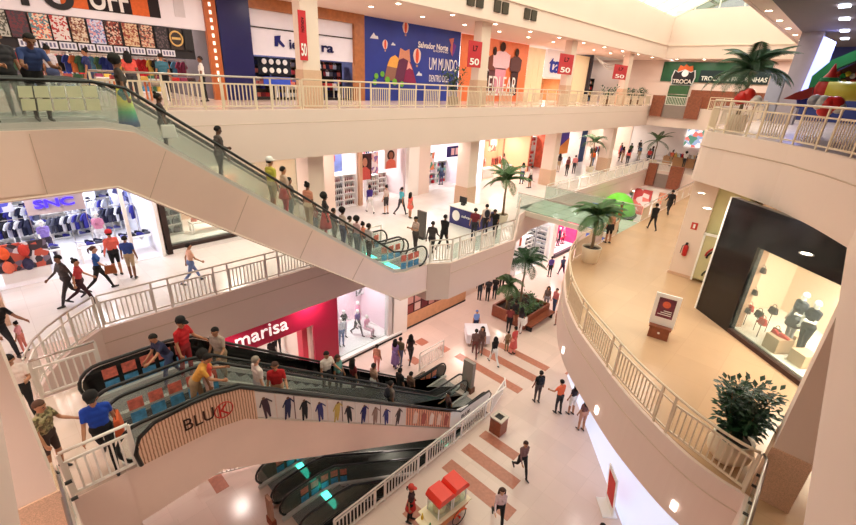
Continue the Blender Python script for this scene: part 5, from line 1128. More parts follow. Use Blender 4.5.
# end kiosk island on the middle floor, X 53..60, Y 9..15
ek = empty('market_stall', (56, 12, L1), 'crowded market stall with goods at the far end of the middle floor', 'stall')
mb = MB(); mb.box(54.5, 57.5, 10.3, 15, L1 + .012, L1 + 1.0); mb.build('counter', cmat((196, 150, 110)), ek)
for y in (10.4, 14.9): mb = MB(); mb.box(54.5, 54.6, y - .05, y + .05, L1 + 1, L1 + 2.3); mb.build('post', WHITE, ek)
mb = MB(); mb.box(61.4, 61.65, 7, 15, L1 + 1.6, L1 + 4.0); tag(mb.build('menu_board', speckle('menu_board', [(236, 226, 226), (150, 170, 200), (226, 120, 110), (240, 236, 236), (90, 140, 120)], 2.2, emit=.6)), 'bright pictured board on the far end wall of the middle floor', 'board')
for k in range(26): item('boxed_toy' if k % 2 else 'handbag', (54.9 + (k % 2) * .5, 10.5 + (k // 2) * .34, L1 + 1.0), .5, RR.choice(PAL), 'mixed goods on the far market stall', 'goods on the market stall', 1.5)
# green play display at the glass walkway
q = atZ(600, 232, L1)
e = empty('dome_tent', (30.8, 11.4, L1 - .2), 'bright green dome shaped toy ride beyond the glass walkway', 'ride')
# ================= ground floor shops ===============================================
FG = 15.95
RM = mat('shop_crimson', (176, 22, 62), .4, var=.03)
mf = empty('storefront', (8, FG, 0), 'crimson shop front with white marisa lettering', 'shop front')
mb = MB(); mb.box(-2, 10.6, FG - .15, FG, 2.85, S1 - .02); mb.build('header', RM, mf)
mb = MB(); mb.box(9.25, 10.6, FG - .15, FG, 0, 2.85); mb.build('right_pier', RM, mf)
mb = MB(); mb.box(8.85, 9.25, FG + .3, FG + .8, 0, 2.85); mb.build('inner_pier', mat('crimson_light', (216, 60, 84), .4, var=.03), mf)
mb = text_mb('marisa', 2.35, .6, .06, bold=False); xf(mb, (6.75, FG - .2, 3.5)); mb.build('letter', mat('letter_white_glow', (255, 250, 248), emit=.25), mf)
room(-2, 9.2, FG + .1, 22, 0, S1, mat('marisa_back', (244, 224, 214), .5, var=.02), 190, (1, .93, .88), floorM=FLW)
for i, (x, y, t) in enumerate(((6.3, 18.2, 'walk'), (7.9, 17.6, 'stand'), (8.7, 18.6, 'stand'))): mannequin((x, y, .03), -90, ['mannequin in dark trousers in the marisa shop doorway', 'mannequin in a black dress in the marisa shop', 'mannequin in a grey top at the back of the marisa shop'][i], [(226, 220, 216), (34, 30, 34), (120, 116, 120)][i], (50, 44, 46), pose=t, skirt=((30, 26, 30), .9) if i == 1 else None)
for i, x in enumerate((3.5, 5.4, 7.2)): garment_rack(x, 19.6, .03, 1.5, ['rack at the left inside the marisa shop', 'middle rack inside the marisa shop', 'right rack inside the marisa shop'][i], 'pale or dark garment inside the marisa shop', 'garments in the marisa shop', [(240, 226, 220), (60, 50, 54), (200, 160, 160), (230, 200, 196)], n=8)
# show window (337..384)
room(10.65, 14.3, FG, 18.6, .22, 4.0, mat('window_pink', (250, 222, 232), .5, var=.04), 75, (1, .93, .96), floorM=WHITE)
sw = empty('shop_window', (12.4, FG, 0), 'white show window with pink mannequins right of the crimson pier', 'shop front')
mb = MB(); mb.box(10.65, 14.9, FG - .3, FG + .05, 0, .22); mb.build('plinth', WHITE, sw)
mb = MB(); mb.box(10.65, 14.9, FG - .34, FG - .3, 0, .1); mb.build('dark_kick', BLACKM, sw)
mb = MB(); mb.box(10.7, 14.3, FG - .02, FG, .22, 4.0); mb.build('window_glass', GL, sw)
for i, (x, y, tp, lg, ps, sk) in enumerate(((11.4, 16.7, (230, 230, 236), (120, 140, 190), 'stand', None), (12.0, 17.3, (40, 36, 44), (226, 214, 226), 'phone', None), (12.7, 17.0, (110, 80, 150), (60, 60, 70), 'walk', None), (13.2, 17.6, (236, 150, 180), (236, 170, 190), 'stand', ((240, 170, 195), .8)), (13.0, 16.6, (240, 160, 190), (240, 190, 205), 'sit', None))):
    mannequin((x, y, .24), -100 + i * 8, ['mannequin in blue jeans at the left of the white show window', 'mannequin in a dark top in the white show window', 'tall mannequin in a violet top in the white show window', 'mannequin in a pink dress in the white show window', 'seated pink mannequin on the show window floor'][i], tp, lg, pose=ps, skirt=sk, h=1.7)
flat(10.8, 11.9, 18.3, 3.0, 3.9, cmat((44, 40, 50)), 'hanging_board', 'dark hanging picture at the upper left of the show window', 'picture'); flat(13.6, 14.2, 18.3, 1.9, 3.9, speckle('bw_poster', [(240, 236, 238), (60, 56, 60), (236, 230, 232), (246, 240, 240)], 4), 'hanging_poster', 'white poster with black motifs at the right of the show window', 'poster')
flat(14.3, 14.6, FG + .4, 0.2, 4.0, cmat((90, 70, 60)), 'side_panel', 'brown side panel inside the show window', 'panel')
bxs('wall_ground_pier', 14.3, 15.35, FG - .25, FG + .3, 0, S1, WALLW); bxs('wall_ground_pier', 13.9, 14.2, FG - .2, FG + .1, 0, S1, mat('pier_grey', (214, 208, 206), .5, var=.02))
# lattice window (405-433)
lw = empty('shop_window', (17.8, FG, 0), 'shop window with small red brown panes above a wooden base', 'shop front')
mb = MB(); mb.box(15.4, 21, FG - .1, FG + .1, 0, .95); mb.build('wooden_base', mat('light_wood', (214, 158, 116), .5, var=.08, scale=4), lw)
mb = MB(); mb.box(15.4, 21, FG - .12, FG - .1, 0, .12); mb.build('dark_kick', BLACKM, lw)
for i in range(8):
    for j in range(4): mb = MB(); x = 15.5 + i * .62; mb.box(x, x + .54, FG - .02, FG + .02, 1.0 + j * .6, 1.54 + j * .6); mb.build('pane', cmat([(150, 70, 66), (206, 150, 140), (110, 46, 50), (236, 200, 190)][(i * 3 + j * 5 + i * j) % 4]), lw)
mb = MB()
for i in range(10): mb.box(15.42 + i * .62, 15.5 + i * .62, FG - .06, FG + .04, .95, 3.45)
for j in range(5): mb.box(15.42, 21, FG - .06, FG + .04, .93 + j * .6, 1.0 + j * .6)
mb.build('lattice', cmat((84, 36, 40)), lw)
bxs('wall_ground_back', 15.4, 27, FG + .3, FG + .5, 0, S1, WALL)
bxs('wall_ground_back_upper', 15.35, 27.0, FG - .05, FG + .3, 3.45, S1, WALL)
# shoe shop (505-547)
room(27.2, 32.5, FG, 19.5, 0, S1, mat('shoe_shop_back', (242, 242, 246), .5, var=.02), 150, (.97, .97, 1), floorM=WHITE)
bxs('wall_ground_mullion', 29.6, 29.68, FG - .05, FG, 0, S1, cmat((170, 170, 176)))
flat(27.2, 28.2, FG + .4, 2.2, 3.6, cmat((206, 90, 60)), 'shop_poster', 'orange poster at the left edge of the shoe shop', 'poster')
for i, (x, y) in enumerate(((28.0, 17.0), (29.2, 17.8), (30.6, 17.0), (31.8, 17.6))): shelf_unit(x, y, 0.03, 1.2, 2.2, .4, 6, ['shoe shelf at the left of the ground floor shoe shop', 'second shoe shelf of the ground floor shoe shop', 'third shoe shelf of the ground floor shoe shop', 'shoe shelf at the right of the ground floor shoe shop'][i], 'shoe', 'grey or white shoe on a shelf of the ground floor shoe shop', 'shoes in the ground floor shoe shop', [(120, 120, 130), (60, 66, 80), (226, 226, 230), (150, 150, 160)], 4)
mb = MB(); mb.lathe([(.9, 0), (1.0, .1), (.95, .3), (.4, .34)], (31.0, 17.5, 3.7), 20); tag(mb.build('ceiling_ring', cmat((90, 88, 92))), 'grey round ceiling drum in the ground floor shoe shop', 'ceiling drum')
table(29.6, 16.6, .03, 2.6, .7, .5, 'low white shoe table at the front of the ground floor shoe shop')
for k in range(8): item('shoe', (28.5 + k * .31, 16.6, .54), 1.2, RR.choice([(120, 100, 110), (200, 190, 200), (70, 60, 80)]), 'shoe on the low front table of the ground floor shoe shop', 'shoes on the low front table')
# pink display (548-572)
bxs('wall_ground_pier', 32.5, 33.1, FG - .1, FG + .4, 0, S1, WALLW)
room(33.1, 37.3, FG, 18, 0.3, S1, mat('pink_shop_back', (244, 70, 130), .5, var=.12), 110, (1, .9, .93), floorM=WHITE)
mb = MB(); mb.box(33.1, 37.3, FG - .25, FG, .0, .3); tag(mb.build('window_plinth', cmat((90, 76, 84))), 'dark sill under the hot pink shop window', 'sill')
for i, (x, tp, sk) in enumerate(((33.8, (30, 28, 36), None), (34.6, (200, 50, 80), ((40, 30, 50), .7)), (35.4, (60, 50, 90), None), (36.2, (230, 120, 150), ((200, 60, 90), .8)))): mannequin((x, 16.7, .33), -90, ['mannequin in black at the left of the pink window', 'mannequin in a red top and dark skirt in the pink window', 'mannequin in violet blue in the pink window', 'mannequin in a pink dress at the right of the pink window'][i], tp, (50, 44, 56), skirt=sk, h=1.75)
bxs('wall_ground_far', 37.4, 62, FG, FG + .3, 0, S1, WALL)
# ground floor, right: white glass shop set on the diagonal
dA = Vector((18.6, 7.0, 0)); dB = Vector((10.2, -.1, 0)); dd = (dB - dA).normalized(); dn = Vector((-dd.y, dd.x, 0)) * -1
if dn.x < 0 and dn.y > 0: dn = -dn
mb = MB(); v = [dA, dB, dB + dn * .12, dA + dn * .12]; mb.prism([(q.x, q.y) for q in v], 0.0, S1 - .02); gw = struct(mb, 'wall_ground_diagonal', mat('lit_white_glass', (206, 216, 240), .15, emit=.45))  # solid wall; its emission stands in for light from inside the shop
ps = dA + dd * 7.55 - dn * .35; e = empty('poster_stand', (ps.x, ps.y, 0), 'white A-frame stand with a red poster by the ground floor glass wall', 'poster stand', rz=math.atan2(dd.y, dd.x))
mb = MB(); mb.obox((0, 0, .9), (.75, .05, 1.75), 0, 0, .12); mb.build('board', WHITE, e, local=True)
for s in (-1, 1): mb = MB(); mb.obox((0, s * .032, .98), (.6, .01, 1.2), 0, 0, .12); mb.build('poster', cmat((214, 70, 66)), e, local=True)
mb = MB(); mb.box(-.4, .4, -.25, .25, 0.0, .05); mb.build('foot', WHITE, e, local=True)
gq = dA + dd * 9.7; mb = MB(); mb.prism([(gq.x + .02, gq.y - .02), (gq.x + 1.2 * -dn.x, gq.y + 1.2 * -dn.y), ((gq + dd * 1.2 - dn * 1.2).x, (gq + dd * 1.2 - dn * 1.2).y), ((gq + dd * 1.2).x, (gq + dd * 1.2).y)], .0, .03); tag(mb.build('green_mat', cmat((110, 170, 60))), 'bright green mat on the ground floor at the bottom of the picture', 'mat')
# ================= diagonal shop of the middle floor, right ===========================
SA = Vector((17.78, 2.44, L1)); sd = Vector((-.666, -.746, 0)); snr = Vector((.746, -.666, 0)); sang = math.atan2(sd.y, sd.x)
def dbox(s0, s1, t0, t1, z0, z1, M, name, parent=None, **k):
    p = [SA + sd * a + snr * b for a, b in ((s0, t0), (s1, t0), (s1, t1), (s0, t1))]; mb = MB(); mb.prism([(q.x, q.y) for q in p], z0, z1); return mb.build(name, M, parent, **k)
bf = empty('storefront', SA + sd * 2.5, 'glossy black shop front set diagonally on the amber floor', 'shop front')
dbox(.05, 1.7, 0, .25, L1, S2, BLACK, 'black_panel', bf); dbox(1.7, 6.5, 0, .25, 9.4, S2, BLACK, 'black_header', bf); dbox(1.7, 6.5, 0, .2, L1, L1 + .16, cmat((70, 44, 34)), 'sill', bf)
dbox(-.02, .05, -.02, .3, L1, S2, WHITE, 'white_edge', bf); dbox(1.7, 6.5, .1, .12, L1 + .16, 9.4, GL, 'window_glass', bf)
for nm, a, b, c, d_ in (('floor_shop', .3, 6.5, L1 + .02, L1 + .16), ('ceiling_shop', .3, 6.5, 9.4, 9.5)):
    o = dbox(a, b, .26, 3.2, c, d_, mat('boutique_white', (250, 240, 228), .5, var=.01), nm); o['kind'] = 'structure'
o = dbox(.2, 6.6, 3.2, 3.3, L1, S2, mat('boutique_cream', (246, 222, 196), .6, var=.01), 'wall_boutique_back'); o['kind'] = 'structure'
o = dbox(.2, .3, .27, 3.2, L1, 9.5, mat('boutique_cream', (246, 222, 196)), 'wall_boutique_side'); o['kind'] = 'structure'
o = dbox(6.5, 6.6, 0, 3.2, L1, S2, WALL, 'wall_boutique_side'); o['kind'] = 'structure'
q = SA + sd * 3.6 + snr * 1.5; lamp(q.x, q.y, 9.3, 120, 1.3, (1, .93, .82), 'boutique_lamp')
q = SA + sd * 5.4 + snr * 1.5; lamp(q.x, q.y, 9.3, 60, .9, (1, .93, .82), 'boutique_lamp')
def dpos(s, t, z): q = SA + sd * s + snr * t; return Vector((q.x, q.y, z))
rl = dbox(1.3, 1.62, .3, .55, L1 + .16, 9.3, mat('boutique_tan', (206, 160, 130), .6, var=.03), 'display_column'); tag(rl, 'tan display column with shelves at the left of the boutique window', 'column')
for i, z in enumerate((7.0, 7.7, 8.5)): item('handbag', dpos(1.66, .5, z - .0), sang, (60, 40, 34), ['dark bag lowest on the tan column', 'dark bag in the middle of the tan column', 'dark bag at the top of the tan column'][i], None, .8)
bags = [(1.5, .72, 7.0, (206, 70, 60), 'red bag on the tallest thin stand at the left of the boutique window'), (1.85, .8, 6.95, (60, 60, 44), 'dark olive bag on a thin stand in the boutique'), (2.25, .6, 6.9, (206, 70, 60), 'red bag on a thin stand in front of the olive bag'), (1.95, 1.15, 7.15, (70, 60, 60), 'small dark bag on a stand nearer the white mannequin'), (2.65, .8, 6.75, (90, 80, 60), 'green brown bag low in the boutique')]
for s, t, z, c, lb in bags:
    p = dpos(s, t, z); item('handbag', p, sang, c, lb, None, .95)
    mb = MB(); mb.tube([(p.x, p.y, L1 + .16), (p.x, p.y, z)], .012, 5); mb.lathe([(.1, 0), (.1, .015)], (p.x, p.y, z - .016), 10); tag(mb.build('bag_stand', STEELD), 'thin metal stand under the ' + lb.split(' bag')[0] + ' bag ' + ('in front' if 'front' in lb else '') , 'stand')
for i, (s, t, w, h, lb) in enumerate(((3.0, .6, .5, .5, 'beige cube plinth with red shoes in the boutique window'), (3.75, .8, .5, .42, 'low beige cube plinth right of the mannequins'), (2.7, 1.5, .4, .4, 'small beige cube at the back of the boutique'))):
    tag(dbox(s - w / 2, s + w / 2, t - w / 2, t + w / 2, L1 + .16, L1 + .16 + h, mat('plinth_beige', (206, 172, 140), .6, var=.02), 'display_plinth'), lb, 'plinth')
item('shoe', dpos(2.9, .55, L1 + .665), sang, (206, 60, 56), 'red shoe on the left of the beige cube plinth', None); item('shoe', dpos(3.12, .6, L1 + .665), sang + .4, (200, 66, 60), 'red shoe on the right of the beige cube plinth', None)
mh = math.degrees(sang) + 90 + 180
def dm(s, t, lb, **k): return mannequin(dpos(s, t, L1 + .17), math.degrees(math.atan2(-snr.y, -snr.x)) + k.pop('a', 0), lb, **k)
dm(2.75, 1.15, 'boutique mannequin in a black and white patterned outfit', top=(60, 60, 66), leg=(150, 150, 156), skirt=((70, 70, 76), .7), h=1.85)
dm(3.3, 1.05, 'white boutique mannequin in a dark top and dark trousers', top=(36, 36, 44), leg=(40, 40, 46), h=1.85, pose='phone')
dm(3.75, 1.55, 'boutique mannequin in black at the right edge of the window', top=(30, 30, 34), leg=(226, 222, 220), h=1.8)
# display recess beside the extinguisher
o = flat(0, 1, 0, 0, 1, WHITE, 'x'); bpy.data.objects.remove(o)
wr = empty('glass_cabinet', (20.6, 2.7, L1), 'wall display cabinet with a black and red arch between the pillar and the black shop', 'cabinet')
mb = MB(); mb.box(20.45, 20.8, 2.0, 3.3, L1 + .2, L1 + 2.2); mb.build('case', mat('case_olive_glass', (196, 190, 150), .2, var=.03), wr)
mb = MB(); mb.box(20.4, 20.46, 1.95, 3.32, L1 + 2.15, L1 + 2.25); mb.box(20.4, 20.46, 3.25, 3.32, L1 + .1, L1 + 2.2); mb.build('frame', WHITE, wr)
for i, (zc, r, c) in enumerate(((1.2, .38, (40, 34, 34)), (1.28, .44, (176, 60, 56)), (.4, .34, (60, 60, 50)))):
    mb = MB(); mb.tube([(20.43, 2.6 + r * math.cos(PI * k / 10), L1 + zc + r * math.sin(PI * k / 10)) for k in range(11)], .04, 6); mb.build('arch_item', cmat(c), wr)
bxs('wall_recess', 18.2, 20.9, 1.8, 1.95, L1, S2, mat('recess_green_cream', (214, 208, 160)))
ex = empty('fire_extinguisher', (20.6, 3.85, L1 + .9), 'red fire extinguisher hung on the white pillar', 'fire extinguisher')
mb = MB(); mb.lathe([(.07, 0), (.1, .03), (.1, .42), (.05, .5), (.03, .52)], (20.58, 3.85, L1 + 1.0), 14); mb.build('cylinder', mat('extinguisher_red', (190, 26, 30), .3, var=.02), ex, True)
mb = MB(); mb.box(20.52, 20.64, 3.81, 3.89, L1 + 1.52, L1 + 1.6); mb.tube([(20.55, 3.85, L1 + 1.55), (20.5, 3.98, L1 + 1.45), (20.52, 4.0, L1 + 1.1)], .015, 6); mb.build('valve_and_hose', BLACKM, ex)
sg = empty('wall_sign', (20.6, 3.8, L1 + 2.2), 'small red fire sign above the extinguisher', 'sign'); mb = MB(); mb.box(20.68, 20.7, 3.68, 3.92, L1 + 2.2, L1 + 2.5); mb.build('plate', mat('sign_red', (200, 60, 50), .4, var=.0), sg); mb = MB(); mb.box(20.672, 20.68, 3.76, 3.84, L1 + 2.26, L1 + 2.44); mb.build('symbol', WHITE, sg)
# more goods in the middle-floor shops
for i, (x, y, lb) in enumerate(((17.2, 24.5, 'tall cosmetics wall shelf behind the left portrait'), (18.4, 24.5, 'tall cosmetics wall shelf between the portraits'), (19.6, 24.5, 'tall cosmetics wall shelf behind the right portrait'))):
    shelf_unit(x, y, L1, 1.1, 3.0, .35, 7, lb, 'bottle', 'perfume bottle on a tall wall shelf', 'perfume bottles on the wall', [(226, 120, 130), (90, 110, 170), (236, 220, 200), (120, 60, 90), (60, 60, 80)], 6, sc=1.5)
flat(18.0, 18.7, F1 + .9, 7.9, 9.3, speckle('pic_rose', [(226, 160, 170), (240, 226, 230), (150, 110, 170), (236, 200, 190)], 4), 'shop_poster', 'pale rose poster between the two portraits', 'poster')
for i, (x, y, lb, c) in enumerate(((-.9, 21.2, 'rack of white and violet tops near the backpacks', PALB), (3.0, 23.8, 'rack of blue tops in front of the right shoe wall', PALB), (.6, 24.2, 'rack of dark tops in front of the shoe wall', PALB))):
    garment_rack(x, y, L1 + .02, 1.5, lb, 'blue, navy or white sports top on a rack', 'sports tops on the racks', c, n=9, h=1.9)
for i, (x0, z0, w, h, c, lb) in enumerate(((.9, 8.3, 1.2, .9, [(60, 60, 190), (230, 230, 240), (40, 40, 90)], 'violet and white sport picture under the SNC sign'), (-.9, 8.2, 1.5, .8, [(90, 90, 200), (226, 226, 236), (206, 90, 90), (40, 40, 70)], 'blue and red sport picture left of the SNC sign'), (3.8, 7.6, .7, 1.6, [(120, 130, 190), (230, 230, 240), (60, 60, 110)], 'tall sport picture in the side window'))):
    flat(x0, x0 + w, 23.3, z0, z0 + h, speckle('sport_pic_%d' % i, c, 4), 'sport_picture', lb, 'picture')
for i, (x, lb) in enumerate(((30.0, 'hanging rose picture left in the peach shop'), (33.2, 'hanging coral picture right in the peach shop'))):
    flat(x, x + 1.2, 24.0, 8.0, 9.2, speckle('peach_pic_%d' % i, [(226, 120, 100), (240, 206, 186), (190, 90, 80), (236, 220, 206)], 3), 'shop_picture', lb, 'picture')
for i, (x, y, lb) in enumerate(((41.6, 24.8, 'shelf of goods behind the orange wedge board'), (43.4, 24.8, 'shelf of goods behind the violet banner'), (45.4, 24.6, 'shelf of goods beside the dark blue post'))):
    shelf_unit(x, y, L1, 1.6, 2.8, .4, 5, lb, 'boxed_toy', 'boxed goods in the far violet banner shop', 'boxed goods in the far shop', PAL, 5, sc=1.4)
for i, (y, lb) in enumerate(((16.7, 'tall shoe shelf on the side wall of the ground floor shoe shop, by the front'), (17.8, 'tall shoe shelf halfway along the side wall of the ground floor shoe shop'), (18.9, 'tall shoe shelf at the back of the ground floor shoe shop side wall'))):
    shelf_unit(32.0, y, .03, 1.0, 2.9, .38, 7, lb, 'shoe', 'grey or white shoe on a shelf of the ground floor shoe shop', 'shoes in the ground floor shoe shop', [(90, 90, 104), (60, 66, 80), (206, 206, 214), (130, 130, 144)], 4, rz=-PI / 2)
flat(29.9, 31.4, 19.4, 2.9, 4.2, cmat((60, 60, 64)), 'shop_picture', 'dark round cornered picture at the back of the ground floor shoe shop', 'picture')
for i, (y0, y1, c, lb) in enumerate(((13.9, 15.7, [(226, 120, 110), (240, 220, 216), (200, 70, 70)], 'red and white picture board at the far end of the ground floor, left'), (11.2, 13.2, [(240, 226, 220), (60, 50, 56), (226, 150, 120)], 'orange and dark picture board at the far end of the ground floor, right'))):
    mb = MB(); mb.box(49.85, 49.98, y0, y1, 1.2, 4.0); tag(mb.build('picture_board', speckle('end_pic_%d' % i, c, 1.3)), lb, 'board')
# ------------------------------------------------------------------ plants
LEAF = mat('palm_leaf', (78, 112, 66), .5, var=.25, scale=5); LEAFD = mat('palm_leaf_dark', (50, 86, 54), .5, var=.25, scale=5); TRUNK = mat('palm_trunk', (130, 110, 84), .8, var=.25, scale=12); SOIL = mat('soil', (50, 34, 24), .9, var=.2, scale=20)
def frond(mb, base, az, el, L_, droop, w=.3, n=16, r=random):
    pts = []; p = Vector(base); a = el
    for i in range(n + 1):
        pts.append(p.copy()); st = L_ / n
        p = p + Vector((math.cos(az) * math.cos(a), math.sin(az) * math.cos(a), math.sin(a))) * st; a -= droop / n
    mb.tube(pts, [.018 * (1 - .8 * i / n) + .003 for i in range(n + 1)], 4)
    side = Vector((-math.sin(az), math.cos(az), 0))
    for i in range(2, n + 1):
        t = i / n; ln = w * (math.sin(PI * min(1, t * .9 + .12)) ** .6) * 1.25; d = (pts[i] - pts[i - 1]).normalized()
        for s in (-1, 1):
            for hf in (0, .33, .66):
                q = pts[i - 1].lerp(pts[i], hf); tip = q + (side * s * .82 + d * .5 + Vector((0, 0, -.28))) * ln * r.uniform(.85, 1.1)
                wv = d * .015 + Vector((0, 0, .003)); m1 = q.lerp(tip, .5) + Vector((0, 0, .03 * ln))
                mb.add([q - wv * .6, q + wv * .6, m1 + wv, tip, m1 - wv], [(0, 1, 2, 3, 4)])
def palm(loc, h, n, L_, label, pot=None, M=LEAF, droop=1.5, seed=1, lean=(0, 0), trunk_r=.06, name='potted_palm', w=.3):
    r = random.Random(seed); e = empty(name, loc, label, 'plant'); x, y, z = loc; zb = z
    if pot:
        pr, ph, PM = pot; mb = MB(); mb.lathe([(pr * .72, 0), (pr * .78, .02), (pr, ph), (pr, ph + .03), (pr * .9, ph + .03), (pr * .88, ph - .05)], (x, y, z), 24, False); mb.lathe([(pr * .72, 0.0), (pr * .7, .01)], (x, y, z), 24); mb.build('pot', PM, e, True)
        mb = MB(); mb.lathe([(pr * .9, ph - .08), (pr * .5, ph - .04), (.01, ph - .03)], (x, y, z), 20); mb.build('soil', SOIL, e); zb = z + ph - .06
    top = Vector((x + lean[0], y + lean[1], z + h)); mb = MB(); k = 10
    mb.tube([Vector((x, y, zb)).lerp(top, i / k) + Vector((.02 * math.sin(i * 1.7), .02 * math.cos(i * 1.3), 0)) for i in range(k + 1)], [trunk_r * (1.25 - .5 * i / k) * (1 + .08 * (i % 2)) for i in range(k + 1)], 9); mb.build('trunk', TRUNK, e, True)
    for i in range(n):
        mb = MB(); az = 2 * PI * i / n * 2.39996 * n / (2 * PI); frond(mb, top, az, r.uniform(.0, 1.3) if i > n * .3 else r.uniform(1.0, 1.45), L_ * r.uniform(.8, 1.1), droop * r.uniform(.7, 1.2), w, r=r); mb.build('frond', M, e)
    return e
def bush(loc, h, rad, label, pot=None, n=520, leaf=.12, M=LEAFD, seed=2, name='potted_bush', stems=7, ball=False):
    r = random.Random(seed); e = empty(name, loc, label, 'plant'); x, y, z = loc; z0 = z
    if pot:
        pr, ph, PM = pot; mb = MB(); mb.lathe([(pr * .6, 0), (pr * .95, ph * .3), (pr, ph * .6), (pr * .85, ph * .95), (pr * .9, ph), (pr * .8, ph), (pr * .75, ph - .06)], (x, y, z), 28, False); mb.lathe([(pr * .6, 0.0), (pr * .58, .01)], (x, y, z), 20); mb.build('pot', PM, e, True)
        mb = MB(); mb.lathe([(pr * .78, ph - .08), (.01, ph - .05)], (x, y, z), 20); mb.build('soil', SOIL, e); z0 = z + ph
    mb = MB(); tips = []
    for i in range(stems):
        a = 2 * PI * i / stems + r.uniform(-.4, .4); rr = rad * r.uniform(.35, .85) * (0 if i == 0 else 1); t = Vector((x + rr * math.cos(a), y + rr * math.sin(a), z0 + (h - (z0 - z)) * r.uniform(.6, .98)))
        b = Vector((x + .05 * math.cos(a), y + .05 * math.sin(a), z0 - .05)); md = b.lerp(t, .5) + Vector((.3 * (t - b).x, .3 * (t - b).y, 0)) * .4; mb.tube([b, md, t], [.022, .015, .006], 5); tips.append((b, md, t))
    mb.build('stem', TRUNK, e)
    mb = MB()
    for i in range(n):
        b, md, t = tips[i % stems]; u = r.uniform(.25, 1.05); p = b.lerp(md, min(1, u * 2)) if u < .5 else md.lerp(t, u * 2 - 1)
        a = r.uniform(0, 2 * PI); el = r.uniform(-.3, 1.1); d = Vector((math.cos(a) * math.cos(el), math.sin(a) * math.cos(el), math.sin(el))); p = p + d * r.uniform(.0, rad * .38)
        L_ = leaf * r.uniform(.7, 1.25); sd_ = d.cross(Vector((0, 0, 1))).normalized() * L_ * .28; m_ = p + d * L_ * .5
        mb.add([p, m_ + sd_, p + d * L_ + Vector((0, 0, -.02)), m_ - sd_], [(0, 1, 2, 3)])
    o = mb.build('foliage', M, e); o['kind'] = 'stuff'; return e
WPOT = mat('pot_ivory', (236, 222, 200), .4, var=.02)
palm((19.05, 7.3, L1 + .012), 2.2, 22, 1.5, 'tall potted palm in a white pot on the amber floor by the glass walkway', (.44, .72, WPOT), droop=1.9, seed=3, w=.34)
palm((20.9, 13.6, L1 + .012), 2.5, 20, 1.7, 'palm behind the blue kiosk on the landing', (.34, .45, WPOT), droop=1.8, seed=5)
palm((22.3, 12.4, .62), 3.0, 20, 1.8, 'tall palm growing in the brown ground floor planter', None, droop=2.1, seed=6, name='planter_palm', w=.36, M=LEAFD)
palm((21.2, 12.7, .62), 1.7, 13, 1.35, 'shorter palm at the left end of the brown planter', None, droop=2.3, seed=7, name='planter_palm')
palm((21.5, 3.6, L2 + .012), 2.2, 26, 1.8, 'large dark palm on the upper right balcony in front of the green sign', (.4, .6, WPOT), droop=1.7, seed=8, w=.36, M=LEAFD)
palm((53.2, 15.6, L1 + .012), 2.6, 11, 1.9, 'palm at the left of the far market stall', (.4, .5, WPOT), seed=9); palm((52.6, 9.4, L1 + .012), 2.2, 11, 1.8, 'palm at the right of the far market stall', (.4, .5, WPOT), seed=10)
palm((42.0, 17.9, L1 + .012), 2.8, 12, 1.9, 'palm standing before the violet banner on the middle floor', (.4, .5, WPOT), seed=12, droop=2.4)
bush((20.1, 17.4, L2 + .012), 2.0, .75, 'round dark bush in front of the blue hoarding beside the second upper column', (.35, .5, mat('pot_brown', (120, 90, 66), .6, var=.05)), 420, .2, seed=3)
for i, x in enumerate((40.4, 45.9, 48.6)): bush((x, 16.85, L2 + .012), 1.5, .8, ['leafy plant right of the third upper column', 'low leafy plant right of the farthest red banner', 'last low plant near the end of the back railing'][i], (.35, .5, mat('pot_brown', (120, 90, 66), .6)), 220, .22, seed=4 + i)
bush((10.12, -.08, L1 + .012), 1.95, .62, 'glossy bushy plant in a round ribbed white pot by the curved railing', (.44, .62, WPOT), 1500, .16, seed=11, stems=11, M=mat('croton_leaf', (38, 70, 44), .35, var=.3, scale=6))
# planter
e = empty('wooden_planter', (22.15, 12.15, 0), 'brown wooden planter box on the ground floor with seats around', 'planter')
PW = mat('planter_wood', (140, 74, 50), .45, var=.15, scale=5)
for (x0, x1, y0, y1) in ((20.7, 23.7, 11.0, 11.12), (20.7, 23.7, 13.3, 13.42), (20.7, 20.82, 11.12, 13.3), (23.58, 23.7, 11.12, 13.3)): mb = MB(); mb.box(x0, x1, y0, y1, 0.05, .82); mb.build('side_board', PW, e)
mb = MB(); mb.box(20.82, 23.58, 11.12, 13.3, .3, .62); mb.build('soil', SOIL, e)
mb = MB(); mb.box(20.75, 23.65, 10.55, 11.0, .38, .44); mb.build('seat', PW, e); mb = MB(); mb.box(20.9, 21.0, 10.6, 10.95, 0, .38); mb.build('leg', BLACKM, e); mb = MB(); mb.box(23.4, 23.5, 10.6, 10.95, 0, .38); mb.build('leg', BLACKM, e)
r = random.Random(5)
for i, (x, y) in enumerate(((21.2, 11.5), (21.9, 11.4), (22.7, 11.5), (23.2, 12.1), (22.9, 12.8), (21.6, 12.1))): bush((x, y, .6), .65, .42, 'low green bush filling the brown planter', None, 170, .17, LEAF, 20 + i, 'planter_bush', 5)['group'] = 'low bushes in the brown planter'
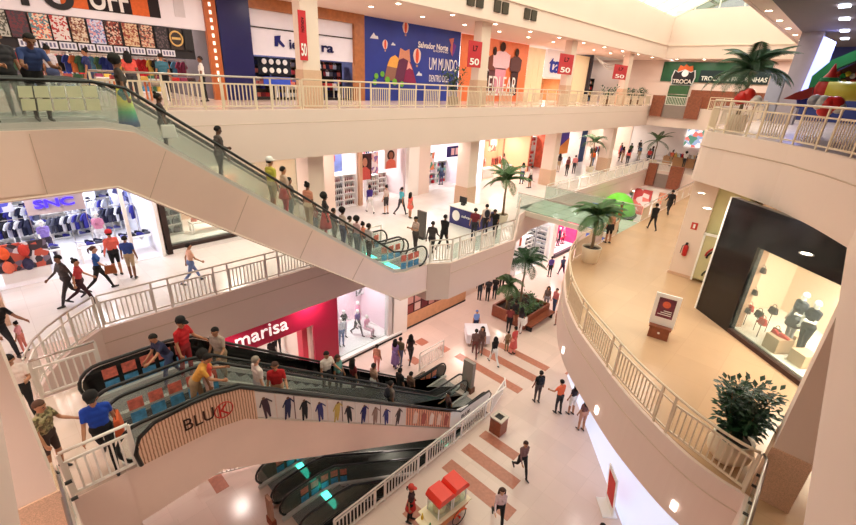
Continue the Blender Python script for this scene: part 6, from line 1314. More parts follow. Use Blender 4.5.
# ------------------------------------------------------------------ props
# blue kiosk on the landing
k = empty('sales_kiosk', (18.9, 14.4, L1), 'dark blue promotional kiosk with a white emblem on the landing', 'kiosk')
mb = MB(); mb.box(18.3, 19.6, 13.3, 15.5, L1 + .012, L1 + 1.0); mb.build('counter', mat('kiosk_navy', (46, 42, 110), .4, var=.04), k)
mb = MB(); mb.box(18.25, 19.65, 13.25, 15.55, L1 + 1.0, L1 + 1.06); mb.build('worktop', WHITE, k)
mb = MB(); mb.lathe([(.28, 0), (.28, .02)], n=16); mb.v = [(18.28 - v[2] * .5, 15.0 + v[0], L1 + .55 + v[1] * 1.1) for v in mb.v]; mb.build('emblem', WHITE, k)
mb = text_mb('salvador', 1.0, .16, .01); xf(mb, (18.28, 14.1, L1 + .62), -PI / 2); mb.build('logo_text', WHITE, k)
mb = text_mb('Li', .2, .3, .01, bold=True); xf(mb, (18.28, 13.5, L1 + .5), -PI / 2); mb.build('logo_text', WHITE, k)
e = empty('computer_screen', (18.9, 15.0, L1 + 1.06), 'black computer screen on the blue kiosk', 'screen'); mb = MB(); mb.box(18.8, 18.86, 14.75, 15.25, L1 + 1.2, L1 + 1.55); mb.build('panel', BLACKM, e); mb = MB(); mb.box(18.75, 18.95, 14.9, 15.1, L1 + 1.06, L1 + 1.2); mb.build('stand', BLACKM, e)
e = empty('information_totem', (16.4, 13.2, L1), 'slim dark information totem beside the escalator exit', 'totem'); q = atZ(421, 238, L1); e.location = (q[0], q[1], L1)
mb = MB(); mb.box(-.06, .06, -.28, .28, .05, 1.45); mb.build('panel', cmat((96, 90, 88)), e, local=True); mb = MB(); mb.box(-.18, .18, -.3, .3, 0.012, .05); mb.build('base', STEELD, e, local=True)
# poster stand on the amber floor
e = empty('poster_stand', (14.45, 2.75, L1 + .012), 'white poster board standing in a brown wooden base on the amber floor', 'poster stand', rz=math.radians(100))
mb = MB(); mb.box(-.3, .3, -.2, .2, 0, .42); mb.box(-.33, .33, -.23, .23, .38, .44); mb.build('base', WOODB, e, local=True)
mb = MB(); mb.box(-.37, .37, -.025, .025, .4, 1.55); mb.build('board', WHITE, e, local=True)
for s in (-1, 1):
    mb = MB(); mb.box(-.25, .25, s * .027 - .004, s * .027 + .004, .72, 1.42); mb.build('poster', mat('stand_poster', (110, 44, 66), .4, var=.5, scale=3), e, local=True)
    mb = MB(); mb.lathe([(.12, 0), (.12, .006)], n=14); xf(mb, (0, s * .036, 1.2), 0, PI / 2); mb.build('sun_disc', cmat((230, 110, 80)), e, local=True)
    for k_ in range(3): mb = MB(); mb.box(-.2, .2 - .08 * k_, s * .034 - .003, s * .034 + .003, .82 + k_ * .07, .845 + k_ * .07); mb.build('text_line', WHITE, e, local=True)
mb = MB(); mb.lathe([(.04, 0), (.04, .02)], n=10); xf(mb, (0, .205, .22), 0, PI / 2); mb.build('knob', WHITE, e, local=True)
# bin and totem on the ground floor
e = empty('litter_bin', (12.75, 7.25, 0), 'square brown litter bin with a steel top beside the pit railing', 'bin')
mb = MB(); mb.box(-.27, .27, -.27, .27, 0.03, .78); mb.build('body', WOODB, e, local=True)
mb = MB(); [mb.box(*b) for b in ((-.29, .29, -.29, -.16, .78, .84), (-.29, .29, .16, .29, .78, .84), (-.29, -.16, -.16, .16, .78, .84), (.16, .29, -.16, .16, .78, .84))]; mb.build('rim', STEEL, e, local=True)
mb = MB(); mb.box(-.16, .16, -.16, .16, .7, .785); mb.build('opening', BLACKM, e, local=True)
q = atZ(467, 390, 0); e = empty('information_totem', (q[0], q[1], 0), 'grey steel totem with a brown foot at the end of the lower escalators', 'totem')
mb = MB(); mb.box(-.1, .1, -.3, .3, .3, 1.7); mb.build('panel', cmat((150, 136, 128)), e, local=True); mb = MB(); mb.box(-.16, .16, -.34, .34, 0, .3); mb.build('base', cmat((110, 70, 52)), e, local=True)
q = atZ(272, 524, 0); e = empty('information_totem', (q[0], q[1], 0), 'slanted wooden notice post by the pit railing below the wood clad escalator', 'totem')
mb = MB(); mb.box(-.08, .08, -.2, .2, 0, .3); mb.build('base', cmat((150, 80, 56)), e, local=True); mb = MB(); mb.bar((0, 0, .3), (0, 0, 1.25), .3, .1); mb.build('panel', cmat((176, 132, 110)), e, local=True)
# popcorn cart
a = atZ(441, 491, 1.6); b = atZ(457, 479, 1.6); ang = math.atan2(b[1] - a[1], b[0] - a[0]); cx, cy = (a[0] + b[0]) / 2, (a[1] + b[1]) / 2
e = empty('popcorn_cart', (cx, cy, 0), 'wooden popcorn cart with two red roofs, glass boxes and a big spoked wheel', 'cart', rz=ang); e.scale = (.8, .8, .85)
ORW = mat('cart_orange_wood', (214, 140, 84), .5, var=.1, scale=4); CREAMC = mat('cart_cream', (244, 228, 196), .4, var=.02); REDR = mat('cart_red', (226, 54, 38), .35, var=.03)
mb = MB(); mb.box(-1.15, .85, -.42, .42, .62, .82); mb.build('body', ORW, e, local=True); mb = MB(); mb.box(-1.2, .95, -.48, .48, .82, .88); mb.build('counter', CREAMC, e, local=True)
mb = MB(); mb.box(-.95, .75, -.36, .36, .3, .62); mb.build('lower_box', ORW, e, local=True)
for i, xc in enumerate((-.47, .37)):
    mb = MB(); mb.box(xc - .36, xc + .36, -.33, .33, .88, 1.62); mb.build('glass_box', GL, e, local=True)
    mb = MB(); [mb.box(xc + sx * .36 - .02, xc + sx * .36 + .02, sy * .33 - .02, sy * .33 + .02, .88, 1.62) for sx in (-1, 1) for sy in (-1, 1)]; mb.build('frame', WHITE, e, local=True)
    mb = MB(); mb.prismY([(xc - .44, 1.62), (xc + .44, 1.62), (xc + .44, 1.72), (xc + .3, 1.9), (xc - .3, 1.9), (xc - .44, 1.72)], -.42, .42); mb.build('roof', REDR, e, local=True)
    mb = MB(); mb.ell((xc, 0, 1.05), (.3, .27, .24), 14, 9); r = random.Random(3); mb.v = [tuple(Vector(p) + Vector((r.uniform(-.02, .02), r.uniform(-.02, .02), r.uniform(-.02, .02)))) for p in mb.v]; o = mb.build('popcorn', mat('popcorn', (250, 232, 180), .8, var=.1, scale=30), e, local=True); o['kind'] = 'stuff'
for sy in (-1, 1):
    mb = MB(); mb.tube([(.25 + .38 * math.cos(2 * PI * j / 28), sy * .5, .39 + .38 * math.sin(2 * PI * j / 28)) for j in range(28)], .022, 6, True)
    w = mb.build('wheel', BLACKM, e, local=True); mb = MB(); [mb.bar((.25, sy * .5, .39), (.25 + .37 * math.cos(2 * PI * j / 12), sy * .5, .39 + .37 * math.sin(2 * PI * j / 12)), .014, .014) for j in range(12)]; mb.build('spokes', STEEL, w, local=True)
    mb = MB(); mb.tube([(.25, sy * .43, .39), (.25, sy * .56, .39)], .05, 10); mb.build('hub', REDR, e, local=True)
    mb = MB(); mb.tube([(-.1, sy * .55, .62), (.02, sy * .55, .76), (.25, sy * .55, .83), (.48, sy * .55, .76), (.6, sy * .55, .62)], .03, 6); mb.build('mudguard', cmat((226, 90, 50)), e, local=True)
mb = MB(); mb.tube([(-1.0, -.3, .3), (-1.0, -.3, 0)], .03, 6); mb.build('leg', BLACKM, e, local=True); mb = MB(); mb.tube([(-1.0, .3, .3), (-1.0, .3, 0)], .03, 6); mb.build('leg', BLACKM, e, local=True)
mb = MB(); mb.box(-1.5, -1.15, -.3, .3, .8, .86); mb.build('side_shelf', CREAMC, e, local=True)
for i, (x, y, c) in enumerate(((-1.05, -.3, (40, 120, 60)), (-1.03, .1, (230, 190, 60)))):
    o = item('bottle', Matrix.Rotation(ang, 3, 'Z') @ Vector((x, y, 0)) + Vector((cx, cy, .76)), 0, c, ['green bottle on the popcorn cart counter', 'yellow bottle on the popcorn cart counter'][i], None, 1.2)
# promotional table with white cloth
q = atZ(476, 341, 0)
e = empty('promotion_table', (q[0], q[1], 0), 'small table with a white patterned cloth on the ground floor walkway', 'table', rz=.8)
mb = MB(); mb.prism([(-.6, -.6), (.6, -.6), (.6, .6), (-.6, .6)], .72, .78); mb.build('tabletop', WHITE, e, local=True)
mb = MB(); mb.box(-.65, .65, -.65, .65, .78, .79); [mb.box(*b) for b in ((-.65, .65, -.66, -.64, .25, .79), (-.65, .65, .64, .66, .25, .79), (-.66, -.64, -.65, .65, .25, .79), (.64, .66, -.65, .65, .25, .79))]; mb.build('cloth', mat('cloth_white_violet', (236, 232, 240), .7, var=.05), e, local=True)
for sx in (-1, 1):
    for sy in (-1, 1): mb = MB(); mb.box(sx * .5 - .03, sx * .5 + .03, sy * .5 - .03, sy * .5 + .03, 0, .72); mb.build('leg', STEEL, e, local=True)
# green dome display on the far ground floor
e = bpy.data.objects['dome_tent']; e.location = (38.4, 13.2, 0); e['label'] = 'tall bright green dome topped inflatable beyond the glass walkway'; e['category'] = 'inflatable'; e.name = 'inflatable_dome'
mb = MB(); mb.ell((0, 0, 3.7), (1.7, 1.5, 1.9), 20, 12); mb.build('dome', mat('dome_green', (120, 226, 60), .4, var=.05), e, True, local=True)
mb = MB(); mb.lathe([(1.35, 0), (1.45, 1.2), (1.5, 3.3), (1.45, 3.4)], (0, 0, 0), 20); mb.build('body', mat('dome_body', (60, 90, 70), .5, var=.2), e, True, local=True)
mb = MB(); mb.tube([(1.72 * math.cos(t), 1.52 * math.sin(t), 3.75) for t in [2 * PI * j / 24 for j in range(24)]], .14, 6, True); mb.build('dark_band', cmat((40, 50, 46)), e, True, local=True)
mb = MB(); mb.box(34.4, 34.6, 12.4, 13.9, 0, 5.2); tag(mb.build('display_board', mat('board_blue_white', (90, 120, 220), .4, var=.6, scale=1.5)), 'tall blue and white display board left of the green inflatable', 'board')
mb = MB(); mb.box(42.0, 49.6, 15.8, 15.9, .4, 3.5); tag(mb.build('picture_wall', speckle('board_mix', [(60, 100, 70), (210, 190, 210), (70, 50, 80), (226, 220, 226)], 1.1, emit=.25)), 'wide picture wall with green and lilac images under the far railing', 'board')
mb = MB(); mb.box(50.0, 50.2, 8, 15.9, 0, 4.4); q = mb.build('wall_ground_end', WALLW); q['kind'] = 'structure'
# ------------------------------------------------------------------ people
BK = (26, 24, 26); DG = (60, 60, 66); WH = (232, 228, 226); JN = (60, 74, 110); RD = (196, 40, 44); KH = (170, 146, 116); PK = (226, 140, 130); NV = (36, 40, 72)
def on(px, py, z): q = atZ(px, py, z + .012); return (float(q[0]), float(q[1]), z + .012)
def escp(key, px):
    P, y0, y1 = ESC[key]; yc = (y0 + y1) / 2; best = None
    for i in range(600):
        X = P[0][0] + .3 + i * (P[-1][0] - P[0][0] - .6) / 600; z = interp(P, X) + .03; c = ROT.T @ (np.array([X, yc, z + 1.0]) - CAMP); e_ = abs(CX + F * c[0] / -c[2] - px)
        if best is None or e_ < best[0]: best = (e_, X, z)
    X = best[1]; dz = .2 * max(0, min(1, (X - P[1][0]) / .9, (P[-2][0] - X) / .9)); return (X, yc, best[2] + .01 - dz)
# upper floor, men looking over the escalator head
def top(X, Y): return (X, Y, L2 + .05)
o = person(top(.42, 13.0), -75, 'man in an olive grey shirt leaning over at the upper escalator head', 'lean', 'short', top=(98, 82, 66), leg=BK, skin='tan', h=1.78)
person(top(1.0, 14.2), -90, 'man in a dark jacket behind the two leaning men at the upper escalator head', 'stand', 'short', top=(44, 40, 46), leg=BK, skin='brown', h=1.74)
person(top(1.32, 13.0), -80, 'man in a blue and red checked shirt leaning at the upper escalator head', 'lean', 'short', top=(46, 62, 110), leg=BK, skin='brown', h=1.78)
person((-.15, 12.75, L2 + .05), -60, 'person in a dark coat cut by the frame edge beside the leaning men', 'stand', 'long', top=(50, 46, 40), leg=BK, skin='brown', h=1.7, fem=True, sleeve='long')
gm = bpy.data.materials.new('dress_yellow_green_blue'); gm.use_nodes = True; nt = gm.node_tree; bs = nt.nodes['Principled BSDF']; tc = nt.nodes.new('ShaderNodeTexCoord'); sx = nt.nodes.new('ShaderNodeSeparateXYZ'); cr_ = nt.nodes.new('ShaderNodeValToRGB')
for i, (p, c) in enumerate(((.3, (40, 90, 150)), (.55, (60, 170, 110)), (.8, (214, 210, 70)))):
    el = cr_.color_ramp.elements[i] if i < 2 else cr_.color_ramp.elements.new(p); el.position = p; el.color = (*lin([v / 255 for v in c]), 1)
nt.links.new(tc.outputs['Object'], sx.inputs[0]); nt.links.new(sx.outputs['Z'], cr_.inputs[0]); nt.links.new(cr_.outputs[0], bs.inputs['Base Color']); bs.inputs['Roughness'].default_value = .8
S_ = [  # key, px, heading, label, kwargs
 ('A1', 121, 0, 'woman in a yellow, green and blue dress stepping onto the upper escalator', dict(fem=True, hair='afro', top=(70, 60, 56), leg=(60, 120, 120), skirt=(gm, 1.5), skin='brown', sleeve='none')),
 ('A1', 160, 0, 'person in dark clothes with a white bag just below the woman in the colourful dress', dict(fem=True, hair='bun', top=(60, 44, 48), leg=BK, skin='dark', h=1.5)),
 ('A1', 217, 0, 'man in grey alone on the upper half of the upper escalator', dict(h=1.6, pose='rail', top=(84, 72, 70), leg=(46, 42, 44), skin='dark', sleeve='long')),
 ('A1', 271, 10, 'man with a white cap and yellow green vest on the upper escalator', dict(top=(196, 184, 70), leg=(176, 160, 120), legs='short', skin='tan', hat=(236, 230, 226), sleeve='none')),
 ('A1', 284, 0, 'woman with dark hair and beige top just below the man in the yellow vest', dict(fem=True, hair='short', top=(206, 176, 160), leg=RD, skin='tan', skirt=((206, 70, 60), .6))),
 ('A2', 290, 0, 'person in dark grey behind the woman in beige on the rear upper escalator', dict(hair='short', top=(90, 76, 72), leg=DG, skin='brown')),
 ('A1', 308, 20, 'woman with a hair bun and peach top on the upper escalator', dict(fem=True, hair='bun', top=(206, 140, 116), leg=(214, 190, 160), skin='brown')),
 ('A2', 315, 0, 'child in a red top on the rear upper escalator', dict(hair='short', top=RD, leg=JN, skin='brown', h=1.35)),
 ('A1', 325, -20, 'woman with a big afro, black top and red skirt amid the upper escalator crowd', dict(fem=True, hair='afro', top=(44, 38, 40), leg=RD, skin='dark', skirt=((200, 70, 70), 1.0))),
 ('A2', 334, 0, 'person in black riding beside the woman with the big afro', dict(hair='short', top=BK, leg=BK, skin='brown', h=1.6)),
 ('A1', 343, 0, 'woman with black hair, pale top and jeans on the upper escalator', dict(fem=True, hair='afro', top=(206, 190, 180), leg=JN, skin='brown', h=1.6)),
 ('A2', 350, 0, 'man in a white shirt on the rear upper escalator near its foot', dict(hair='short', top=(220, 206, 196), leg=DG, skin='brown')),
 ('A1', 357, 10, 'woman with an afro and pink white top near the foot of the upper escalator', dict(fem=True, hair='afro', top=(220, 180, 180), leg=(90, 110, 120), skin='brown', h=1.62)),
 ('A2', 363, 30, 'woman in a coral top near the foot of the rear upper escalator', dict(fem=True, hair='bun', top=(226, 136, 110), leg=WH, skin='tan')),
 ('A1', 369, 0, 'lowest rider on the upper escalator, black hair and pale grey top', dict(hair='short', top=(196, 186, 186), leg=BK, skin='brown', h=1.66)),
 ('B2', 166, -160, 'boy in a navy shirt leaning on the black escalator side', dict(pose='reach', hair='short', top=NV, leg=JN, skin='tan', h=1.6)),
 ('B2', 183, -60, 'man in a red shirt and black cap on the lower rear escalator', dict(pose='rail', hat=BK, top=(196, 30, 38), leg=(150, 34, 40), skin='tan', h=1.78)),
 ('B2', 219, -150, 'man in a pale grey shirt standing alone on the lower rear escalator', dict(pose='rail', top=(176, 158, 146), leg=KH, skin='tan', h=1.74)),
 ('B1', 194, -30, 'person in a mustard shirt bending on the lower front escalator', dict(pose='lean', hair='short', top=(222, 160, 70), leg=KH, skin='tan', h=1.65)),
 ('B1', 207, -20, 'woman with an afro and coral red top at the lower front escalator head', dict(fem=True, hair='afro', top=(230, 80, 66), leg=(220, 190, 180), skin='brown', h=1.62)),
 ('B1', 258, 0, 'grey haired person in a white shirt on the lower front escalator', dict(hair='short', hc=(150, 136, 124), top=(222, 206, 200), leg=(190, 186, 196), skin='light', h=1.68)),
 ('B1', 276, -120, 'bald man in a red shirt sitting back on the rail of the lower front escalator', dict(pose='rail', hair='short', hc=(70, 44, 36), top=(186, 30, 36), leg=(190, 150, 120), skin='tan', h=1.66)),
 ('B2', 326, -90, 'man in a white shirt with one arm on the rail, halfway down the rear escalator', dict(pose='rail', top=(230, 214, 204), leg=BK, skin='tan', h=1.76)),
 ('B2', 338, -70, 'woman with long hair and teal top beside the man in white', dict(fem=True, hair='long', hc=(70, 46, 36), top=(100, 150, 140), leg=DG, skin='tan')),
 ('B2', 353, 0, 'woman with long dark hair and dark red top on the lower rear escalator', dict(fem=True, hair='long', top=(110, 30, 36), leg=BK, skin='tan')),
 ('B2', 374, 0, 'woman in a beige top facing away on the lower rear escalator', dict(fem=True, hair='short', top=(190, 150, 130), leg=WH, skin='brown')),
 ('B1', 391, -20, 'man in a grey shirt with black straps on the lower part of the front escalator', dict(hair='short', top=(110, 96, 90), leg=BK, skin='brown', bag='pack')),
 ('B2', 400, 0, 'man in black beside the one with the backpack', dict(hair='short', top=BK, leg=BK, skin='brown', h=1.76)),
 ('B2', 411, 0, 'person in a brown top nearest the bottom of the lower rear escalator', dict(hair='short', top=(110, 84, 70), leg=BK, skin='brown')),
 ('B1', 449, 150, 'person in a brown top and black shorts stepping off the lower front escalator', dict(pose='walk', hair='short', top=(90, 62, 60), leg=BK, legs='short', skin='tan', h=1.55)),
]
PP = {}
for key, px_, hdg, lb, kw in S_: PP[lb] = person(escp(key, px_), hdg, lb, **kw)
T_ = [ # feet px, z, heading
 (370, 213, L1, 70, 'woman in a royal blue top and white trousers outside the perfume shop', dict(fem=True, hair='bun', top=(64, 44, 130), leg=WH, sleeve='long', pose='walk', skin='tan')),
 (386, 214, L1, 100, 'woman in a pale pink top and dark shorts looking into the perfume shop', dict(fem=True, hair='bun', top=(222, 196, 190), leg=(70, 60, 60), legs='short', skin='light')),
 (401, 215, L1, 0, 'woman in a turquoise top walking past the perfume shop', dict(fem=True, hair='pony', top=(80, 180, 200), leg=DG, skin='tan', pose='walkb')),
 (410, 218, L1, 0, 'girl in a coral dress beside the woman in turquoise', dict(fem=True, hair='long', top=(236, 110, 96), leg=PK, legs='short', skirt=((236, 110, 96), .7), skin='tan', h=1.5)),
 (415, 252, L1, 180, 'woman with bare shoulders and floral top by the escalator exit', dict(fem=True, hair='short', top=(190, 160, 150), leg=(80, 70, 70), sleeve='none', skin='tan', pose='phone')),
 (431, 256, L1, 20, 'man in dark grey walking beside the man in black on the landing', dict(top=(70, 62, 62), leg=(44, 42, 46), skin='brown', pose='walk', sleeve='long')),
 (443, 250, L1, 10, 'man in black with arms apart walking on the landing', dict(top=BK, leg=BK, skin='brown', pose='walkb', sleeve='long', h=1.78)),
 (473, 241, L1, 30, 'person in a maroon top standing at the blue kiosk', dict(top=(120, 40, 50), leg=(50, 50, 60), skin='tan')),
 (484, 236, L1, 60, 'man in a white shirt with a navy backpack at the blue kiosk', dict(top=(226, 206, 200), leg=(50, 44, 50), skin='light', bag='pack')),
 (494, 238, L1, 200, 'person in black bending by the railing near the blue kiosk', dict(top=BK, leg=BK, skin='brown', pose='lean')),
 (521, 184, L1, 60, 'woman in a white top and jeans before the peach shop', dict(fem=True, hair='long', top=WH, leg=JN, skin='light')),
 (529, 188, L1, 100, 'woman in a white top and black skirt before the peach shop', dict(fem=True, hair='bun', top=(226, 210, 206), leg=BK, legs='short', skirt=(BK, .75), skin='tan')),
 (566, 176, L1, 180, 'woman in dark red near the far white railing', dict(fem=True, hair='long', top=(110, 50, 50), leg=BK, skin='tan')),
 (573, 174, L1, 30, 'person in a pink top left of the violet banner', dict(top=(206, 120, 120), leg=DG, skin='tan')),
 (591, 168, L1, 200, 'man in a bright orange shirt and jeans below the violet banner', dict(top=(240, 110, 50), leg=(110, 130, 160), skin='tan', h=1.76)),
 (598, 162, L1, 10, 'man in black right of the man in orange', dict(top=BK, leg=BK, skin='brown', sleeve='long')),
 (619, 158, L1, 160, 'woman in a coral dress by the far column of the middle floor', dict(fem=True, hair='bun', top=(236, 110, 90), leg=PK, skirt=((236, 110, 90), 1.0), skin='tan')),
 (629, 158, L1, 40, 'person in a dark green top near the far corner', dict(top=(60, 80, 56), leg=DG, skin='brown')),
 (638, 154, L1, 180, 'person in black near the far corner', dict(top=BK, leg=DG, skin='tan')),
 (607, 243, L1, 60, 'woman in a peach top and black shorts next to the glass walkway', dict(fem=True, hair='short', top=(206, 150, 126), leg=BK, legs='short', skin='tan', skirt=(BK, .55), sleeve='none')),
 (616, 232, L1, 120, 'person in an orange brown top beyond the woman in black shorts', dict(top=(190, 110, 60), leg=(120, 90, 66), skin='brown')),
 (651, 230, L1, 40, 'man in black walking along the right-hand railing, nearer of the two', dict(top=(30, 26, 28), leg=(36, 32, 34), skin='brown', pose='walk', sleeve='long', h=1.62)),
 (667, 215, L1, 30, 'man in black with spread arms farther along the right-hand railing', dict(top=BK, leg=(40, 36, 38), skin='brown', pose='walkb', sleeve='long')),
 # left walkway
 (73, 303, L1, 200, 'man in a dark grey jacket walking past the sports shop', dict(top=(74, 66, 66), leg=(52, 46, 50), skin='brown', pose='walk', sleeve='long', h=1.78)),
 (86, 304, L1, -20, 'woman in a coral and dark red top striding beside the man in the grey jacket', dict(fem=True, hair='bun', top=(186, 60, 62), leg=(56, 24, 34), skin='tan', pose='walkb', sleeve='none', h=1.66)),
 (103, 290, L1, -15, 'woman in a blue top and black trousers with a brown shoulder bag', dict(fem=True, hair='pony', hc=(80, 46, 34), top=(36, 84, 160), leg=BK, skin='light', pose='walk')),
 (119, 275, L1, 100, 'man in a coral shirt, red cap and black shorts at the sports shop front', dict(top=(240, 110, 96), leg=BK, legs='short', skin='tan', hat=(190, 40, 50), h=1.76, sleeve='long')),
 (134, 278, L1, 60, 'man in a blue shirt and tan shorts at the sports shop front', dict(top=(44, 70, 140), leg=KH, legs='short', skin='brown', h=1.66)),
 (194, 283, L1, 0, 'girl in a peach top and blue white trousers walking behind the railing', dict(fem=True, hair='short', top=(240, 186, 160), leg=(110, 130, 180), skin='tan', pose='walk', h=1.62)),
 (9, 359, L1, -60, 'tall man in black reaching down to a child at the left frame edge', dict(top=BK, leg=(34, 34, 40), skin='brown', pose='reach', h=1.85)),
 (26, 352, L1, 150, 'small child in pink held by the man in black', dict(fem=True, hair='bun', top=(240, 170, 180), leg=PK, skin='tan', h=.95)),
 (33, 420, L1, -100, 'person in a white shirt partly hidden by the near left pillar', dict(top=(232, 214, 206), leg=BK, skin='tan', pose='phone', h=1.72)),
 (60, 470, L1, -40, 'man with cropped hair and an olive camouflage shirt at the walkway corner', dict(hc=(90, 60, 46), top=speckle('camouflage', [(150, 140, 96), (96, 86, 56), (176, 160, 120), (120, 100, 74)], 22), leg=(70, 50, 46), legs='short', skin='tan', pose='rail', h=1.68)),
 (112, 462, L1, -100, 'man in a royal blue shirt with a black cap heading for the lower escalators', dict(top=(24, 66, 170), leg=BK, skin='tan', pose='walk', hat=BK, h=1.8, sleeve='short')),
 # ground floor
 (377, 372, 0, 30, 'person in a peach top waiting near the crimson shop pier', dict(fem=True, hair='short', top=(206, 140, 116), leg=PK, skin='tan', h=1.6)),
 (395, 368, 0, 10, 'woman in a long lilac dress outside the show window', dict(fem=True, hair='long', top=(150, 120, 180), leg=(130, 110, 160), skirt=((150, 120, 180), 1.3), skin='tan', pose='stand')),
 (400, 366, 0, 20, 'man in olive beside the woman in the lilac dress', dict(top=(120, 110, 80), leg=(110, 110, 140), skin='brown')),
 (410, 362, 0, 30, 'woman with long hair in dark clothes outside the show window', dict(fem=True, hair='long', top=(70, 52, 50), leg=(60, 54, 56), skin='tan', pose='walk')),
 (479, 300, 0, 30, 'man in black, first of the four seen from behind under the landing', dict(top=(34, 34, 36), leg=(50, 54, 64), skin='brown')),
 (487, 301, 0, 30, 'man in dark grey, second of the four seen from behind under the landing', dict(top=(52, 52, 56), leg=BK, skin='tan')),
 (494, 299, 0, 30, 'man in charcoal, third of the four seen from behind under the landing', dict(top=(44, 40, 42), leg=(40, 44, 56), skin='brown')),
 (501, 290, 0, 40, 'woman in a crimson top under the corner of the landing', dict(fem=True, hair='long', top=(190, 30, 46), leg=BK, skin='tan')),
 (474, 356, 0, 40, 'person in a patterned dark top left of the pair by the white cloth table', dict(top=(110, 80, 76), leg=(110, 60, 56), skin='brown', pose='walk')),
 (480, 354, 0, 200, 'woman in brown with a shoulder bag by the white cloth table', dict(fem=True, hair='long', top=(96, 70, 66), leg=(120, 90, 84), skin='tan')),
 (475, 333, 0, 240, 'small person in a blue headscarf behind the white cloth table', dict(fem=True, hair='short', hc=(90, 130, 200), top=(120, 150, 210), leg=NV, skin='tan', h=1.5)),
 (493, 364, 0, 60, 'woman in a black top and white trousers on the striped floor', dict(fem=True, hair='long', top=BK, leg=WH, skin='tan', pose='walk', sleeve='long')),
 (506, 351, 0, 60, 'child in a khaki top beside the woman in the red print dress', dict(hair='short', top=(150, 140, 110), leg=(120, 110, 80), skin='tan', h=1.25)),
 (512, 354, 0, 80, 'woman in a red printed dress on the striped floor', dict(fem=True, hair='bun', top=(206, 80, 76), leg=PK, skirt=((200, 90, 84), 1.1), skin='tan')),
 (508, 332, 0, 30, 'person in a maroon top at the left end of the brown planter', dict(top=(120, 50, 50), leg=BK, skin='tan')),
 (513, 325, 0, 60, 'person in black behind the maroon top at the brown planter', dict(top=(40, 34, 38), leg=DG, skin='brown')),
 (519, 333, 0, 10, 'person with a white bag sitting side of the brown planter', dict(fem=True, hair='long', top=(50, 40, 46), leg=WH, skin='tan')),
 (545, 310, 0, 200, 'woman in a grey top right of the brown planter', dict(fem=True, hair='long', top=(120, 100, 96), leg=(150, 140, 150), skin='tan')),
 (553, 313, 0, 160, 'man in a pink and navy top with jeans right of the brown planter', dict(top=(200, 110, 110), leg=JN, skin='tan', h=1.76)),
 (555, 325, 0, 120, 'small child in red close to the curved edge', dict(hair='short', top=(180, 100, 90), leg=(160, 110, 100), skin='tan', h=1.0)),
 (549, 277, 0, 60, 'person in a violet top before the pink window', dict(top=(90, 70, 150), leg=BK, skin='brown')),
 (561, 276, 0, 60, 'person in navy walking before the pink window', dict(top=(50, 60, 100), leg=NV, skin='brown', pose='walk')),
 (536, 402, 0, 60, 'man in a black shirt and brown trousers on the open ground floor', dict(top=BK, leg=(80, 66, 66), skin='brown', h=1.74, bag='pack')),
 (557, 413, 0, 70, 'man in a bright orange shirt on the open ground floor', dict(top=(240, 110, 70), leg=(40, 38, 44), skin='tan', h=1.76, pose='rail')),
 (570, 414, 0, 70, 'woman with black hair, dark top and white shorts beside the man in orange', dict(fem=True, hair='long', top=(50, 42, 46), leg=WH, legs='short', skin='tan')),
 (520, 474, 0, 240, 'woman in a brown jacket over white crossing the terracotta bands', dict(fem=True, hair='short', hc=(60, 34, 28), top=(126, 90, 90), leg=BK, skin='tan', pose='walk', sleeve='long')),
 (497, 523, 0, 225, 'woman with long hair and a pale pink blouse at the lowest terracotta band', dict(fem=True, hair='long', hc=(70, 46, 38), top=(226, 200, 206), leg=BK, skin='light', pose='walk', sleeve='long')),
 (592, 562, 0, 60, 'man in black cut by the bottom of the frame', dict(top=(34, 36, 44), leg=BK, skin='tan')),
 (648, 502, 0, 120, 'person in black just showing under the curved edge', dict(top=BK, leg=BK, skin='brown', pose='walk')),
 (410, 521, 0, -60, 'popcorn seller with a red cap and red apron behind the cart', dict(fem=True, hair='pony', hat=(190, 60, 50), top=(60, 36, 40), leg=BK, skirt=((200, 46, 46), .7), skin='tan', h=1.6)),
 (580, 430, 0, 60, 'person in dark clothes under the curved edge beside the white glass wall', dict(fem=True, hair='long', top=(110, 70, 66), leg=(190, 140, 120), legs='short', skin='tan')),
]
for fx, fy, z, hdg, lb, kw in T_: PP[lb] = person(on(fx, fy, z), hdg, lb, **kw)
def PB_(s): return [o for k, o in PP.items() if s in k][0]
hand_bag(PB_('brown shoulder bag'), -1, (150, 84, 50), 'brown shoulder bag carried by the woman in the blue top', 1.2, .1)
hand_bag(PB_('royal blue shirt'), 1, (206, 92, 50), 'orange and tan shopping bag carried by the man in the royal blue shirt', 1.5, .06)
hand_bag(PB_('dark clothes with a white bag'), -1, (226, 220, 214), 'white bag carried on the upper escalator', 1.2, .1)
hand_bag(PB_('sitting side of the brown planter'), -1, (236, 232, 230), 'white shopping bag at the left end of the brown planter', 1.6, .02)
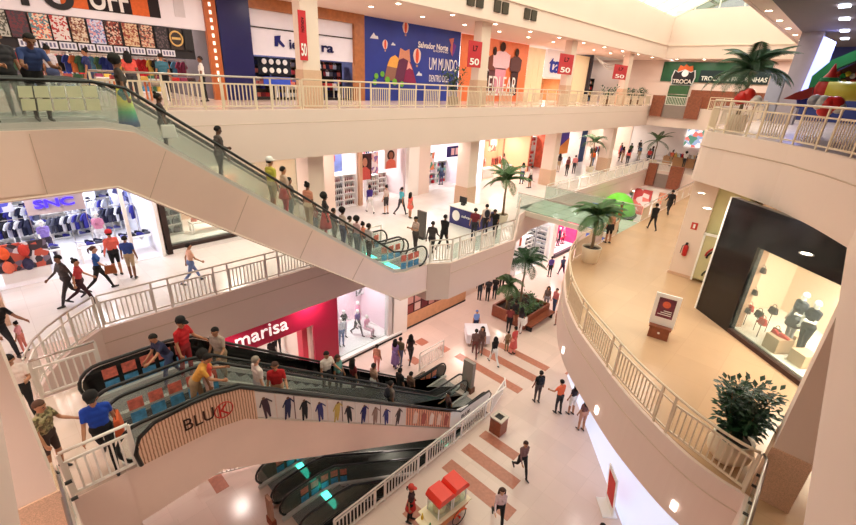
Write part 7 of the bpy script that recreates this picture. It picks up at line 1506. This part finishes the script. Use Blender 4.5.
# black clad strollers at the landing edge etc: shoppers inside the toy shop
r = random.Random(21)
TS = [(2.6, 20.2, (206, 200, 210), 'shopper in a pale top inside the toy shop front, behind the woman in green'), (4.9, 20.3, (226, 90, 80), 'shopper in a coral top before the toy shop'), (6.1, 20.6, (60, 110, 130), 'shopper in a teal top before the toy shop'), (7.5, 20.4, (236, 230, 226), 'shopper in white near the orange strip'), (3.7, 20.7, (40, 50, 100), 'shopper in navy before the toy shop')]
for x, y, c, lb in TS: person((x, y, L2 + .012), r.uniform(0, 360), lb, 'stand', r.choice(['short', 'long', 'bun']), top=c, leg=r.choice([BK, JN, DG]), skin=r.choice(['brown', 'tan']), fem=r.random() < .5)
TF = [(50.2, 19.6, (236, 226, 220), 'shopper in a cream top between the racks at the far corner'), (52.0, 18.9, (90, 60, 120), 'shopper in purple at the far corner'), (49.2, 17.0, (226, 90, 90), 'shopper in bright red leaning near the far white railing end'), (54.4, 17.6, (60, 110, 140), 'shopper in steel blue beyond the far palm'), (53.9, 10.6, (230, 190, 90), 'shopper in yellow at the far market stall'), (55.0, 16.4, (40, 60, 50), 'shopper in deep green by the far market stall corner'), (53.6, 13.9, (226, 120, 90), 'shopper in coral at the far market stall'), (53.8, 12.6, (236, 230, 226), 'shopper in white at the far market stall'), (53.5, 11.4, (60, 50, 60), 'shopper in dark clothes at the far market stall'), (52.4, 15.9, (200, 60, 60), 'shopper in red near the far corner walkway'), (47.5, 18.6, (226, 200, 190), 'shopper in cream outside the far food area'), (45.8, 19.4, (40, 36, 46), 'shopper in black beside the dark blue post'), (50.9, 18.2, (120, 60, 60), 'shopper in brown red at the far corner'), (38.6, 19.5, (80, 60, 60), 'shopper in brown before the red goods shop'), (33.2, 22.2, (230, 170, 160), 'shopper in pink inside the peach shop'), (25.0, 22.3, (90, 120, 150), 'shopper in grey blue before the doll shelves'), (57.3, 9.6, (236, 226, 220), 'shopper in a white shirt at the right end of the far stall')]
for x, y, c, lb in TF: person((x, y, L1 + .05), r.uniform(0, 360), lb, 'stand', r.choice(['short', 'long', 'bun', 'afro']), top=c, leg=r.choice([BK, JN, DG, KH]), skin=r.choice(['brown', 'tan', 'dark']), fem=r.random() < .5)
# small emissive white rectangles on the curved white fascia
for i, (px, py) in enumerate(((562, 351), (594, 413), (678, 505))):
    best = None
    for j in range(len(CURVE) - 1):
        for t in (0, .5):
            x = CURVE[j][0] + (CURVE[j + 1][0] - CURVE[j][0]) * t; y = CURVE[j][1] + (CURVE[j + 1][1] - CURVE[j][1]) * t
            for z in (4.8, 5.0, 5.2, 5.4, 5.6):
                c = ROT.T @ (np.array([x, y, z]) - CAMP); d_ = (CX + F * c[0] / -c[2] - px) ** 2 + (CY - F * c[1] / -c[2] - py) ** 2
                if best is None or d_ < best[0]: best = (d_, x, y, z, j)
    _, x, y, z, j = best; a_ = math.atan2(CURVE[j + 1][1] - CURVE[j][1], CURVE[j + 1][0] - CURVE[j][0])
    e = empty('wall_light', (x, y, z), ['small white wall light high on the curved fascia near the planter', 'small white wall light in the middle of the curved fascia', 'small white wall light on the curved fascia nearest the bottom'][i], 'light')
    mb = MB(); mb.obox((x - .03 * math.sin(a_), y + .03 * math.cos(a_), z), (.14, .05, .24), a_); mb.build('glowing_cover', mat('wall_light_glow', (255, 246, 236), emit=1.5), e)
# ------------------------------------------------------------------ world, exposure
W = bpy.data.worlds.new('sky'); SC.world = W; W.use_nodes = True
bg = W.node_tree.nodes['Background']; bg.inputs[0].default_value = (1.0, .92, .90, 1); bg.inputs[1].default_value = 2.1
vs.exposure = 0.86
try:
    SC.cycles.use_denoising = True; SC.cycles.max_bounces = 8; SC.cycles.transparent_max_bounces = 16; SC.cycles.caustics_reflective = False; SC.cycles.caustics_refractive = False; SC.cycles.sample_clamp_indirect = 6
except Exception: pass
